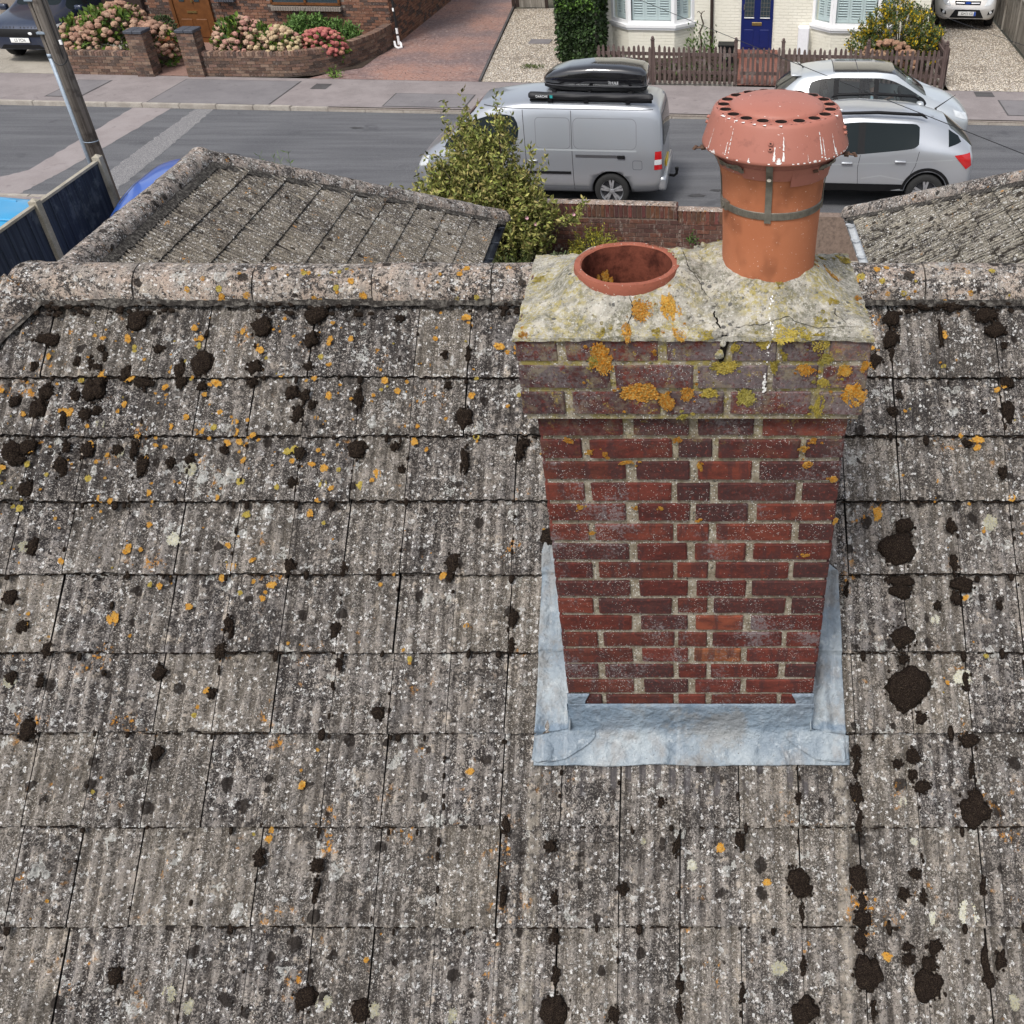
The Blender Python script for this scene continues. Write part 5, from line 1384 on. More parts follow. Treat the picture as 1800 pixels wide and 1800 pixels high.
# gravel pieces that catch the eye at the near edge of each drive
gb = MB()
def pebble(p, q, r):
    k = [rng.uniform(.6, 1.2) for _ in range(5)]
    vs = [(p + r * k[i] * math.cos(i * 1.2566), q + r * k[i] * math.sin(i * 1.2566), .038) for i in range(5)] + [(p, q, .038 + r * .7)]
    gb.add(vs, [(i, (i + 1) % 5, 5) for i in range(5)])
for _ in range(5200):
    if rng.random() < .5:
        q = 2.5 + 8.3 * rng.random() ** 1.4; f = (q - 2.5) / 8.7; pebble(rng.uniform(-5.32 - .9 * f, -2.5 - 2.4 * f), q, rng.uniform(.012, .026))
    else: pebble(rng.uniform(6.55, 8.95), 2.5 + 10 * rng.random() ** 1.4, rng.uniform(.012, .026))
tag(put(gb, 'gravel_stones', [M['stone']]), 'loose pale gravel stones scattered over the two gravel drives', 'gravel', kind='stuff')

# ---------------------------------------------------------------- brickwork helpers for the street
PAL_OLD = [(.135, .085, .062), (.105, .066, .052), (.17, .10, .072), (.085, .060, .050), (.20, .135, .10), (.155, .095, .075)]
PAL_HOUSE = [tuple(x * .78 for x in c) for c in [(.25, .125, .082), (.215, .105, .072), (.115, .075, .062), (.28, .145, .095), (.235, .12, .08), (.095, .068, .06)]]
def bricks_line(mb, pts, z0, z1, thick, pal, out=.004, gauge=.075, ln=.225, holes=()):
    """running bond along a polyline in street coordinates; the outer side is to the right of travel"""
    seg = [Vector((x, y, 0)) for x, y in pts]
    L = [0]
    for a, b_ in zip(seg[:-1], seg[1:]): L.append(L[-1] + (b_ - a).length)
    def at(s):
        s = max(0, min(L[-1], s))
        for i in range(len(L) - 1):
            if s <= L[i + 1] + 1e-6:
                d = (seg[i + 1] - seg[i]).normalized(); return seg[i] + d * (s - L[i]), d
    nr = int(round((z1 - z0) / gauge))
    for r_ in range(nr):
        s = -(r_ % 2) * ln / 2
        z = z0 + (r_ + .5) * gauge
        while s < L[-1] - .03:
            a, b_ = max(0, s), min(L[-1], s + ln - .011)
            m_ = (a + b_) / 2
            if b_ - a > .03 and not any(h0 < m_ < h1 and k0 < z < k1 for h0, h1, k0, k1 in holes):
                P, d = at(m_); P2_, d2 = at(a); 
                c = pal[rng.randrange(len(pal))]; f = rng.uniform(.8, 1.2)
                nx, ny = d.y, -d.x
                mb.box(P.x + nx * (-thick / 2 + rng.uniform(0, out)), P.y + ny * (-thick / 2 + rng.uniform(0, out)), z, b_ - a, thick, gauge - .011, math.atan2(d.y, d.x), 0, tuple(x * f for x in c))
            s += ln
def core_line(mb, pts, z0, z1, thick, inset, shift=0):
    for (x0, y0), (x1, y1) in zip(pts[:-1], pts[1:]):
        l = math.hypot(x1 - x0, y1 - y0); dx, dy = (x1 - x0) / l, (y1 - y0) / l
        mb.box((x0 + x1) / 2 - dy * -1 * (-thick / 2) , (y0 + y1) / 2 - dx * (-thick / 2), (z0 + z1) / 2, l, thick - inset * 2, z1 - z0, math.atan2(dy, dx))

# ---------------------------------------------------------------- left brick house
bh = thing('brick_house', 'brown brick house with an oak front door behind the hydrangeas', 'house', S(-13, 6.1), AL)
m = MB(); m.box(-14.5, 10.6, 2.6, 11.5, 8.96, 5.2); put(m, 'mortar', [M['smortar']], bh)
fw = MB()
P0 = -20.2
bricks_line(fw, [(P0, 6.1), (-8.71, 6.1)], 0.02, 2.27, .09, PAL_HOUSE, holes=[(-20 - P0 - .5, -15.72 - P0, 0, 2.05), (-15.02 - P0, -13.86 - P0, 0, 2.1), (-12.12 - P0, -10.02 - P0, .99, 2.2), (-13.72 - P0, -13.1 - P0, 1.17, 2.1)])
bricks_line(fw, [(-8.71, 6.12), (-8.71, 15)], 0.02, 2.27, .09, PAL_HOUSE)
tag(put(fw, 'brickwork', [M['sbrick']], bh), kind='stuff')
m = MB(); m.box(-16.9, 6.12, 1.05, 2.3, .04, 2.1); put(m, 'garage_door', [M['brown_dark']], bh)
m = MB(); m.box(-17.55, 6.0, 1.05, .5, .2, 2.1); put(m, 'brick_pier', [M['sbrick']], bh)
m = MB(); m.tube([(-15.86, 6.0, 0), (-15.86, 6.0, 3)], .05, 10); put(m, 'drainpipe', [M['brown_dark']], bh)
dr = MB()
for p in (-14.98, -13.90): dr.box(p, 6.06, 1.05, .09, .1, 2.1)
dr.box(-14.44, 6.07, 1.05, .98, .05, 2.06); dfo = put(dr, 'front_door', [M['oak']], bh)
for p in (-14.66, -14.22):
    for z, h in ((.42, .48),): 
        b = MB(); b.box(p, 6.038, z, .32, .02, h); bevel(put(b, 'door_panel', [M['oak']], dfo), .012)
    b = MB(); b.box(p, 6.038, 1.42, .15, .02, .62); put(b, 'glazing', [M['leaded']], dfo)
b = MB(); b.box(-14.44, 6.035, .84, .28, .02, .05); put(b, 'letterbox', [M['brass']], dfo)
b = MB(); b.tube([(-14.36, 6.03, 1.12), (-14.36, 6.0, 1.12)], .03, 10); put(b, 'door_knob', [M['brass']], dfo)
for (a, b_) in ((-12.1, -10.05), (-13.7, -13.12)):
    zs = 1.0 if a > -13 else 1.20
    wnd = MB(); wnd.box((a + b_) / 2, 6.07, zs + .09, b_ - a - .04, .08, .06)
    for p in (a + .05, b_ - .05, (a + b_) / 2): wnd.box(p, 6.07, zs + .62, .06, .08, 1.1)
    wo = put(wnd, 'window_frame', [M['oak'] if a > -13 else M['upvc']], bh)
    b = MB(); b.box((a + b_) / 2, 6.09, zs + .65, b_ - a - .1, .02, 1.1); put(b, 'pane', [M['leaded']], wo)
    k = a + .04
    while k < b_ - .02:         # tile-on-edge sill
        b = MB(); b.box(k + .033, 6.02, zs - .02, .062, .17, .10); o = put(b, 'sill_tile', [M['slate'] if a < -13 else M['smortar']], wo)
        k += .072
b = MB(); b.add([(-20.4, 5.7, 5.2), (-8.4, 5.7, 5.2), (-8.4, 15.4, 5.2), (-20.4, 15.4, 5.2), (-18, 10.5, 7.6), (-11, 10.5, 7.6)], [(0, 1, 5, 4), (1, 2, 5), (2, 3, 4, 5), (3, 0, 4), (3, 2, 1, 0)]); put(b, 'roof', [M['wing']], bh)
# low garden walls with pillars
def low_wall(label, pts, h, pillar=None, group=None):
    t = thing('garden_wall', label, 'wall', S(*pts[0]), AL)
    b = MB(); core_line(b, pts, 0, h - .03, .2, .012); put(b, 'mortar', [M['smortar']], t)
    b = MB(); bricks_line(b, pts, .02, h - .085, .21, PAL_OLD)
    # brick-on-edge coping
    seg = pts
    for (x0, y0), (x1, y1) in zip(seg[:-1], seg[1:]):
        l = math.hypot(x1 - x0, y1 - y0); k = 0.0; dx, dy = (x1 - x0) / l, (y1 - y0) / l
        while k < l - .03:
            c = PAL_OLD[rng.randrange(6)]; f = rng.uniform(.9, 1.5)
            b.box(x0 + dx * (k + .035) - dy * .105, y0 + dy * (k + .035) + dx * .105, h - .04 + rng.uniform(-.004, .004), .064, .222, .095, math.atan2(dy, dx), 0, tuple(x * f for x in c)); k += .075
    tag(put(b, 'brickwork', [M['sbrick']], t), kind='stuff')
    if pillar:
        px, qx, ph = pillar
        b = MB(); b.box(px, qx, ph / 2, .425, .425, ph - .02); pl = put(b, 'pillar', [M['smortar']], t)
        b = MB()
        for sx, sy, ex, ey in ((-.22, -.22, .22, -.22), (.22, -.22, .22, .22), (.22, .22, -.22, .22), (-.22, .22, -.22, -.22)):
            bricks_line(b, [(px + sx, qx + sy), (px + ex, qx + ey)], .02, ph, .09, PAL_OLD)
        tag(put(b, 'brickwork', [M['sbrick']], pl), kind='stuff')
        for k in (-1, 1):
            b = MB(); b.box(px + k * .123, qx, ph + .035, .236, .49, .07); bevel(put(b, 'cap_brick', [M['slate']], pl), .01)
    return t
low_wall('low brick wall under the left hydrangea ending in a capped pillar', [(-16.2, 2.5), (-14.4, 2.5)], .58, (-14.18, 2.6, 1.05))
arc = [(-12.62, 2.55), (-11.6, 2.6), (-10.7, 2.66)] + [(-10.7 + 1.98 * math.sin(t), 2.66 + 3.4 * (1 - math.cos(t))) for t in np.linspace(.12, math.pi / 2, 12)]
low_wall('low curved brick wall sweeping from a capped pillar to the house corner', arc, .60, (-12.85, 2.65, 1.08))

# ---------------------------------------------------------------- white cottage
wh = thing('white_house', 'cream painted brick house with white bay windows and a navy front door', 'house', S(2, 5.7), AL)
b = MB(); b.box(1.6, 9.9, 2.7, 9.35, 8.4, 5.4); put(b, 'wall', [M['wwall']], wh)
b = MB(); b.add([(-3.4, 5.4, 5.4), (6.6, 5.4, 5.4), (6.6, 14.4, 5.4), (-3.4, 14.4, 5.4), (-3.4, 9.9, 8.3), (6.6, 9.9, 8.3)], [(0, 1, 5, 4), (1, 2, 5), (2, 3, 4, 5), (3, 0, 4), (3, 2, 1, 0)]); put(b, 'roof', [M['wing']], wh)
def bay(c):
    pl = [(c - 1.14, 5.7), (c - .63, 5.2), (c + .63, 5.2), (c + 1.14, 5.7)]
    def prism(mb, grow, z0, z1):
        g = [(c - 1.14 - grow, 5.71), (c - .63 - grow * .6, 5.2 - grow), (c + .63 + grow * .6, 5.2 - grow), (c + 1.14 + grow, 5.71)]
        mb.add([(x, y, z) for z in (z0, z1) for x, y in g], [(0, 1, 5, 4), (1, 2, 6, 5), (2, 3, 7, 6), (7, 4, 5, 6), (3, 2, 1, 0)])
    m = MB(); prism(m, 0, 0, .80); bw = put(m, 'bay_window', [M['wwall']], wh)
    m = MB(); prism(m, .07, .80, .87); prism(m, .04, .74, .80); put(m, 'sill', [M['upvc']], bw)
    m = MB(); prism(m, .05, 2.25, 2.6); put(m, 'bay_roof', [M['upvc']], bw)
    m = MB(); prism(m, -.30, .87, .90); put(m, 'interior', [M['seat']], bw)
    for i in range(3):
        (x0, y0), (x1, y1) = pl[i], pl[i + 1]
        l = math.hypot(x1 - x0, y1 - y0); a = math.atan2(y1 - y0, x1 - x0)
        Mx = STREET @ Matrix.Translation((x0, y0, .87)) @ Matrix.Rotation(a, 4, 'Z')
        f = MB()
        f.box(.045, .03, .69, .09, .07, 1.38); f.box(l - .045, .03, .69, .09, .07, 1.38); f.box(l / 2, .03, .045, l - .18, .07, .09); f.box(l / 2, .03, 1.335, l - .18, .07, .09)
        put(f, 'window_frame', [M['upvc']], bw, Mx)
        g_ = MB(); g_.add([(.09, .03, .09), (l - .09, .03, .09), (l - .09, .03, 1.29), (.09, .03, 1.29)], [(0, 1, 2, 3)]); put(g_, 'pane', [M['glass']], bw, Mx)
        npan = 3 if i == 1 else 2
        pw = (l - .2) / npan
        for k in range(npan):
            xa = .1 + k * pw
            s = MB()
            for xx in (xa + .03, xa + pw - .03): s.box(xx, .13, .69, .055, .03, 1.2)
            s.box(xa + pw / 2, .13, .14, pw - .115, .03, .10); s.box(xa + pw / 2, .13, 1.24, pw - .115, .03, .10); s.box(xa + pw / 2, .13, .78, pw - .115, .03, .05)
            z = .225
            while z < 1.18:
                if abs(z - .78) > .06:
                    hh = .030; s.add([(xa + .058, .105, z - hh), (xa + pw - .058, .105, z - hh), (xa + pw - .058, .150, z + hh * .5), (xa + .058, .150, z + hh * .5), (xa + .058, .105, z - hh + .008), (xa + pw - .058, .105, z - hh + .008), (xa + pw - .058, .150, z + hh * .2 + .008), (xa + .058, .150, z + hh * .2 + .008)], [(0, 1, 5, 4), (4, 5, 6, 7), (3, 2, 1, 0)])
                z += .062
            tag(put(s, 'shutter', [M['shut']], bw, Mx), kind='stuff')
        bkp = MB(); bkp.add([(.02, .30, 0), (l - .02, .30, 0), (l - .02, .30, 1.38), (.02, .30, 1.38)], [(0, 1, 2, 3)]); put(bkp, 'room_shade', [M['seat']], bw, Mx)
    return bw
bay(-1.21); bay(4.28)
d = MB(); d.box(1.645, 5.685, 1.15, .86, .04, 2.06); dfo = put(d, 'front_door', [M['blue_door']], wh)
for p in (1.43, 1.86):
    b = MB(); b.box(p, 5.66, .46, .26, .02, .46); bevel(put(b, 'door_panel', [M['blue_door']], dfo), .012)
    b = MB(); b.box(p, 5.66, 1.36, .26, .016, .72); put(b, 'glazing', [M['leaded']], dfo)
    lb = MB()
    for k in range(7): lb.box(p, 5.649, 1.05 + k * .1, .26, .006, .008); 
    for k in range(4): lb.box(p - .12 + k * .08, 5.650, 1.36, .008, .006, .72)
    tag(put(lb, 'lead_came', [M['steel']], dfo), kind='stuff')
    b = MB(); b.box(p, 5.655, .985, .27, .03, .02); put(b, 'weather_bar', [M['upvc']], dfo)
b = MB(); b.box(1.645, 5.66, .83, .27, .02, .085); bevel(put(b, 'letterbox', [M['brass']], dfo), .008)
b = MB(); b.box(1.29, 5.65, 1.25, .04, .03, .14); put(b, 'door_handle', [M['chrome']], dfo)
b = MB(); b.tube([(.41, 5.64, 0), (.41, 5.64, 5.2)], .045, 12)
for z in (.55, 1.6): b.tube([(.41, 5.64, z), (.41, 5.64, z + .08)], .055, 12)
put(b, 'drainpipe', [M['brown_dark']], wh)
b = MB(); b.box(2.93, 5.55, .46, .30, .30, .72); bevel(put(b, 'meter_box', [M['wwhite']], wh), .03)
b = MB(); b.box(1.05, 5.69, 1.5, .22, .03, .1); put(b, 'air_vent', [M['brown_dark']], wh)

# ---------------------------------------------------------------- picket fence and gate
pk = MB()
pk.add([(-.034, -.011, 0), (.034, -.011, 0), (.034, -.011, .80), (.022, -.011, .85), (0, -.011, .87), (-.022, -.011, .85), (-.034, -.011, .80)] + [(-.034, .011, 0), (.034, .011, 0), (.034, .011, .80), (.022, .011, .85), (0, .011, .87), (-.022, .011, .85), (-.034, .011, .80)],
       [(0, 1, 2, 3, 4, 5, 6), (13, 12, 11, 10, 9, 8, 7)] + [(i, i + 7, (i + 1) % 7 + 7, (i + 1) % 7) for i in range(7)])
pkm = pk.mesh('picket', [M['picket']])
def fence(label, cat, a, b_, posts, name='picket_fence', step=.127):
    (x0, y0), (x1, y1) = a, b_
    l = math.hypot(x1 - x0, y1 - y0); an = math.atan2(y1 - y0, x1 - x0)
    t = thing(name, label, cat, S(x0, y0), AL + an)
    Mx = wm(t)
    k = .06
    while k < l - .02:
        place('picket', pkm, t, Mx @ Matrix.Translation((k, -.03 + rng.uniform(-.004, .004), .07 + rng.uniform(-.012, .012))) @ Matrix.Rotation(R(rng.uniform(-1.3, 1.3)), 4, 'Y') @ Matrix.Scale(rng.uniform(.97, 1.02), 4, (0, 0, 1)))
        k += step
    for z in (.32, .74):
        b = MB(); b.box(l / 2, .015, z, l, .04, .075); put(b, 'rail', [M['picket']], t, Mx)
    if l > 2:
        b = MB(); b.box(l / 2, .03, .05, l, .05, .1); put(b, 'gravel_board', [M['kerb']], t, Mx)
    for s in posts:
        b = MB(); b.box(s, .02, .53, .085, .085, 1.06); po = put(b, 'post', [M['picket']], t, Mx)
        b = MB(); b.box(s, .02, 1.066, .105, .105, .015); b.lathe([(.001, 1.15), (.022, 1.145), (.034, 1.125), (.038, 1.105), (.030, 1.085), (.018, 1.078), (.024, 1.072)][::-1], 12, (s, .02, 0)); put(b, 'finial', [M['picket']], po, Mx, True)
    return t
fence('brown picket fence in front of the left bay window', 'fence', (-2.35, 2.62), (1.2, 2.6), (1.42, 3.5))
fence('brown picket gate across the red path to the navy door', 'gate', (1.27, 2.6), (2.24, 2.6), (), 'picket_gate')
fence('brown picket fence in front of the yellow flowered shrub', 'fence', (2.28, 2.6), (6.38, 2.62), (.04, 2.13, 4.04))
fence('brown picket fence running back beside the right gravel drive', 'fence', (6.4, 2.75), (6.33, 9.0), (3.1, 6.1))
# grey boarded fence on the far right
t = thing('boarded_fence', 'grey weathered boarded fence beside the champagne car', 'fence', S(9.15, 4), AL + math.pi / 2)
Mx = wm(t); b = MB(); b.box(0, 0, .56, .148, .022, 1.12); bdm = b.mesh('fence_board', [M['greyfence']])
for k in range(92):
    place('fence_board', bdm, t, Mx @ Matrix.Translation((k * .152, rng.uniform(-.004, .004), rng.uniform(-.012, .012))) @ Matrix.Rotation(R(rng.uniform(-.5, .5)), 4, 'Y'))
b = MB(); b.box(7, 0, 1.14, 14, .07, .035); put(b, 'capping_rail', [M['greyfence']], t, Mx)
for k in range(8): b = MB(); b.box(k * 1.83, .02, .58, .09, .085, 1.16); put(b, 'post', [M['greyfence']], t, Mx)
# dark timber gate between drive and gravel
t = thing('timber_gate', 'dark timber gate at the back of the left gravel bed', 'gate', S(-5.8, 11.4), AL)
for k in range(8): b = MB(); b.box(-6.22 + k * .125, 11.4, .95, .12, .03, 1.8); put(b, 'board', [M['greyfence'] if k else M['brown_dark']], t)
for p in (-6.35, -5.25): b = MB(); b.box(p, 11.4, 1.0, .1, .1, 2.0); put(b, 'post', [M['brown_dark']], t)
# black and white pole at the house corner
t = thing('pole', 'thin black pole with a white hooked foot at the brick house corner', 'pole', S(-8.5, 5.85), AL)
b = MB(); b.tube([(-8.5, 5.85, .55), (-8.46, 5.87, 3.2)], .032, 10); put(b, 'shaft', [M['cable']], t)
for z0, z1 in ((.12, .34), (.40, .55), (.98, 1.06)): b = MB(); b.tube([(-8.505, 5.85, z0), (-8.5, 5.85, z1)], .035, 10); put(b, 'white_band', [M['upvc']], t)
b = MB(); b.tube([(-8.63, 5.86, .2), (-8.60, 5.8, .08), (-8.5, 5.72, .05), (-8.42, 5.78, .06), (-8.45, 5.86, .14), (-8.5, 5.85, .2)], .035, 8); put(b, 'hook_foot', [M['upvc']], t)

# ---------------------------------------------------------------- near side: front garden wall, gate post, pole, navy fence
GQ = -7.71
gw = thing('garden_wall', 'dark red front garden wall topped with upright bricks beside the pavement', 'wall', S(0, GQ), AL)
m = MB(); m.box(-3.0, GQ - .105, .42, 6.9, .19, .84); m.box(3.0, GQ - .105, .38, 5.0, .19, .76); put(m, 'mortar', [M['gmortar']], gw)
unit = brick_unit(99); unit.materials.clear(); unit.materials.append(M['gbrick'])
GP = [(.125, .050, .036), (.10, .045, .036), (.15, .065, .045), (.085, .042, .036), (.135, .07, .052), (.11, .06, .05)]
for r_ in range(8):
    z = .04 + .075 * r_ + .032
    for k in range(23):
        p = -3.5 + .225 * k + (.1125 if r_ % 2 else 0)
        if r_ < 3 and p < -2.8: continue
        place('brick', unit, gw, STREET @ Matrix.Translation((p, GQ - .105 + rng.uniform(-.004, .004), z)) @ Matrix.Diagonal((.214, .21, .064, 1)), color=GP[rng.randrange(6)])
for k in range(64):
    p = -3.05 + .0755 * k; top = .875 if p < .43 else .80
    place('brick', unit, gw, STREET @ Matrix.Translation((p, GQ - .105 + rng.uniform(-.003, .003), top - .107)) @ Matrix.Rotation(R(90 + rng.uniform(-.6, .6)), 4, 'Y') @ Matrix.Diagonal((.212, .215, .064, 1)), color=tuple(x * rng.uniform(.8, 1.15) for x in GP[rng.randrange(3)]))
m = MB(); 
def cop(u, v, p0, p1, z):
    p = p0 + (p1 - p0) * u; return (p, GQ + .004 - .218 * v, z + .006 * vnoise(p, v * 2, 2, 7) + .012 * math.sin(v * math.pi))
m.grid(lambda u, v: cop(1 - u, v, -3.1, .43, .876), 90, 6); m.grid(lambda u, v: cop(1 - u, v, .43, 1.9, .802), 40, 6); put(m, 'coping_crust', [M['orange_top']], gw, smooth=True)
b = MB(); b.box(.42, -7.42 - .42, .27, .13, .13, .54); t = put(b, 'stub_post', [M['concpost']]); bevel(t, .012); tag(t, 'short square concrete post in the flower bed against the garden wall', 'post')
sheet('flower_bed', rect(-4.4, .45, -14, -7.8), .02, M['soil'])
sheet('front_path', rect(.45, 3.2, -14, -7.8), .02, M['slab'])
sheet('front_garden', rect(-12, -4.4, -12.5, -7.8), .014, M['conc'])
sheet('front_garden', rect(3.2, 9, -14, -7.8), .014, M['conc'])

pl = thing('utility_pole', 'tall wooden utility pole with a grey conduit strapped to its side', 'utility pole', S(-10.3, -6.3), AL)
bp = Vector(S(-10.3, -6.3))
b = MB(); b.tube([bp + Vector((0, 0, -.05)), bp + Vector((0.0, 0, 4)), bp + Vector((0, 0, 9.5))], [.125, .118, .10], 20); put(b, 'shaft', [M['pole']], pl, ID, True)
b = MB(); b.tube([bp + Vector((-.150, -.02, 0)), bp + Vector((-.150, -.02, 2.62))], .042, 12); b.tube([bp + Vector((-.150, -.02, 2.6)), bp + Vector((-.150, -.02, 2.66))], .047, 12); put(b, 'conduit', [M['conduit']], pl, ID, True)
b = MB(); b.box(bp.x - .15, bp.y - .02, 4.9, .055, .06, 4.5); put(b, 'cover_strip', [M['pole']], pl, ID)
for z in (3.0, 3.5): b = MB(); b.box(bp.x - .115, bp.y - .06, z, .14, .12, .03); put(b, 'bracket', [M['conduit']], pl, ID)
b = MB(); b.tube([bp + Vector((.118 * math.cos(t), .118 * math.sin(t), 2.62 - .12 * math.cos(t - 5.0))) for t in np.linspace(math.pi, 2 * math.pi + .6, 18)], .010, 6); put(b, 'cable_loop', [M['cable']], pl, ID)
b = MB(); b.tube([bp + Vector((.130 * math.cos(t), .130 * math.sin(t), 1.2)) for t in np.linspace(3.4, 6.5, 14)], .007, 6); put(b, 'wire_tie', [M['conduit']], pl, ID)
b = MB(); b.tube([bp + Vector((.118 * math.cos(5.6), .118 * math.sin(5.6), 9)), bp + Vector((.118 * math.cos(5.6), .118 * math.sin(5.6), 2.6))], .008, 6); put(b, 'cable', [M['cable']], pl, ID)
b = MB(); b.box(bp.x + .14, bp.y - .06, 2.85, .04, .03, .07); put(b, 'insulator', [M['upvc']], pl, ID)

nf = thing('panel_fence', 'navy stained boarded fence panels between concrete posts', 'fence', (-8.95, 11, 0), 0)
py = [14.95 - 1.83 * k for k in range(6)]
for y in py:
    b = MB(); b.box(-8.95, y, .94, .115, .115, 1.88); b.add([(-9.0, y - .05, 1.88), (-8.9, y - .05, 1.88), (-8.9, y + .05, 1.88), (-9.0, y + .05, 1.88), (-8.95, y, 1.92)], [(0, 1, 4), (1, 2, 4), (2, 3, 4), (3, 0, 4)]); put(b, 'post', [M['concpost']], nf, ID)
b = MB(); b.box(0, 0, 0, .022, .128, 1.72); bdm2 = b.mesh('fence_board', [M['navyfence']])
for y in py[:-1]:
    for k in range(14):
        place('fence_board', bdm2, nf, Matrix.Translation((-8.95 + (.006 if k % 2 else -.006), y - .06 - .0612 - k * .1225, .94 + rng.uniform(-.006, .006))) @ Matrix.Rotation(R(rng.uniform(-2, 2)), 4, 'Z'))
    b = MB(); b.box(-8.95, y - .915, 1.82, .06, 1.70, .035); put(b, 'capping_rail', [M['concpost']], nf, ID)

# overhead wires
def wire(name, label, a, b_, sag, r=.0042):
    a, b_ = Vector(a), Vector(b_); pts = []
    for t in np.linspace(0, 1, 30):
        p = a.lerp(b_, t); p.z -= sag * 4 * t * (1 - t); pts.append(p)
    m = MB(); m.tube(pts, r, 6); o = put(m, name, [M['cable']], None, ID); tag(o, label, 'wire'); return o
wire('overhead_wire', 'thin black overhead wire sagging across the two silver cars', (-5.6, 29.1, 3.15), (3.75, 8.6, 3.72), .06)
wire('overhead_wire', 'thin black overhead wire crossing the right gravel drive', (1.3, 29.0, 2.86), (6.5, 12.4, 3.27), .03, .0038)
# ================================================================= vehicles
def text_mesh(s, size, mat, depth=.002):
    cu = bpy.data.curves.new('txt', 'FONT'); cu.body = s; cu.size = size; cu.extrude = depth; cu.align_x = 'CENTER'; cu.align_y = 'CENTER'
    ob = bpy.data.objects.new('txt', cu); COL.objects.link(ob)
    dg = bpy.context.evaluated_depsgraph_get()
    me = bpy.data.meshes.new_from_object(ob.evaluated_get(dg)); me.materials.clear(); me.materials.append(mat)
    bpy.data.objects.remove(ob); return me

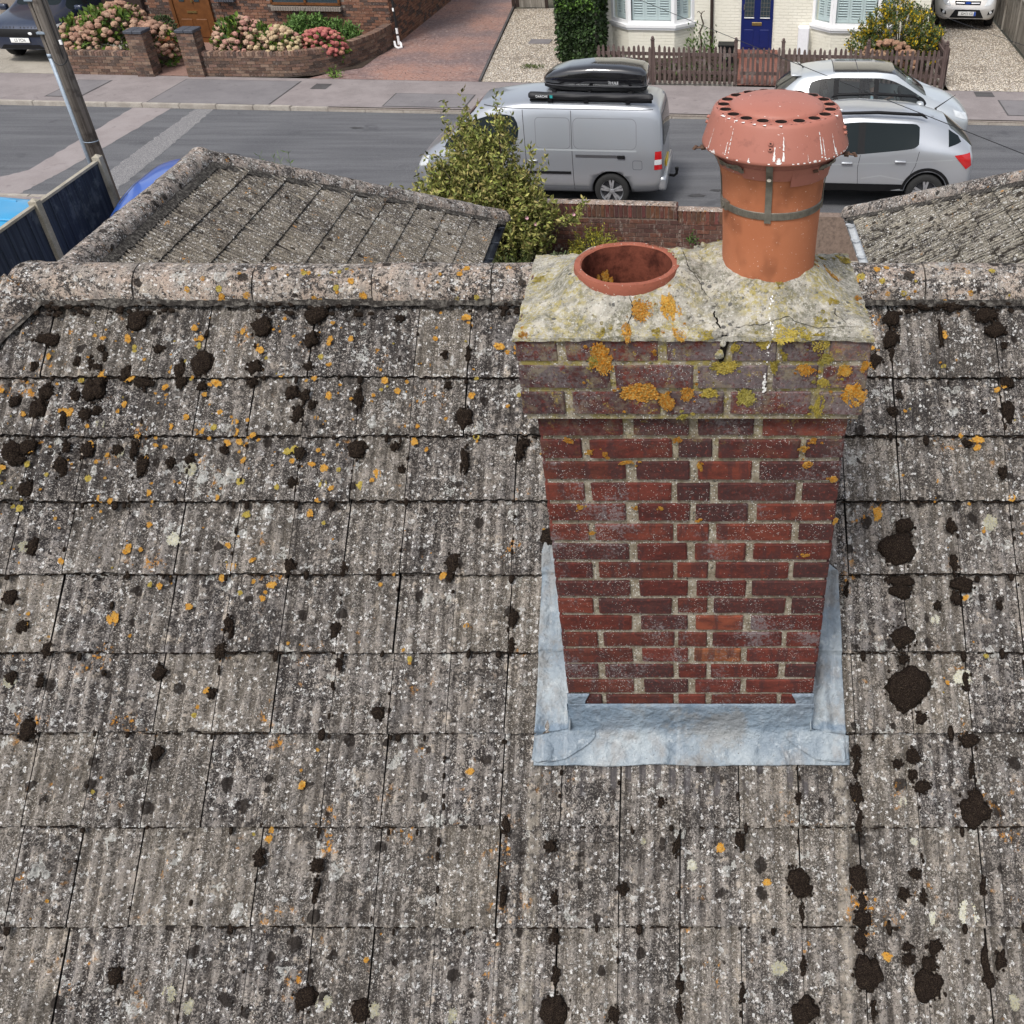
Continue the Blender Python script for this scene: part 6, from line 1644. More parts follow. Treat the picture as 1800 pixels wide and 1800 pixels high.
class Car:
    """body lofted from cross sections: st = (x, z_bottom, z_belt, z_top, w_low, w_belt, w_top)"""
    def __init__(s, name, label, cat, loc, rz, st, paint, win, ws, pillars=(), black=(), sill=None, glassm=None, group=None, arch=None, wheels=None, lower_black=False, roof_mat=None, rake=.07):
        s.t = thing(name, label, cat, loc, rz, group); s.M = wm(s.t)
        mats = [paint, glassm or M['carglass'], M['blackplastic'], M['gap'], roof_mat or paint, M['boxgloss']]
        n = len(st); vs, fs, mi = [], [], []
        NB = 10
        for (x, zb, zl, zt, wl, wb, wt) in st:
            h = zl - zb
            half = [(0, zb), (wl * .80, zb), (wl * .975, zb + h * .12), (wl, zb + h * .45), (wl * .995, zb + h * .8), (wb, zl), (wt + rake * .35, zt - (zt - zl) * .17), (wt - .03, zt - .012 * min(1, (zt - zl) * 3)), (wt * .55, zt + .022), (0, zt + .03)]
            for y, z in half: vs.append((x, y, z))
            for y, z in half[1:-1][::-1]: vs.append((x, -y, z))
        m = 18
        for i in range(n - 1):
            for k in range(m):
                k2 = (k + 1) % m
                fs.append((i * m + k, (i + 1) * m + k, (i + 1) * m + k2, i * m + k2))
                band = k if k < 9 else 17 - k          # 0..8 from floor up to roof centre
                mm = 0
                if band == 5 and i in win: mm = 1
                if band == 5 and i in pillars: mm = 2
                if band in (7, 8) and i in ws: mm = 1
                if band in (7, 8) and i in black: mm = 5
                if band == 0: mm = 2
                if lower_black and band in (1,): mm = 2
                if roof_mat and band in (6, 7, 8) and i not in ws and st[i][3] > 1.2: mm = 4
                mi.append(mm)
        for e, rev in ((0, False), (n - 1, True)):
            idx = [e * m + k for k in range(m)]
            # close the end with a strip of quads
            for k in range(8):
                q = (idx[k], idx[k + 1], idx[(17 - k) % m], idx[(18 - k) % m])
                q = tuple(dict.fromkeys(q))
                fs.append(q if not rev else q[::-1]); mi.append(0)
            q = (idx[8], idx[9], idx[10]); fs.append(q if not rev else q[::-1]); mi.append(0)
        me = bpy.data.meshes.new('body'); me.from_pydata(vs, [], fs)
        for mt in mats: me.materials.append(mt)
        me.polygons.foreach_set('material_index', mi)
        bm = bmesh.new(); bm.from_mesh(me)
        bmesh.ops.recalc_face_normals(bm, faces=bm.faces)
        cl = bm.edges.layers.float.get('crease_edge') or bm.edges.layers.float.new('crease_edge')
        for e in bm.edges:
            if len(e.link_faces) == 2 and e.link_faces[0].material_index != e.link_faces[1].material_index: e[cl] = .55
        bm.to_mesh(me); bm.free()
        ob = bpy.data.objects.new('tmp', me); COL.objects.link(ob)
        ob.modifiers.new('s', 'SUBSURF').levels = 2
        cut = MB()
        for wx, r in (wheels or ()):
            for sg in (1, -1): cut.tube([(wx, sg * (max(q[4] for q in st) - .30), r + .01), (wx, sg * 1.4, r + .01)], r * 1.13, 28)
        co2 = None
        if cut.v:
            cut.m = [3] * len(cut.f); cm = cut.mesh('cut', mats); co2 = bpy.data.objects.new('cut', cm); COL.objects.link(co2)
            bm = bmesh.new(); bm.from_mesh(cm); bmesh.ops.recalc_face_normals(bm, faces=bm.faces); bm.to_mesh(cm); bm.free()
            b_ = ob.modifiers.new('b', 'BOOLEAN'); b_.object = co2; b_.operation = 'DIFFERENCE'; b_.solver = 'EXACT'; b_.material_mode = 'INDEX'
        dg = bpy.context.evaluated_depsgraph_get()
        ev = bpy.data.meshes.new_from_object(ob.evaluated_get(dg))
        bpy.data.objects.remove(ob)
        if co2: bpy.data.objects.remove(co2)
        bm = bmesh.new(); bm.from_mesh(ev)
        s.bvh = BVHTree.FromBMesh(bm)
        mats_ev = list(ev.materials)
        def part(idx, name, mats_, comps=False):
            f = [x for x in bm.faces if x.material_index in idx]
            if not f: return
            groups = []
            if comps:
                left = set(f)
                while left:
                    st_ = [left.pop()]; g = []
                    while st_:
                        q = st_.pop(); g.append(q)
                        for e in q.edges:
                            for l in e.link_faces:
                                if l in left: left.discard(l); st_.append(l)
                    groups.append(g)
            else: groups = [f]
            for g in groups:
                vm = {}; V = []; F = []
                for q in g:
                    row = []
                    for v in q.verts:
                        if v not in vm: vm[v] = len(V); V.append(tuple(v.co))
                        row.append(vm[v])
                    F.append(tuple(row))
                x = bpy.data.meshes.new(name); x.from_pydata(V, [], F)
                for mt in mats_: x.materials.append(mt)
                ix = {k: i for i, k in enumerate(idx)}
                x.polygons.foreach_set('material_index', [ix[q.material_index] for q in g])
                x.polygons.foreach_set('use_smooth', [True] * len(F))
                o = place(name, x, s.t, world=False)
                c = sum((Vector(v) for v in V), Vector()) / len(V)
                if name == 'window':
                    if abs(c.y) < .15: o.name = 'windscreen' if c.x > 0 else 'rear_window'
                    if abs(c.y) < .15 and abs(c.x) < .5: o.name = 'glass_roof'
                s.last = o
        used = set(x.material_index for x in bm.faces)
        s.ev_mats = mats_ev
        bi = [k for k, mt in enumerate(mats_ev) if mt in (paint, M['gap']) and not (mt == paint and k == 4 and roof_mat)]
        part([k for k in bi if k in used], 'body', [mats_ev[k] for k in bi if k in used])
        gi = [1]
        part(gi, 'window', [mats_ev[1]], True)
        part([2], 'trim', [mats_ev[2]])
        part([5], 'glass_roof', [mats_ev[5]])
        if roof_mat: part([4], 'roof', [mats_ev[4]])
        bm.free()
    def hit(s, axis, a, b_):
        if axis == 'L': o, d = Vector((a, 3, b_)), Vector((0, -1, 0))
        elif axis == 'R': o, d = Vector((a, -3, b_)), Vector((0, 1, 0))
        elif axis == 'F': o, d = Vector((4, a, b_)), Vector((-1, 0, 0))
        elif axis == 'B': o, d = Vector((-4, a, b_)), Vector((1, 0, 0))
        else: o, d = Vector((a, b_, 4)), Vector((0, 0, -1))
        h = s.bvh.ray_cast(o, d)
        return (h[0], h[1]) if h[0] is not None else (None, None)
    def patch(s, name, axis, c4, mat, off=.004, n=8, m=6, parent=None):
        """surface patch over quad c4 (4 corners in the plane seen along axis)"""
        b = MB(); V = []
        for j in range(m + 1):
            for i in range(n + 1):
                u, v = i / n, j / m
                p = Vector(c4[0]).lerp(Vector(c4[1]), u).lerp(Vector(c4[3]).lerp(Vector(c4[2]), u), v)
                h, nn = s.hit(axis, p.x, p.y)
                if h is None: return None
                V.append(h + nn * off)
        F = [(j * (n + 1) + i, j * (n + 1) + i + 1, (j + 1) * (n + 1) + i + 1, (j + 1) * (n + 1) + i) for j in range(m) for i in range(n)]
        b.add(V, F)
        return place(name, b.mesh(name, [mat], True), parent or s.t, world=False)
    def line(s, name, axis, pts, mat, w=.008, off=.0015, step=.04, closed=False):
        P = []
        if closed: pts = list(pts) + [pts[0]]
        for a, b_ in zip(pts[:-1], pts[1:]):
            a, b_ = Vector(a), Vector(b_); k = max(1, int((b_ - a).length / step))
            P += [a.lerp(b_, i / k) for i in range(k)]
        P.append(Vector(pts[-1]))
        b = MB(); V = []; ok = True
        for i, p in enumerate(P):
            d = (P[min(i + 1, len(P) - 1)] - P[max(i - 1, 0)]); d = d.normalized() if d.length else Vector((1, 0))
            nn2 = Vector((-d.y, d.x)) * w / 2
            for sg in (1, -1):
                h, nn = s.hit(axis, *(p + nn2 * sg))
                if h is None: return None
                V.append(h + nn * off)
        b.add(V, [(2 * i, 2 * i + 1, 2 * i + 3, 2 * i + 2) for i in range(len(P) - 1)])
        return place(name, b.mesh(name, [mat], True), s.t, world=False)
    def wheel(s, x, side, y, r, spokes=5, w=.20, double=False):
        t = MB(); sg = side
        ya, yb = y * sg, (y - w) * sg
        def prof(lst): return [(rr, yy * sg) for rr, yy in lst]
        t.lathe(prof([(r * .66, y), (r * .70, y + .004), (r * .90, y + .006), (r * .975, y - .015), (r, y - .05), (r, y - w + .05), (r * .97, y - w + .01), (r * .66, y - w)]), 32, (x, 0, r), axis='y')
        wo = t.build('wheel', [M['tyre']], s.t, True, world=False)
        q = MB()
        q.lathe(prof([(r * .67, y + .001), (r * .64, y - .012), (r * .62, y - .05), (r * .62, y - .12)]), 32, (x, 0, r), 0, axis='y')
        q.lathe(prof([(.001, y - .075), (r * .62, y - .075)]), 24, (x, 0, r), 1, axis='y')
        q.lathe(prof([(.001, y - .004), (r * .10, y - .008), (r * .15, y - .03), (r * .15, y - .07)]), 16, (x, 0, r), 0, axis='y')
        for k in range(spokes):
            for da in ((-.16, .16) if double else (0,)):
                a = 2 * math.pi * k / spokes + math.pi / 2
                a1 = a + da * .5; a2 = a + da
                w1, w2 = (r * .05, r * .065) if double else (r * .085, r * .12)
                p1 = Vector((math.cos(a1), 0, math.sin(a1))) * r * .10; p2 = Vector((math.cos(a2), 0, math.sin(a2))) * r * .645
                dd = (p2 - p1).normalized(); nn = Vector((-dd.z, 0, dd.x))
                vs = []
                for yy in (-.012, -.05):
                    for p, ww in ((p1, w1), (p2, w2)):
                        for k2 in (-1, 1): vs.append((x + p.x + nn.x * ww * k2, (y + yy) * sg, r + p.z + nn.z * ww * k2))
                q.add(vs, [(0, 1, 3, 2), (0, 4, 5, 1), (1, 5, 7, 3), (3, 7, 6, 2), (2, 6, 4, 0)])
        q.build('rim', [M['alloy'], M['gap']], wo, world=False)
        return wo
    def box(s, name, c, sz, mat, bev=.01, parent=None, rz=0):
        b = MB(); b.box(*c, *sz, rz); o = b.build(name, [mat], parent or s.t, world=False)
        if bev: bevel(o, bev, 2); o.data.polygons.foreach_set('use_smooth', [True] * len(o.data.polygons))
        return o
    def plate(s, axis, c, w, h, txt, mat, size, euro=False, off=.012):
        sg = 1 if axis == 'F' else -1
        p = s.box('number_plate', c, (.012, w, h), mat, .003)
        if euro: s.box('plate_band', (c[0] + sg * .0065, c[1] - sg * -1 * (-w / 2 + .03) * -1, c[2]), (.002, .055, h * .96), M['euroblue'], 0, p)
        me = text_mesh(txt, size, M['ink'])
        Mx = Matrix.Translation((c[0] + sg * .0075, c[1] + (.02 * sg if euro else 0), c[2])) @ Matrix.Rotation(R(90 * sg), 4, 'Z') @ Matrix.Rotation(R(90), 4, 'X') @ Matrix.Scale(.86, 4, (1, 0, 0))
        place('lettering', me, p, Mx, world=False)
        return p

ZR = RZD
# ---------------------------------------------------------------- silver van (nose to the left, roof box and awning on top)
st = [(-2.40, .44, .80, .84, .70, .72, .60), (-2.37, .34, 1.06, 1.66, .82, .80, .66), (-2.28, .28, 1.10, 1.80, .885, .855, .70), (-1.95, .25, 1.10, 1.835, .90, .875, .725),
      (-1.0, .24, 1.09, 1.85, .90, .88, .73), (.05, .24, 1.07, 1.85, .90, .88, .73), (.20, .24, 1.06, 1.845, .90, .88, .73), (1.00, .24, 1.03, 1.74, .90, .88, .68), (1.70, .25, 1.00, 1.10, .895, .86, .64),
      (2.05, .27, .88, .96, .86, .80, .58), (2.27, .32, .62, .70, .74, .70, .52), (2.34, .40, .52, .56, .60, .56, .42)]
van = Car('parked_van', 'silver panel van with a black roof box parked behind the leafy shrub', 'van', S(-2.36, -4.78, ZR), AL + math.pi, st, M['p_van'], win=(6, 7), ws=(7,), wheels=((-1.42, .325), (1.45, .325)))
for x in (-1.42, 1.45):
    for sg in (1, -1): van.wheel(x, sg, .885, .325, 5, .2, True)
for nm, pts, cl in (('door_seam', [(.14, .30), (.14, 1.0), (.16, 1.72)], 0), ('door_seam', [(-.72, .32), (-.72, 1.72)], 0), ('door_seam', [(1.06, .5), (1.08, .98)], 0), ('roof_seam', [(-2.2, 1.745), (.9, 1.735)], 0)):
    van.line(nm, 'L', pts, M['gap'], .012)
def rrect(x0, x1, z0, z1, r):
    out = []
    for cx, cz, a0 in ((x1 - r, z1 - r, 0), (x0 + r, z1 - r, 90), (x0 + r, z0 + r, 180), (x1 - r, z0 + r, 270)):
        for k in range(5): a = R(a0 + 22.5 * k); out.append((cx + r * math.cos(a), cz + r * math.sin(a)))
    return out
dk = flat('pressing_shade', (.24, .25, .265), .45, .4, vary=0)  # darker lines paint the shade along pressed panel edges and sill
van.line('pressing_shade_line', 'L', rrect(-.69, -.06, 1.09, 1.60, .07), dk, .016, closed=True)
van.line('pressing_shade_line', 'L', rrect(-1.90, -.75, 1.09, 1.60, .10), dk, .016, closed=True)
van.line('crease_highlight', 'L', [(-1.9, 1.065), (-.05, 1.065)], M['p_white'], .03)  # pale ribbon paints the highlight under the inset panels
sr = van.line('slide_rail', 'L', [(-1.68, .965), (-.78, .965)], M['gap'], .05, .004)
van.box('rail_end', (-.84 - .78, .905, .965), (.14, .02, .06), M['blackplastic'], .008)
van.line('rub_strip', 'L', [(-.68, .66), (1.0, .66)], M['blackplastic'], .05, .012)
van.line('sill_shade_line', 'L', [(-1.0, .40), (1.0, .40)], dk, .02)
van.line('fuel_flap', 'L', rrect(-2.0, -1.83, .74, .90, .03), M['gap'], .006, closed=True)
for x in (.0, ): van.box('handle', (.02, .915, .87), (.17, .035, .03), M['p_white'], .012)
van.patch('tail_light', 'L', [(-2.36, .74), (-2.22, .74), (-2.24, 1.06), (-2.35, 1.06)], M['red_lens'], .006, 5, 5)
van.patch('tail_light', 'L', [(-2.35, .83), (-2.225, .83), (-2.23, .92), (-2.35, .92)], M['clear_lens'], .009, 5, 2)
van.patch('rear_window', 'B', [(-.66, 1.12), (.66, 1.12), (.60, 1.62), (-.60, 1.62)], M['carglass'], .008, 8, 6)
van.box('bumper', (-2.36, 0, .46), (.16, 1.66, .26), M['p_van'], .06)
tb = MB(); tb.tube([(-2.36, .0, .36), (-2.52, .0, .34), (-2.57, .0, .38), (-2.575, .0, .46)], .028, 8); tb.tube([(-2.575, 0, .45), (-2.575, 0, .50)], .035, 10); tb.build('tow_bar', [M['blackplastic']], van.t, world=False)
van.box('mirror', (1.12, 1.0, 1.08), (.12, .22, .17), M['p_van'], .04); van.box('mirror', (1.12, -1.0, 1.08), (.12, .22, .17), M['p_van'], .04)
van.patch('headlight', 'L', [(2.02, .72), (2.24, .66), (2.20, .78), (1.98, .88)], M['clear_lens'], .006, 5, 4)
van.plate('B', (-2.455, .3, .60), .5, .11, 'KE58 VNO', M['plate_y'], .085) if False else van.box('number_plate', (-2.41, .25, .74), (.02, .5, .11), M['plate_y'], .003)
for x in (-1.75, -1.0, -.35):
    van.box('roof_bar', (x, 0, 1.905), (.06, 1.36, .035), M['blackplastic'], .01)
    for y in (.66, -.66): van.box('roof_bar_foot', (x, y, 1.87), (.09, .05, .07), M['blackplastic'], .01)
# roof box
VM = van.M
rbx = thing('roof_box', 'gloss black streamlined roof box on the silver van', 'roof box', VM @ Vector((-1.08, -.22, 1.875)), AL + math.pi)
def loft(stations, n=24, ends=True):
    b = MB(); V = []; F = []
    for (x, w_, z0, z1, sq) in stations:
        for k in range(n):
            a = 2 * math.pi * k / n; ca, sa = math.cos(a), math.sin(a)
            V.append((x, w_ * math.copysign(abs(ca) ** sq, ca), (z0 + z1) / 2 + (z1 - z0) / 2 * math.copysign(abs(sa) ** sq, sa)))
    m = len(stations)
    for i in range(m - 1):
        for k in range(n): F.append((i * n + k, (i + 1) * n + k, (i + 1) * n + (k + 1) % n, i * n + (k + 1) % n))
    F.append(tuple(range(n))); F.append(tuple(range((m - 1) * n, m * n))[::-1])
    b.add(V, F); return b
o = loft([(-.96, .30, .10, .34, .5), (-.94, .37, .08, .37, .45), (-.85, .41, .075, .41, .45), (-.5, .43, .07, .455, .45), (0, .43, .07, .465, .45), (.45, .42, .075, .42, .45), (.75, .37, .08, .34, .5), (.90, .28, .10, .26, .55), (.955, .18, .12, .21, .6)], 32).build('lid', [M['boxgloss']], rbx, True, world=False)
o = loft([(-.95, .33, .045, .125, .4), (-.9, .40, .03, .125, .4), (.0, .435, .02, .125, .4), (.75, .385, .03, .125, .4), (.93, .27, .06, .125, .5)], 28).build('base', [M['blackplastic']], rbx, True, world=False)
b = MB(); b.tube([(x, w_ + .004, .125) for x, w_ in ((-.95, .34), (-.86, .415), (-.5, .437), (0, .437), (.45, .427), (.75, .378), (.9, .29), (.955, .19))], .010, 6); b.build('rim_seam', [M['gap']], rbx, world=False)
b = MB(); b.tube([(-.55, .432, .14), (-.45, .434, .15), (-.28, .436, .20), (.15, .436, .195), (.35, .43, .145)], .006, 6); b.build('handle_groove', [M['gap']], rbx, world=False)
lt = text_mesh('THULE', .062, M['logo'])
place('lettering', lt, rbx, Matrix.Translation((-.36, .437, .185)) @ Matrix.Rotation(R(180), 4, 'Z') @ Matrix.Rotation(R(90), 4, 'X'), world=False)
aw = thing('awning_bag', 'black rolled awning bag strapped along the near edge of the van roof', 'awning', VM @ Vector((-1.08, .64, 1.93)), AL + math.pi)
def awf(u, v):
    a = 2 * math.pi * u; x = -1.12 + 2.24 * v; r = .062 + .007 * vnoise(x * 2, a, 3) + .004 * math.sin(a * 3 + x * 9)
    e = min(1, .55 + min(v, 1 - v) * 40)
    return (x, r * e * 1.1 * math.cos(a), r * e * math.sin(a) + .01)
b = MB(); b.grid(awf, 20, 60); b.add([awf(k / 20, 0) for k in range(20)], [tuple(range(20))]); b.add([awf(k / 20, 1) for k in range(20)], [tuple(range(20))[::-1]])
b.build('bag', [M['pvc']], aw, True, world=False)
b = MB(); b.box(0, .0, -.065, 2.2, .06, .03); b.build('rail', [M['blackplastic']], aw, world=False)
lt = text_mesh('DARCHE', .055, M['logo']); place('lettering', lt, aw, Matrix.Translation((.87, .074, .012)) @ Matrix.Rotation(R(180), 4, 'Z') @ Matrix.Rotation(R(90), 4, 'X') @ Matrix.Shear('XZ', 4, (0, 0)) , world=False)
b = MB(); b.box(.70, .074, .012, .05, .004, .05); b.build('logo_square', [M['teal']], aw, world=False)

# ---------------------------------------------------------------- pale silver crossover, nose to the left
st = [(-2.14, .48, .80, .84, .62, .66, .5), (-2.10, .36, 1.00, 1.10, .80, .80, .60), (-1.98, .30, 1.10, 1.20, .865, .835, .54), (-1.62, .28, 1.16, 1.45, .89, .86, .54), (-1.08, .28, 1.17, 1.585, .89, .87, .575), (-.98, .28, 1.13, 1.60, .89, .87, .60), (-.10, .28, 1.03, 1.64, .89, .875, .61), (.0, .28, 1.02, 1.64, .89, .875, .61), (.52, .28, .99, 1.60, .89, .875, .59), (1.22, .28, .97, 1.10, .89, .86, .62), (1.68, .30, .93, 1.00, .87, .82, .6), (2.0, .34, .78, .84, .80, .74, .54), (2.12, .42, .60, .64, .64, .60, .44)]
mk = Car('parked_crossover', 'silver crossover with black lower trim parked nearest the garden wall', 'car', S(3.56, -4.56, ZR), AL + math.pi, st, M['p_silver'], win=(4, 5, 7, 8), ws=(1, 2, 8), pillars=(6,), wheels=((-1.30, .345), (1.26, .345)), lower_black=True, group='silver cars parked along the street')
for x in (-1.30, 1.26):
    for sg in (1, -1): mk.wheel(x, sg, .885, .345, 5, .22, True)
    mk.line('arch_trim', 'L', [(x + .43 * math.cos(R(a)), .36 + .43 * math.sin(R(a))) for a in range(-6, 187, 8)], M['blackplastic'], .055, .008)
mk.line('sill_trim', 'L', [(-.86, .44), (.82, .44)], M['blackplastic'], .13, .010)
mk.line('sill_trim', 'L', [(-1.78, .46), (-1.70, .46)], M['blackplastic'], .10, .010)
mk.line('door_seam', 'L', [(-.06, .40), (-.02, .8), (-.05, 1.02)], M['gap'], .010); mk.line('door_seam', 'L', [(-.96, .62), (-1.06, .85), (-1.1, 1.1)], M['gap'], .010); mk.line('door_seam', 'L', [(.98, .45), (1.04, .97)], M['gap'], .010)
mk.line('door_crease_highlight', 'L', [(-.9, .58), (-.45, .66), (-.1, .60)], M['p_white'], .02); mk.line('side_crease_highlight', 'L', [(-1.9, .98), (-.8, .90), (.9, .82)], M['p_white'], .014)  # paler ribbons paint the light caught along the body creases
for x, z in ((-.78, .92), (.18, .875)): mk.box('handle', (x, .905, z), (.20, .03, .032), M['p_silver'], .012)
mk.patch('tail_light', 'L', [(-2.07, .86), (-1.98, .80), (-1.74, 1.04), (-2.02, 1.07)], M['red_lens'], .008, 6, 5)
mk.patch('rear_quarter_window', 'L', [(-1.86, 1.22), (-1.62, 1.17), (-1.62, 1.40), (-1.80, 1.30)], M['carglass'], .004, 4, 3)
for sg in (1, -1):
    b = MB(); b.tube([(-1.2, sg * .585, 1.60), (-1.1, sg * .58, 1.66), (-.3, sg * .60, 1.69), (.35, sg * .59, 1.66), (.45, sg * .585, 1.615)], [.012, .028, .03, .028, .012], 8); b.build('roof_rail', [M['blackplastic']], mk.t, True, world=False)
mk.box('mirror', (.95, 1.0, 1.04), (.15, .22, .16), M['p_silver'], .05); mk.box('mirror', (.95, -1.0, 1.04), (.15, .22, .16), M['p_silver'], .05)
b = MB(); b.tube([(-1.42, 0, 1.60), (-1.44, 0, 1.63), (-1.75, 0, 1.86)], [.03, .012, .004], 6); b.build('aerial', [M['blackplastic']], mk.t, world=False)
mk.box('bumper', (-2.05, 0, .42), (.18, 1.55, .18), M['blackplastic'], .05)
mk.patch('headlight', 'L', [(1.98, .68), (2.06, .66), (1.98, .8), (1.75, .88)], M['clear_lens'], .006, 4, 3)

# ---------------------------------------------------------------- pale silver hatchback, nose to the right, driver inside
st = [(-2.10, .46, .72, .76, .62, .66, .5), (-2.06, .34, .92, .98, .80, .80, .60), (-1.97, .28, 1.0, 1.08, .86, .83, .60), (-1.58, .24, 1.02, 1.40, .88, .855, .57), (-1.42, .24, 1.01, 1.44, .885, .86, .58), (-.86, .23, .97, 1.50, .885, .865, .60), (-.78, .23, .97, 1.505, .885, .865, .60), (-.02, .23, .94, 1.52, .885, .87, .61), (.06, .23, .94, 1.52, .885, .87, .61), (.40, .23, .92, 1.49, .885, .87, .60), (1.12, .24, .90, 1.02, .885, .85, .64), (1.62, .26, .85, .92, .86, .80, .6), (1.97, .30, .68, .76, .78, .72, .52), (2.10, .38, .54, .58, .62, .58, .44)]
ht = Car('parked_hatchback', 'pale silver hatchback with a dark glass roof and a driver, at the far kerb', 'car', S(4.17, -1.12, ZR), AL, st, M['p_white'], win=(4, 6, 8, 9), ws=(1, 2, 9), pillars=(5, 7), black=(5, 6, 7, 8), wheels=((-1.32, .32), (1.32, .32)), glassm=M['carglass_clear'], group='silver cars parked along the street')
for x in (-1.32, 1.32):
    for sg in (1, -1): ht.wheel(x, sg, .88, .32, 5, .2)
for pts in ([(.02, .35), (.03, .93)], [(-.82, .35), (-.82, .96)], [(1.0, .40), (1.02, .90)]): ht.line('door_seam', 'R', pts, M['gap'], .010)
for x in (-.65, .2): ht.box('handle', (x, -.905, .85), (.2, .03, .03), M['p_white'], .012)
ht.box('mirror', (.92, -.98, .98), (.15, .2, .15), M['p_white'], .05); ht.box('mirror', (.92, .98, .98), (.15, .2, .15), M['p_white'], .05)
b = MB(); b.tube([(-1.50, 0, 1.44), (-1.52, 0, 1.47), (-1.66, 0, 1.56)], [.03, .014, .005], 6); b.build('aerial', [M['blackplastic']], ht.t, world=False)
ht.line('roof_joint', 'T', [(-.88, -.52), (-.88, .52)], M['gap'], .02); ht.line('roof_joint', 'T', [(-.38, -.54), (-.38, .54)], M['gap'], .015)
b = MB(); b.tube([(1.10, -.5, 1.02), (.95, .05, 1.10), (.9, .1, 1.12)], .010, 6); b.build('wiper', [M['blackplastic']], ht.t, world=False)
ht.box('spoiler', (-1.66, 0, 1.41), (.22, 1.08, .03), M['p_white'], .012)
ht.patch('tail_light', 'R', [(-2.05, .72), (-1.9, .72), (-1.86, 1.0), (-2.0, .96)], M['red_lens'], .006, 4, 4)
ht.patch('headlight', 'R', [(1.72, .72), (2.02, .62), (1.98, .72), (1.66, .84)], M['clear_lens'], .006, 5, 3)
for x, y in ((-.12, -.36), (-.12, .36), (-1.0, 0)):
    wd = .46 if x > -.5 else 1.1
    so_ = ht.box('seat', (x + .25, y, .48), (.48, wd, .16), M['seat'], .05); ht.box('seat_back', (x - .02, y, .82), (.14, wd, .62), M['seat'], .05, so_)
    for yy in ((y,) if x > -.5 else (-.35, .35)): ht.box('headrest', (x - .04, yy, 1.20), (.09, .25, .16), M['seat'], .04, so_)
ht.box('dashboard', (.82, 0, .86), (.35, 1.4, .16), M['seat'], .05)
b = MB(); b.add([(.50 + .02 * math.sin(t) * 0 + .06 * math.sin(t), -.36 + .18 * math.cos(t), .90 + .17 * math.sin(t)) for t in np.linspace(0, 2 * math.pi, 25)[:-1]], [])
sw = MB(); sw.tube([(.52 - .07 * math.sin(t), -.36 + .18 * math.cos(t), .92 + .165 * math.sin(t)) for t in np.linspace(0, 2 * math.pi, 25)], .016, 6); sw.build('steering_wheel', [M['seat']], ht.t, world=False)
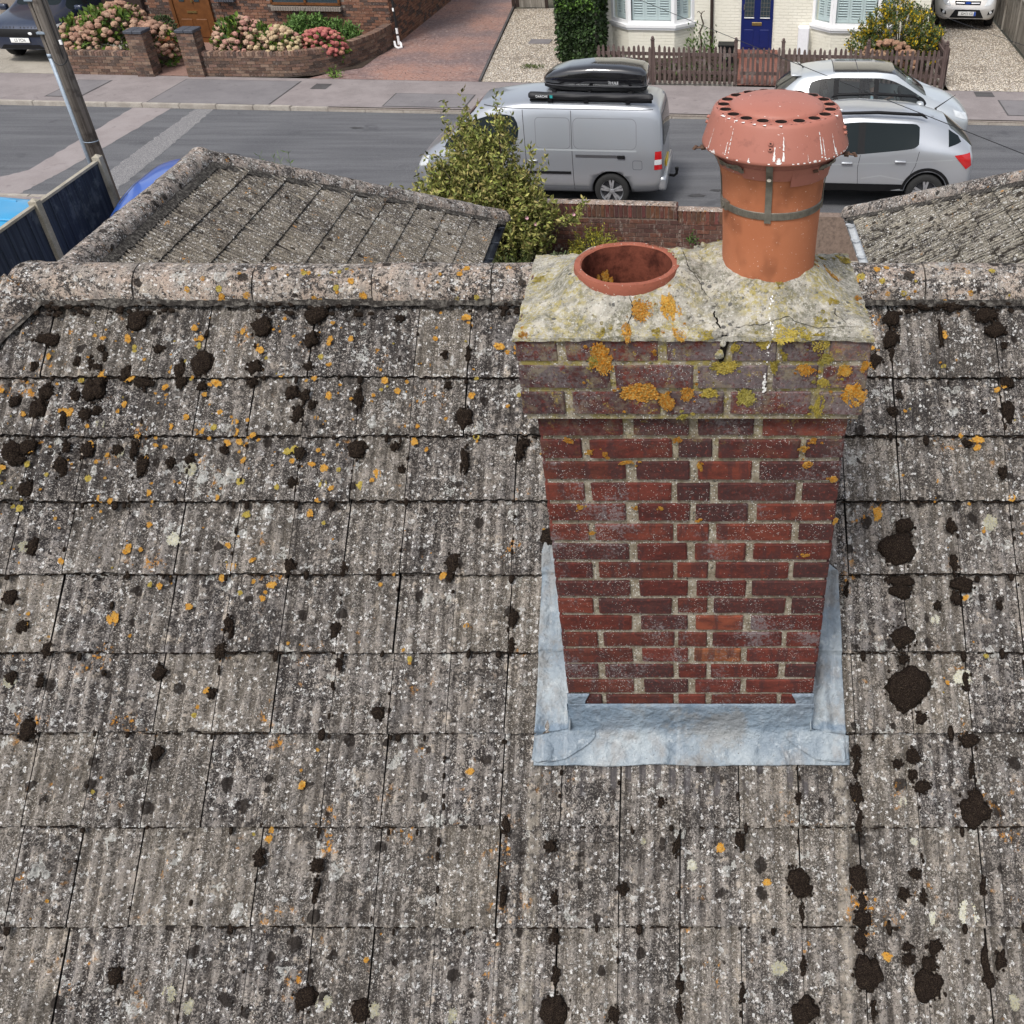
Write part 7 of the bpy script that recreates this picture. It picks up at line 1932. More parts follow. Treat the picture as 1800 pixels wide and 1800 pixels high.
# the driver: one skinned body, seated, hands on the wheel
def person_seated(root, Mx):
    J = {'pelvis': (0, 0, .58, .145), 'waist': (-.05, 0, .74, .135), 'chest': (-.09, 0, .94, .155), 'neck': (-.07, 0, 1.10, .058), 'head0': (-.05, 0, 1.19, .082), 'head1': (-.045, 0, 1.28, .088), 'head2': (-.055, 0, 1.345, .06)}
    E = [('pelvis', 'waist'), ('waist', 'chest'), ('chest', 'neck'), ('neck', 'head0'), ('head0', 'head1'), ('head1', 'head2')]
    for s_, y in (('l', .2), ('r', -.2)):
        k = 1 if y > 0 else -1
        J['sh' + s_] = (-.09, k * .19, 1.03, .065); J['el' + s_] = (.12, k * .26, .82, .048); J['wr' + s_] = (.36, k * .19, .96, .032); J['hd' + s_] = (.43, k * .17, 1.0, .036)
        J['hip' + s_] = (.06, k * .10, .56, .092); J['kn' + s_] = (.46, k * .13, .62, .068); J['an' + s_] = (.72, k * .13, .34, .045); J['ft' + s_] = (.88, k * .13, .36, .036)
        E += [('chest', 'sh' + s_), ('sh' + s_, 'el' + s_), ('el' + s_, 'wr' + s_), ('wr' + s_, 'hd' + s_), ('pelvis', 'hip' + s_), ('hip' + s_, 'kn' + s_), ('kn' + s_, 'an' + s_), ('an' + s_, 'ft' + s_)]
        for f in range(4):
            n0 = 'f%s%d' % (s_, f); oy = (f - 1.5) * .018
            J[n0] = (.47, k * .17 + oy, 1.01 - .004 * f, .009); J[n0 + 'b'] = (.495, k * .168 + oy, .995 - .004 * f, .0085); J[n0 + 'c'] = (.50, k * .165 + oy, .965, .008)
            E += [('hd' + s_, n0), (n0, n0 + 'b'), (n0 + 'b', n0 + 'c')]
        J['th' + s_] = (.44, k * .135, 1.0, .011); J['thb' + s_] = (.47, k * .12, .99, .009); E += [('hd' + s_, 'th' + s_), ('th' + s_, 'thb' + s_)]
    ks = list(J); me = bpy.data.meshes.new('body')
    me.from_pydata([J[k][:3] for k in ks], [(ks.index(a), ks.index(b_)) for a, b_ in E], [])
    ob = bpy.data.objects.new('tmpbody', me); COL.objects.link(ob)
    sk_ = ob.modifiers.new('skin', 'SKIN')
    for i, k in enumerate(ks): me.skin_vertices[0].data[i].radius = (J[k][3], J[k][3])
    me.skin_vertices[0].data[0].use_root = True
    ob.modifiers.new('sub', 'SUBSURF').levels = 1
    dg = bpy.context.evaluated_depsgraph_get(); m2 = bpy.data.meshes.new_from_object(ob.evaluated_get(dg)); bpy.data.objects.remove(ob)
    m2.materials.clear()
    for x in ('skin', 'shirt', 'dark_cloth'): m2.materials.append(M[x])
    for p in m2.polygons:
        c = p.center
        p.material_index = 0
        if c.z < 1.09 and c.x < .26: p.material_index = 1
        if c.z < .68 and (c.x > -.2 and (c.x > .08 or c.z < .60)): p.material_index = 2
        p.use_smooth = True
    t = thing('person', 'driver in a pale blue shirt at the wheel of the pale silver hatchback', 'person', (Mx @ Vector((0, 0, .5))), AL)
    body = place('body', m2, t, Mx)
    hb_ = MB()
    hb_.grid(lambda u, v: (-.062 + .098 * math.cos(u * 2 * math.pi) * math.sin(v * 1.75), .088 * math.sin(u * 2 * math.pi) * math.sin(v * 1.75), 1.285 + .10 * math.cos(v * 1.75) - (.0 if math.cos(u * 2 * math.pi) < .2 else -.02)), 20, 8)
    place('hair', hb_.mesh('hair', [M['hair']], True), t, Mx)
    fb_ = MB(); fb_.add([(.040, 0, 1.245), (.028, .014, 1.215), (.028, -.014, 1.215), (.055, 0, 1.22)], [(0, 1, 3), (0, 3, 2), (1, 2, 3)]); place('nose', fb_.mesh('nose', [M['skin']]), t, Mx)
    for k in (-1, 1):
        e = MB(); e.lathe([(.0005, .008), (.007, .005), (.009, 0)], 8, (.034, k * .03, 1.252)); place('eye', e.mesh('eye', [M['ink']], True), t, Mx)
        e = MB(); e.box(-.05, k * .088, 1.235, .03, .014, .05); place('ear', e.mesh('ear', [M['skin']]), t, Mx)
    e = MB(); e.box(.034, 0, 1.188, .01, .04, .007); place('mouth', e.mesh('mouth', [M['shirt']]), t, Mx)
    return t
person_seated(None, ht.M @ Matrix.Translation((.02, -.36, .03)) @ Matrix.Scale(.90, 4))

# ---------------------------------------------------------------- big dark blue car on the left drive, nose to the street
st = [(-2.35, .5, .9, 1.0, .8, .8, .6), (-2.2, .35, 1.1, 1.45, .95, .9, .62), (-1.7, .3, 1.14, 1.60, .97, .93, .64), (-.6, .3, 1.12, 1.67, .97, .94, .66), (-.5, .3, 1.12, 1.67, .97, .94, .66), (.3, .3, 1.10, 1.64, .97, .94, .65), (.45, .3, 1.09, 1.62, .97, .94, .65), (1.12, .3, 1.06, 1.18, .97, .92, .70), (1.6, .3, 1.02, 1.10, .965, .90, .74), (2.05, .31, .93, 1.00, .95, .88, .74), (2.24, .32, .84, .90, .90, .84, .72), (2.34, .36, .66, .72, .80, .78, .66)]
rr = Car('parked_suv', 'large dark navy car on the concrete drive beside the hydrangeas', 'car', S(-18.02, 3.42 + 2.36, .034), AL - math.pi / 2, st, M['p_navy'], win=(2, 4, 6), ws=(6,), pillars=(3, 5), wheels=((-1.45, .38), (1.42, .38)))
for x in (-1.45, 1.42):
    for sg in (1, -1): rr.wheel(x, sg, .955, .38, 5, .24)
rr.patch('grille', 'F', [(-.58, .66), (.58, .66), (.60, .84), (-.60, .84)], M['blackplastic'], .012, 12, 4)
for k in (-1, 1):
    rr.patch('headlight', 'F', [(k * .62, .74), (k * .92, .78), (k * .93, .90), (k * .63, .85)], M['clear_lens'], .010, 8, 4)
    rr.patch('side_intake', 'F', [(k * .60, .52), (k * .86, .54), (k * .86, .60), (k * .66, .58)], M['gap'], .010, 6, 3)
rr.patch('lower_grille', 'F', [(-.62, .37), (.62, .37), (.50, .47), (-.50, .47)], M['blackplastic'], .012, 10, 3)
rr.plate('F', (2.365, .02, .585), .52, .115, 'L5 TCN', M['plate_w'], .105)
h, nn = rr.hit('F', .35, .745); b = MB(); b.lathe([(.001, .012), (.03, .008), (.036, 0)], 14, (0, 0, 0)); place('badge', b.mesh('badge', [M['logo']]), rr.t, Matrix.Translation(h + Vector((.012, 0, 0))) @ Matrix.Rotation(R(90), 4, 'Y') @ Matrix.Scale(1.6, 4, (0, 1, 0)), world=False)
tx = 'RANGE ROVER'
for i, chh in enumerate(tx):
    if chh == ' ': continue
    y = (i - 5) * .098
    h, nn = rr.hit('F', y, .875)
    if h is None: continue
    up_ = nn.cross(Vector((0, 1, 0))).normalized() * -1
    if up_.z < 0: up_ = -up_
    place('bonnet_letter', text_mesh(chh, .065, M['ink']), rr.t, frame(h + nn * .004, (0, 1, 0), up_, nn), world=False)
for k in (-1, 1): rr.box('mirror', (.98, k * 1.08, 1.12), (.16, .22, .16), M['p_navy'], .05)
rr.line('bonnet_shut', 'T', [(1.1, .78), (1.9, .74), (2.15, .6)], M['gap'], .014); rr.line('bonnet_shut', 'T', [(1.1, -.78), (1.9, -.74), (2.15, -.6)], M['gap'], .014)
# ---------------------------------------------------------------- champagne people carrier on the right gravel drive, nose to the street
st = [(-2.2, .45, .8, .9, .7, .7, .5), (-2.05, .3, 1.05, 1.4, .88, .84, .58), (-1.5, .25, 1.06, 1.6, .91, .88, .62), (-.3, .24, 1.03, 1.64, .91, .88, .64), (-.2, .24, 1.03, 1.64, .91, .88, .64), (.5, .24, 1.0, 1.58, .91, .88, .62), (1.3, .25, .98, 1.10, .91, .86, .66), (1.75, .26, .92, 1.0, .90, .83, .62), (2.0, .28, .80, .88, .87, .80, .60), (2.12, .30, .62, .70, .78, .74, .58), (2.18, .34, .5, .56, .66, .62, .52)]
cm = Car('parked_people_carrier', 'champagne people carrier nose-on at the top of the right gravel drive', 'car', S(7.98, 9.0 + 2.2, .036), AL - math.pi / 2 - R(2), st, M['p_champ'], win=(1, 2, 4, 5), ws=(5,), pillars=(3,), wheels=((-1.4, .33), (1.36, .33)))
for x in (-1.4, 1.36):
    for sg in (1, -1): cm.wheel(x, sg, .905, .33, 5, .21)
cm.patch('lower_grille', 'F', [(-.50, .36), (.50, .36), (.36, .58), (-.36, .58)], M['blackplastic'], .012, 10, 5)
cm.patch('upper_grille', 'F', [(-.36, .70), (.36, .70), (.38, .79), (-.38, .79)], M['blackplastic'], .012, 10, 3)
for k in (-1, 1):
    cm.line('grille_bar', 'F', [(k * .34, .742), (k * .1, .738)], M['chrome'], .022, .02)
    cm.patch('headlight', 'F', [(k * .48, .66), (k * .66, .70), (k * .80, .86), (k * .58, .84)], M['clear_lens'], .010, 6, 5)
    cm.patch('fog_recess', 'F', [(k * .60, .44), (k * .76, .50), (k * .78, .60), (k * .62, .52)], M['blackplastic'], .010, 5, 4)
    h, nn = cm.hit('F', k * .69, .51)
    if h is not None: b = MB(); b.lathe([(.001, .01), (.035, .006), (.04, 0)], 12); place('fog_lamp', b.mesh('fog_lamp', [M['clear_lens']]), cm.t, Matrix.Translation(h + Vector((.015, 0, 0))) @ Matrix.Rotation(R(90), 4, 'Y'), world=False)
    cm.box('mirror', (1.05, k * 1.02, 1.05), (.14, .2, .16), M['p_champ'], .05)
h, nn = cm.hit('F', 0, .745); b = MB(); b.lathe([(.001, .012), (.045, .01), (.055, 0)], 18); place('badge', b.mesh('badge', [M['euroblue']]), cm.t, Matrix.Translation(h + Vector((.02, 0, 0))) @ Matrix.Rotation(R(90), 4, 'Y') @ Matrix.Scale(1.9, 4, (0, 1, 0)) @ Matrix.Scale(.8, 4), world=False)
cm.plate('F', (2.195, .0, .475), .52, .112, 'GM15 EZL', M['plate_w'], .098, True)
# ---------------------------------------------------------------- bright blue car on the near drive, and the white car under its turquoise cover next door
st = [(-2.0, .45, .75, .8, .6, .62, .5), (-1.93, .3, .95, 1.1, .8, .78, .55), (-1.6, .25, 1.0, 1.38, .85, .80, .56), (-.8, .24, .97, 1.46, .85, .82, .60), (-.7, .24, .97, 1.46, .85, .82, .60), (0, .23, .94, 1.47, .85, .82, .60), (.4, .23, .92, 1.43, .85, .82, .59), (1.1, .24, .90, 1.0, .85, .8, .62), (1.6, .26, .84, .9, .83, .76, .58), (1.9, .3, .66, .72, .74, .68, .5), (2.0, .38, .52, .56, .6, .55, .42)]
bc = Car('parked_hatchback', 'bright blue small car mostly hidden behind the left wing ridge', 'car', (-7.76, 15.3, .014), R(90), [(a, b1, c1 * 1.09, d1 * 1.10, e1, f1, g1) for a, b1, c1, d1, e1, f1, g1 in st], M['p_blue'], win=(2, 4, 5, 6), ws=(1, 6), pillars=(3,), wheels=((-1.25, .3), (1.25, .3)))
for x in (-1.25, 1.25):
    for sg in (1, -1): bc.wheel(x, sg, .845, .3)
bc.line('roof_seam', 'T', [(-1.4, .50), (.3, .53)], M['gap'], .02); bc.line('roof_seam', 'T', [(-1.4, -.50), (.3, -.53)], M['gap'], .02)
wc = Car('parked_hatchback', 'white small car under a turquoise roof cover behind the navy fence', 'car', (-11.12, 13.78, .02), R(183), st, M['p_white'], win=(2, 4, 5), ws=(1, 6), pillars=(3,), wheels=((-1.25, .3), (1.25, .3)), roof_mat=M['p_cover'])
for x in (-1.25, 1.25):
    for sg in (1, -1): wc.wheel(x, sg, .845, .3)
b = MB()
def cov(u, v):
    x = -1.72 + 2.15 * u; y = -.56 + .92 * v
    h, nn = wc.hit('T', x, max(-.6, min(.6, y)))
    z = (h.z if h is not None else 1.4) + .02 + .012 * vnoise(x * 3, y * 3, 2)
    if abs(y) > .6: z -= (abs(y) - .6) * 1.1
    return (x, y, z)
b.grid(cov, 26, 16)
cv = b.build('roof_cover', [M['p_cover']], wc.t, True, world=False); md = cv.modifiers.new('t', 'SOLIDIFY'); md.thickness = .012
for y in (-.35, .35): b = MB(); b.tube([(-1.2, y, 1.44), (-.4, y, 1.505), (.3, y * .9, 1.50)], .022, 6); b.build('cover_rib', [M['p_cover']], wc.t, world=False)
# ================================================================= planting
def leafmesh(name, P, D, size, cols, mat, jit=.6, fold=.25, wid=.42):
    """diamond leaves at P pointing along D"""
    n = len(P)
    P = np.asarray(P, float); D = np.asarray(D, float) + nrg.normal(0, jit, (n, 3))
    D /= np.linalg.norm(D, axis=1)[:, None] + 1e-9
    Rn = nrg.normal(0, 1, (n, 3)); Sd = np.cross(D, Rn); Sd /= np.linalg.norm(Sd, axis=1)[:, None] + 1e-9
    Nn = np.cross(D, Sd)
    L = (np.asarray(size) * nrg.uniform(.65, 1.3, n))[:, None] if not np.isscalar(size) else size * nrg.uniform(.65, 1.3, (n, 1))
    V = np.empty((n, 4, 3)); V[:, 0] = P; V[:, 1] = P + D * L * .5 + Sd * L * wid * .5 + Nn * L * fold * .3; V[:, 2] = P + D * L; V[:, 3] = P + D * L * .5 - Sd * L * wid * .5 + Nn * L * fold * .3
    me = bpy.data.meshes.new(name)
    idx = np.arange(n * 4).reshape(n, 4)
    F = np.concatenate([idx[:, [0, 1, 2]], idx[:, [0, 2, 3]]], 1).reshape(-1, 3)
    me.from_pydata(V.reshape(-1, 3).tolist(), [], F.tolist())
    me.materials.append(mat)
    C = np.asarray(cols, float)[nrg.integers(0, len(cols), n)] * nrg.uniform(.75, 1.3, (n, 1))
    A = np.ones((n, 6, 4)); A[:, :, :3] = C[:, None, :]
    at = me.color_attributes.new('Col', 'FLOAT_COLOR', 'CORNER'); at.data.foreach_set('color', A.reshape(-1))
    return me
def world_of(Mw, pts): return [tuple(Mw @ Vector(p)) for p in pts]

# the big leafy shrub inside the garden wall
def shrub(name, label, base, crown, nbranch, tuft, size, cols, cat='shrub', flowers=None, stemr=.02, up=.5, group=None, spread=1.0, sprig=.10, leafjit=.7, inner=.35):
    """crown: list of (cx,cy,cz,rx,ry,rz) lobes in world coordinates"""
    t = thing(name, label, cat, base, 0, group)
    b = MB(); P, D = [], []; bx = Vector(base); tips = []
    vol = [c[3] * c[4] * c[5] for c in crown]; tot = sum(vol)
    for c, v in zip(crown, vol):
        for _ in range(max(3, int(nbranch * v / tot))):
            a, z = rng.uniform(0, 6.283), rng.uniform(-.75, 1)
            rr = math.sqrt(max(0, 1 - z * z)); k = rng.uniform(inner, 1.06) ** .6
            tip = Vector((c[0] + c[3] * k * rr * math.cos(a), c[1] + c[4] * k * rr * math.sin(a), c[2] + c[5] * k * z))
            out = (tip - Vector((c[0], c[1], c[2] - c[5] * .6))).normalized()
            tips.append((tip, out))
    for i, (tip, out) in enumerate(tips):
        dirn = (out + Vector((0, 0, up))).normalized()
        ln = rng.uniform(.6, 1.4) * sprig
        if i % 6 == 0: 
            mid = bx.lerp(tip, .5) + Vector((0, 0, .12)); b.tube([bx + Vector((rng.uniform(-.08, .08), rng.uniform(-.08, .08), 0)), mid, tip], [stemr, stemr * .6, .004], 5)
        for k in range(tuft):
            s = k / tuft
            p = tip + dirn * (ln * (s - .3) * 2) + Vector([rng.gauss(0, .016 * spread) for _ in range(3)])
            P.append(p); D.append(dirn * .6 + Vector([rng.gauss(0, .5) for _ in range(3)]))
    b.build('stem', [M['bark']], t, True)
    me = leafmesh('foliage', [tuple(wm(t).inverted() @ p) for p in P], [tuple(d) for d in D], size, cols, M['leaf'], leafjit)
    tag(place('foliage', me, t, world=False), kind='stuff')
    return t, tips
GREEN = [(.18, .21, .045), (.25, .265, .065), (.12, .14, .035), (.34, .33, .10), (.21, .19, .06), (.29, .245, .09), (.08, .09, .022)]
bigc = [(-3.05, 15.0, .95, .78, .6, .72), (-2.95, 15.05, 1.50, .55, .45, .55), (-3.45, 15.0, 1.30, .45, .42, .50), (-2.62, 14.9, .70, .60, .5, .66), (-3.75, 14.9, .95, .42, .42, .42), (-2.72, 15.1, 2.0, .24, .25, .40), (-3.12, 15.1, 1.95, .28, .28, .40), (-2.38, 15.0, 1.15, .28, .35, .45), (-4.1, 14.9, 1.25, .26, .26, .18), (-3.42, 15.0, 2.0, .09, .1, .55), (-2.62, 15.1, 2.4, .10, .1, .28), (-3.2, 15.1, 2.3, .08, .1, .3), (-1.82, 15.1, .85, .34, .25, .16), (-2.2, 15.1, 1.62, .12, .14, .24)]
sh_, tips = shrub('leafy_shrub', 'tall loose green shrub standing between the left wing and the garden wall', (-2.85, 15.0, .02), [(c[0] - .10, *c[1:]) for c in bigc], 1450, 16, .085, GREEN, sprig=.17, up=.9, inner=.25)
for i, (x, y, z) in enumerate(((-2.28, 14.55, .98), (-1.72, 14.9, 1.0), (-2.4, 14.5, 1.1))):
    b = MB()
    for k in range(7): a = k * .9; b.add([(x, y, z), (x + .03 * math.cos(a), y - .02, z + .03 * math.sin(a)), (x + .03 * math.cos(a + .8), y - .015, z + .03 * math.sin(a + .8))], [(0, 1, 2)])
    b.build('blossom', [flat('pink_blossom', (.62, .36, .40), .8) if i == 0 else bpy.data.materials['pink_blossom']], sh_)
DARK = [(.035, .055, .012), (.055, .075, .016), (.045, .05, .018), (.075, .085, .025)]
shrub('low_shrub', 'dark green undergrowth at the foot of the tall shrub by the black gutter', (-2.6, 14.2, .02), [(-2.7, 14.2, .25, .55, .5, .32), (-2.2, 14.0, .2, .4, .4, .22)], 240, 12, .06, DARK, cat='plant')
_, tp = shrub('blue_flowered_plant', 'low green plant with small blue flower spikes beside the chimney cap', (-2.2, 13.3, .02), [(-2.25, 13.3, .18, .38, .35, .20)], 130, 11, .055, [(.05, .11, .02), (.07, .15, .03)], cat='plant')
fb = MB()
for x, y in ((-2.42, 13.5), (-2.28, 13.35), (-2.55, 13.05), (-2.32, 13.55)):
    for k in range(16): q = Vector((x + rng.gauss(0, .02), y + rng.gauss(0, .02), .36 + k * .012)); fb.add([q, q + Vector((.022, 0, .01)), q + Vector((0, -.01, .026))], [(0, 1, 2)])
pt = [o for o in bpy.data.objects if o.name == 'blue_flowered_plant'][0]
tag(fb.build('flower_spike', [flat('blue_petal', (.03, .05, .45), .7)], pt), kind='stuff')
_, tp = shrub('golden_shrub', 'small rounded yellow-green shrub in the bed below the garden wall', (-1.45, 15.1, .02), [(-1.45, 15.1, .30, .38, .3, .28), (-1.25, 15.0, .2, .3, .25, .18)], 230, 11, .05, [(.20, .19, .02), (.30, .26, .025), (.12, .13, .02), (.16, .15, .03)], cat='shrub')
shrub('weed', 'thin grey-green plant left of the small golden shrub', (-1.95, 14.7, .02), [(-1.95, 14.7, .2, .16, .16, .2)], 40, 9, .06, [(.10, .13, .06), (.14, .16, .09)], cat='plant')
shrub('weed', 'tiny green weed clinging to the garden wall above the post', (.23, 15.5, .2), [(.16, 15.56, .28, .10, .04, .10)], 26, 8, .05, [(.05, .11, .02), (.08, .15, .03)], cat='plant')
shrub('weed', 'broad leaved green weed under the small golden shrub', (-1.7, 14.6, .02), [(-1.7, 14.6, .10, .28, .16, .09)], 50, 8, .075, [(.07, .12, .04), (.10, .15, .06)], cat='plant')
# feathery stalks showing over the left wing's hip
fe = thing('feathery_plant', 'feathery green stalks rising behind the left wing hip', 'plant', (-5.2, 12.3, 0))
P, D = [], []; b = MB()
for k in range(34):
    x0, y0 = -5.25 + rng.gauss(0, .38), 12.3 + rng.gauss(0, .12); h = rng.uniform(1.75, 2.5) if k > 5 else rng.uniform(2.6, 3.02); lx = rng.gauss(0, .10)
    b.tube([(x0, y0, 0), (x0 + lx * .4, y0, h * .6), (x0 + lx, y0, h)], [.008, .006, .002], 4)
    for q in range(46):
        s = rng.uniform(.45, 1); P.append((x0 + lx * s * s, y0, h * s)); a = rng.uniform(0, 6.28); D.append((.8 * math.cos(a), .8 * math.sin(a), .8))
b.build('stem', [M['leaf']] if False else [flat('green_stem', (.10, .16, .03), .8)], fe)
me = leafmesh('foliage', [tuple(wm(fe).inverted() @ Vector(p)) for p in P], D, .085, [(.12, .20, .04), (.16, .26, .06), (.10, .16, .035)], M['leaf'], .3, .1, .12); tag(place('foliage', me, fe, world=False), kind='stuff')

# hydrangeas: every flower head is its own piece
def head_mesh(seed):
    bm = bmesh.new(); bmesh.ops.create_icosphere(bm, subdivisions=2, radius=1)
    for v in bm.verts:
        k = 1 + .22 * vnoise(v.co.x * 2.6 + seed * 5, v.co.y * 2.6, v.co.z * 2.6) + (.12 if (v.index % 3 == 0) else -.06)
        v.co = v.co * k; v.co.z *= .78
    me = bpy.data.meshes.new('flower_head'); bm.to_mesh(me); bm.free(); me.materials.append(M['hyd']); return me
HEADS = [head_mesh(k) for k in range(4)]
def hydrangea(label, lobes, n, r, cols, leafcol, gaps=(), lo=-.25):
    base = S(lobes[0][0], lobes[0][1], .04)
    t = thing('hydrangea', label, 'hydrangea', base, AL, 'hydrangea bushes in front of the brick house')
    P, D = [], []; pts = []
    tries = 0
    while len(pts) < n and tries < 9000:
        tries += 1
        c = lobes[rng.randrange(len(lobes))]
        a, z = rng.uniform(0, 6.283), rng.uniform(lo, 1); rr = math.sqrt(max(0, 1 - z * z))
        p = Vector((c[0] + c[3] * rr * math.cos(a), c[1] + c[4] * rr * math.sin(a), c[2] + c[5] * z))
        if p.z < .12 or any((p - q).length < r * 1.12 for q in pts): continue
        if any(((p.x - d[0]) / d[3]) ** 2 + ((p.y - d[1]) / d[4]) ** 2 + ((p.z - d[2]) / d[5]) ** 2 < .72 for d in lobes if d is not c): continue
        if any((p - Vector(g[:3])).length < g[3] for g in gaps):
            for _ in range(9): P.append(p + Vector([rng.gauss(0, .05) for _ in range(3)])); D.append((0, 0, 1))
            pts.append(p); continue
        pts.append(p)
        cc = cols(p) if callable(cols) else cols[rng.randrange(len(cols))]
        f = rng.uniform(.85, 1.15)
        place('flower_head', HEADS[rng.randrange(4)], t, STREET @ Matrix.Translation(p) @ Matrix.Rotation(rng.uniform(0, 6), 4, 'Z') @ Matrix.Scale(r * rng.uniform(.72, 1.15), 4), color=tuple(x * f for x in cc))
    for c in lobes:
        for _ in range(int(420 * c[3])):
            a, z = rng.uniform(0, 6.283), rng.uniform(-1, .9); rr = math.sqrt(max(0, 1 - z * z)); k = rng.uniform(.8, .97)
            q = Vector((c[0] + c[3] * k * rr * math.cos(a), c[1] + c[4] * k * rr * math.sin(a), max(.06, c[2] + c[5] * k * z)))
            P.append(q); D.append((math.cos(a) * rr, math.sin(a) * rr, z * .6))
    me = leafmesh('foliage', [tuple(Vector(p) - Vector((lobes[0][0], lobes[0][1], .04))) for p in P], D, .15, leafcol, M['leaf'], .5, .25, .6)
    tag(place('foliage', me, t, world=False), kind='stuff')
    b = MB()
    for k in range(10): c = lobes[k % len(lobes)]; b.tube([(c[0] + rng.gauss(0, .1), c[1] + rng.gauss(0, .1), .02), (c[0] + rng.gauss(0, .3), c[1] + rng.gauss(0, .2), c[2])], .012, 5)
    put(b, 'stem', [M['bark']], t)
LG = [(.045, .085, .018), (.07, .12, .02), (.10, .16, .025), (.14, .20, .03)]
hydrangea('large faded pink hydrangea behind the low wall by the navy car', [(-15.4, 3.4, .62, .95, .62, .72), (-14.35, 3.6, .45, .60, .55, .62), (-16.2, 3.5, .55, .62, .5, .62), (-15.3, 3.9, .95, .7, .5, .52)], 290, .088, [(.40, .245, .175), (.33, .19, .14), (.43, .28, .19), (.35, .22, .16), (.45, .31, .22)], LG, gaps=((-16.4, 3.3, 1.15, .22), (-15.6, 3.3, 1.25, .30), (-14.9, 3.5, 1.2, .18)))
def bc_(p):
    k = (p.x + 12.3) / 2.2 + rng.gauss(0, .15)
    a = (.50, .33, .245); b_ = (.56, .47, .27)
    if rng.random() < .3 and abs(k - .35) < .25: return (.50, .27, .22)
    k = max(0, min(1, k * 1.2 - .25)); return tuple(x + (y - x) * k for x, y in zip(a, b_))
hydrangea('wide cream and pink hydrangea spilling over the curved brick wall', [(-11.75, 3.3, .62, .80, .55, .66), (-10.85, 3.3, .50, .62, .5, .58), (-12.15, 3.5, .58, .50, .5, .55)], 240, .082, bc_, LG, gaps=((-11.9, 3.0, 1.15, .24), (-11.05, 3.2, 1.0, .16)))
hydrangea('small deep pink hydrangea at the bend of the curved brick wall', [(-9.85, 3.75, .48, .62, .5, .46)], 110, .078, [(.45, .14, .13), (.40, .12, .12), (.50, .18, .155), (.46, .22, .16)], LG)
shrub('feathery_shrub', 'soft bright green feathery bush below the brown framed window', S(-10.3, 4.9, .04), [(*S(-10.6, 4.8, .45), .68, .5, .55), (*S(-9.85, 4.8, .42), .6, .45, .42)], 620, 13, .11, [(.085, .16, .035), (.12, .21, .05), (.06, .115, .028)], cat='shrub', leafjit=.5, up=1.0)
_, _t = shrub('golden_shrub', 'bright yellow-green bush at the far left edge beyond the navy car', S(-20.3, 8.0, .04), [(*S(-20.35, 8.2, .8), .6, .6, .7)], 160, 12, .13, [(.30, .32, .02), (.42, .40, .03), (.2, .24, .02)], cat='shrub')
pp = thing('plant_pot', 'orange clay plant pot with a small dark bush beside the oak door', 'plant pot', S(-14.75, 4.9, .04), AL)
b = MB(); b.lathe([(.15, 0), (.19, .02), (.23, .30), (.25, .31), (.25, .37), (.22, .37), (.20, .30), (.001, .29)], 24, (-14.75, 4.9, .04), cap0=True); put(b, 'pot', [M['plant_pot']], pp, smooth=True)
P, D = [], []
for _ in range(520): a, z = rng.uniform(0, 6.28), rng.uniform(-.4, 1); r_ = math.sqrt(1 - z * z) * rng.uniform(.7, 1); P.append((.30 * r_ * math.cos(a), .30 * r_ * math.sin(a), .62 + .28 * z)); D.append((math.cos(a), math.sin(a), .6))
tag(place('foliage', leafmesh('foliage', P, D, .085, [(.03, .055, .018), (.05, .075, .025)], M['leaf']), pp, world=False), kind='stuff')
shrub('weed', 'small bright green weed at the foot of the curved wall', S(-9.2, 2.62, .03), [(*S(-9.25, 2.62, .08), .14, .08, .08)], 24, 7, .07, [(.12, .22, .03), (.09, .16, .02)], cat='plant')

# ivy clad wall end beside the cottage
iv = thing('ivy', 'tall dark ivy covered wall end between the left gravel bed and white house', 'ivy', S(-3.1, 4.9, .03), AL)
b = MB(); b.box(-3.15, 5.5, 1.5, .62, 1.5, 3.0); put(b, 'wall_core', [M['bark']], iv)
P, D = [], []
for _ in range(11000):
    f = rng.random()
    wob = lambda u, v: .12 * vnoise(u, v, 3, 1.5) + .05 * vnoise(u, v, 1, 5)
    z = rng.uniform(.03, 3.1)
    flare = .07 * (z > 1.0) * min(1, z - 1.0) 
    if f < .55: p = rng.uniform(-3.62 - flare, -2.66 + flare); q = 4.62 - flare - abs(wob(p, z)) - rng.uniform(0, .08); d = (0, -1, .2)
    elif f < .78: q = rng.uniform(4.6, 6.2); p = -2.62 + flare + wob(q, z) + rng.uniform(0, .08); d = (1, 0, .2)
    elif f < .95: q = rng.uniform(4.6, 6.2); p = -3.66 - flare - wob(q, z) - rng.uniform(0, .08); d = (-1, 0, .2)
    else: q = rng.uniform(4.6, 6.2); p = rng.uniform(-3.7, -2.6); z = 3.05 + rng.uniform(0, .1); d = (0, 0, 1)
    P.append((p + 3.1, q - 4.9, z)); D.append((d[0] * .4, d[1] * .4, -.7 + d[2]))
tag(place('foliage', leafmesh('foliage', P, D, .095, [(.022, .042, .014), (.032, .060, .018), (.045, .085, .022), (.018, .030, .012), (.028, .045, .016)], M['leaf'], .5, .2, .8), iv, world=False), kind='stuff')
P2_ = [(p[0], p[1] - .03, p[2]) for p in P if p[2] > 1.25 and rng.random() < .22]
tag(place('new_growth', leafmesh('new_growth', P2_, [(0, -.5, .3)] * len(P2_), .10, [(.09, .17, .03), (.12, .22, .04)], M['leaf'], .5, .2, .8), iv, world=False), kind='stuff')
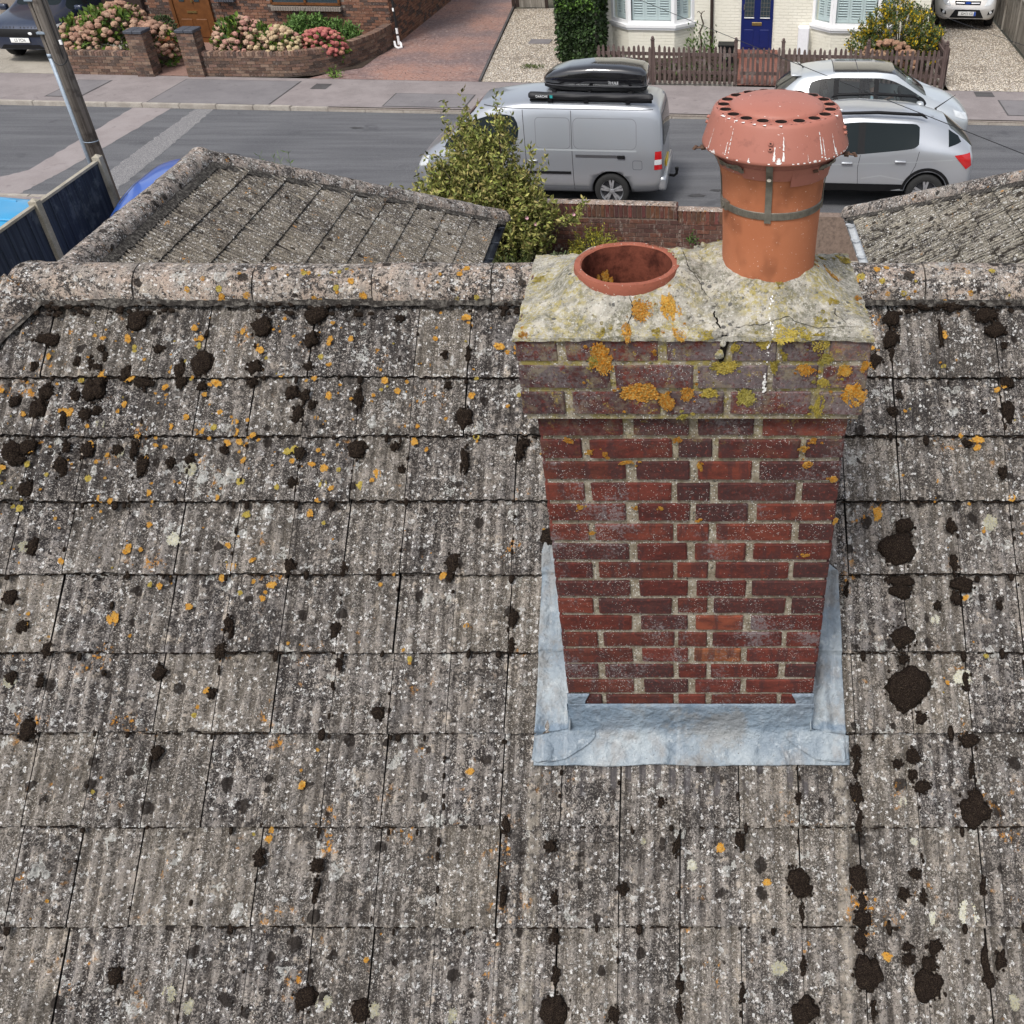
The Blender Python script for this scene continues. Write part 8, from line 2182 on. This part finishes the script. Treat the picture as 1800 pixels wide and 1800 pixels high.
# yellow flowered shrub by the right bay
ys, tips = shrub('yellow_flowered_shrub', 'broad green shrub covered in yellow flowers before the right bay window', S(5.4, 4.3, .04), [(*S(5.3, 4.4, .85), .95, .6, .75), (*S(4.6, 4.3, .6), .6, .5, .45), (*S(6.0, 4.4, .75), .5, .5, .65), (*S(5.2, 4.5, 1.45), .45, .4, .35)], 700, 13, .075, [(.035, .065, .018), (.055, .09, .022), (.075, .115, .03), (.09, .10, .03)], cat='shrub')
P, D = [], []
for tip, out in tips:
    if rng.random() < .62:
        for _ in range(rng.choice((3, 5, 8))): P.append(tuple(tip + out * .06 + Vector([rng.gauss(0, .035) for _ in range(3)]) - Vector(S(5.4, 4.3, .04)))); D.append(tuple(out + Vector((0, -.4, .6))))
tag(place('blossom', leafmesh('blossom', P, D, .065, [(.52, .36, .015), (.60, .44, .03), (.45, .30, .015)], M['leaf'], .5, .2, .8), ys, world=False), kind='stuff')
hydrangea('dry tan hydrangea behind the picket fence under the yellow shrub', [(5.0, 3.4, .45, .70, .42, .48)], 60, .095, [(.34, .20, .13), (.38, .25, .16), (.30, .18, .12)], DARK)
tr = thing('climber', 'bare twisted climber stem against the cottage wall by the drainpipe', 'plant', S(.15, 5.4, .04), AL)
b = MB(); b.tube([(.13, 5.35, .03), (.15, 5.4, .4), (.10, 5.45, .65), (.19, 5.5, .85), (.12, 5.52, 1.05), (.16, 5.55, 1.14)], [.03, .028, .025, .024, .02, .012], 8); b.tube([(.14, 5.53, 1.08), (.06, 5.52, 1.15), (.02, 5.5, 1.13)], .012, 6); b.tube([(.15, 5.55, 1.12), (.22, 5.52, 1.16)], .010, 6); put(b, 'stem', [M['bark']], tr)
P, D = [], []
for _ in range(260): P.append((rng.uniform(-.42, .42), rng.uniform(-.25, .1), abs(rng.gauss(.25, .22)))); D.append((rng.gauss(0, .4), rng.gauss(0, .4), 1))
tag(place('foliage', leafmesh('foliage', P, D, .10, [(.06, .11, .025), (.10, .16, .035), (.045, .08, .02)], M['leaf']), tr, world=False), kind='stuff')
P, D = [], []
gs = thing('border_plants', 'low mixed green border plants behind the left picket fence', 'plants', S(-.6, 3.4, .04), AL); gs['kind'] = 'stuff'
for _ in range(1500): P.append((rng.uniform(-1.6, 1.7), rng.gauss(0, .35), abs(rng.gauss(.12, .1)))); D.append((rng.gauss(0, .4), rng.gauss(0, .4), 1))
tag(place('foliage', leafmesh('foliage', P, D, .10, [(.05, .07, .03), (.07, .10, .03), (.08, .05, .055), (.05, .035, .03)], M['leaf']), gs, world=False), kind='stuff')
pb = thing('planter', 'dark square planter on the cottage path behind the picket fence', 'planter', S(.86, 4.6, .04), AL)
b = MB(); b.box(.86, 4.6, .28, .36, .36, .5, taper=1.15); put(b, 'tub', [M['blackplastic']], pb)
b = MB(); b.box(.86, 4.6, .545, .44, .44, .04); put(b, 'rim', [M['blackplastic']], pb)
gx = thing('leaf_tuft', 'small tuft of weeds growing on the left gravel bed', 'plant', S(-4.3, 3.9, .04), AL)
P = [(rng.gauss(0, .16), rng.gauss(0, .10), rng.uniform(0, .04)) for _ in range(150)]
tag(place('foliage', leafmesh('foliage', P, [(0, 0, 1)] * 150, .07, [(.08, .10, .03), (.10, .12, .05)], M['leaf'], .8), gx, world=False), kind='stuff')
b = MB(); b.box(-4.62, 6.8, .045, .62, .5, .02); t = put(b, 'inspection_cover', [M['pave_dark']]); tag(t, 'flat grey inspection cover set in the left gravel bed', 'drain cover')
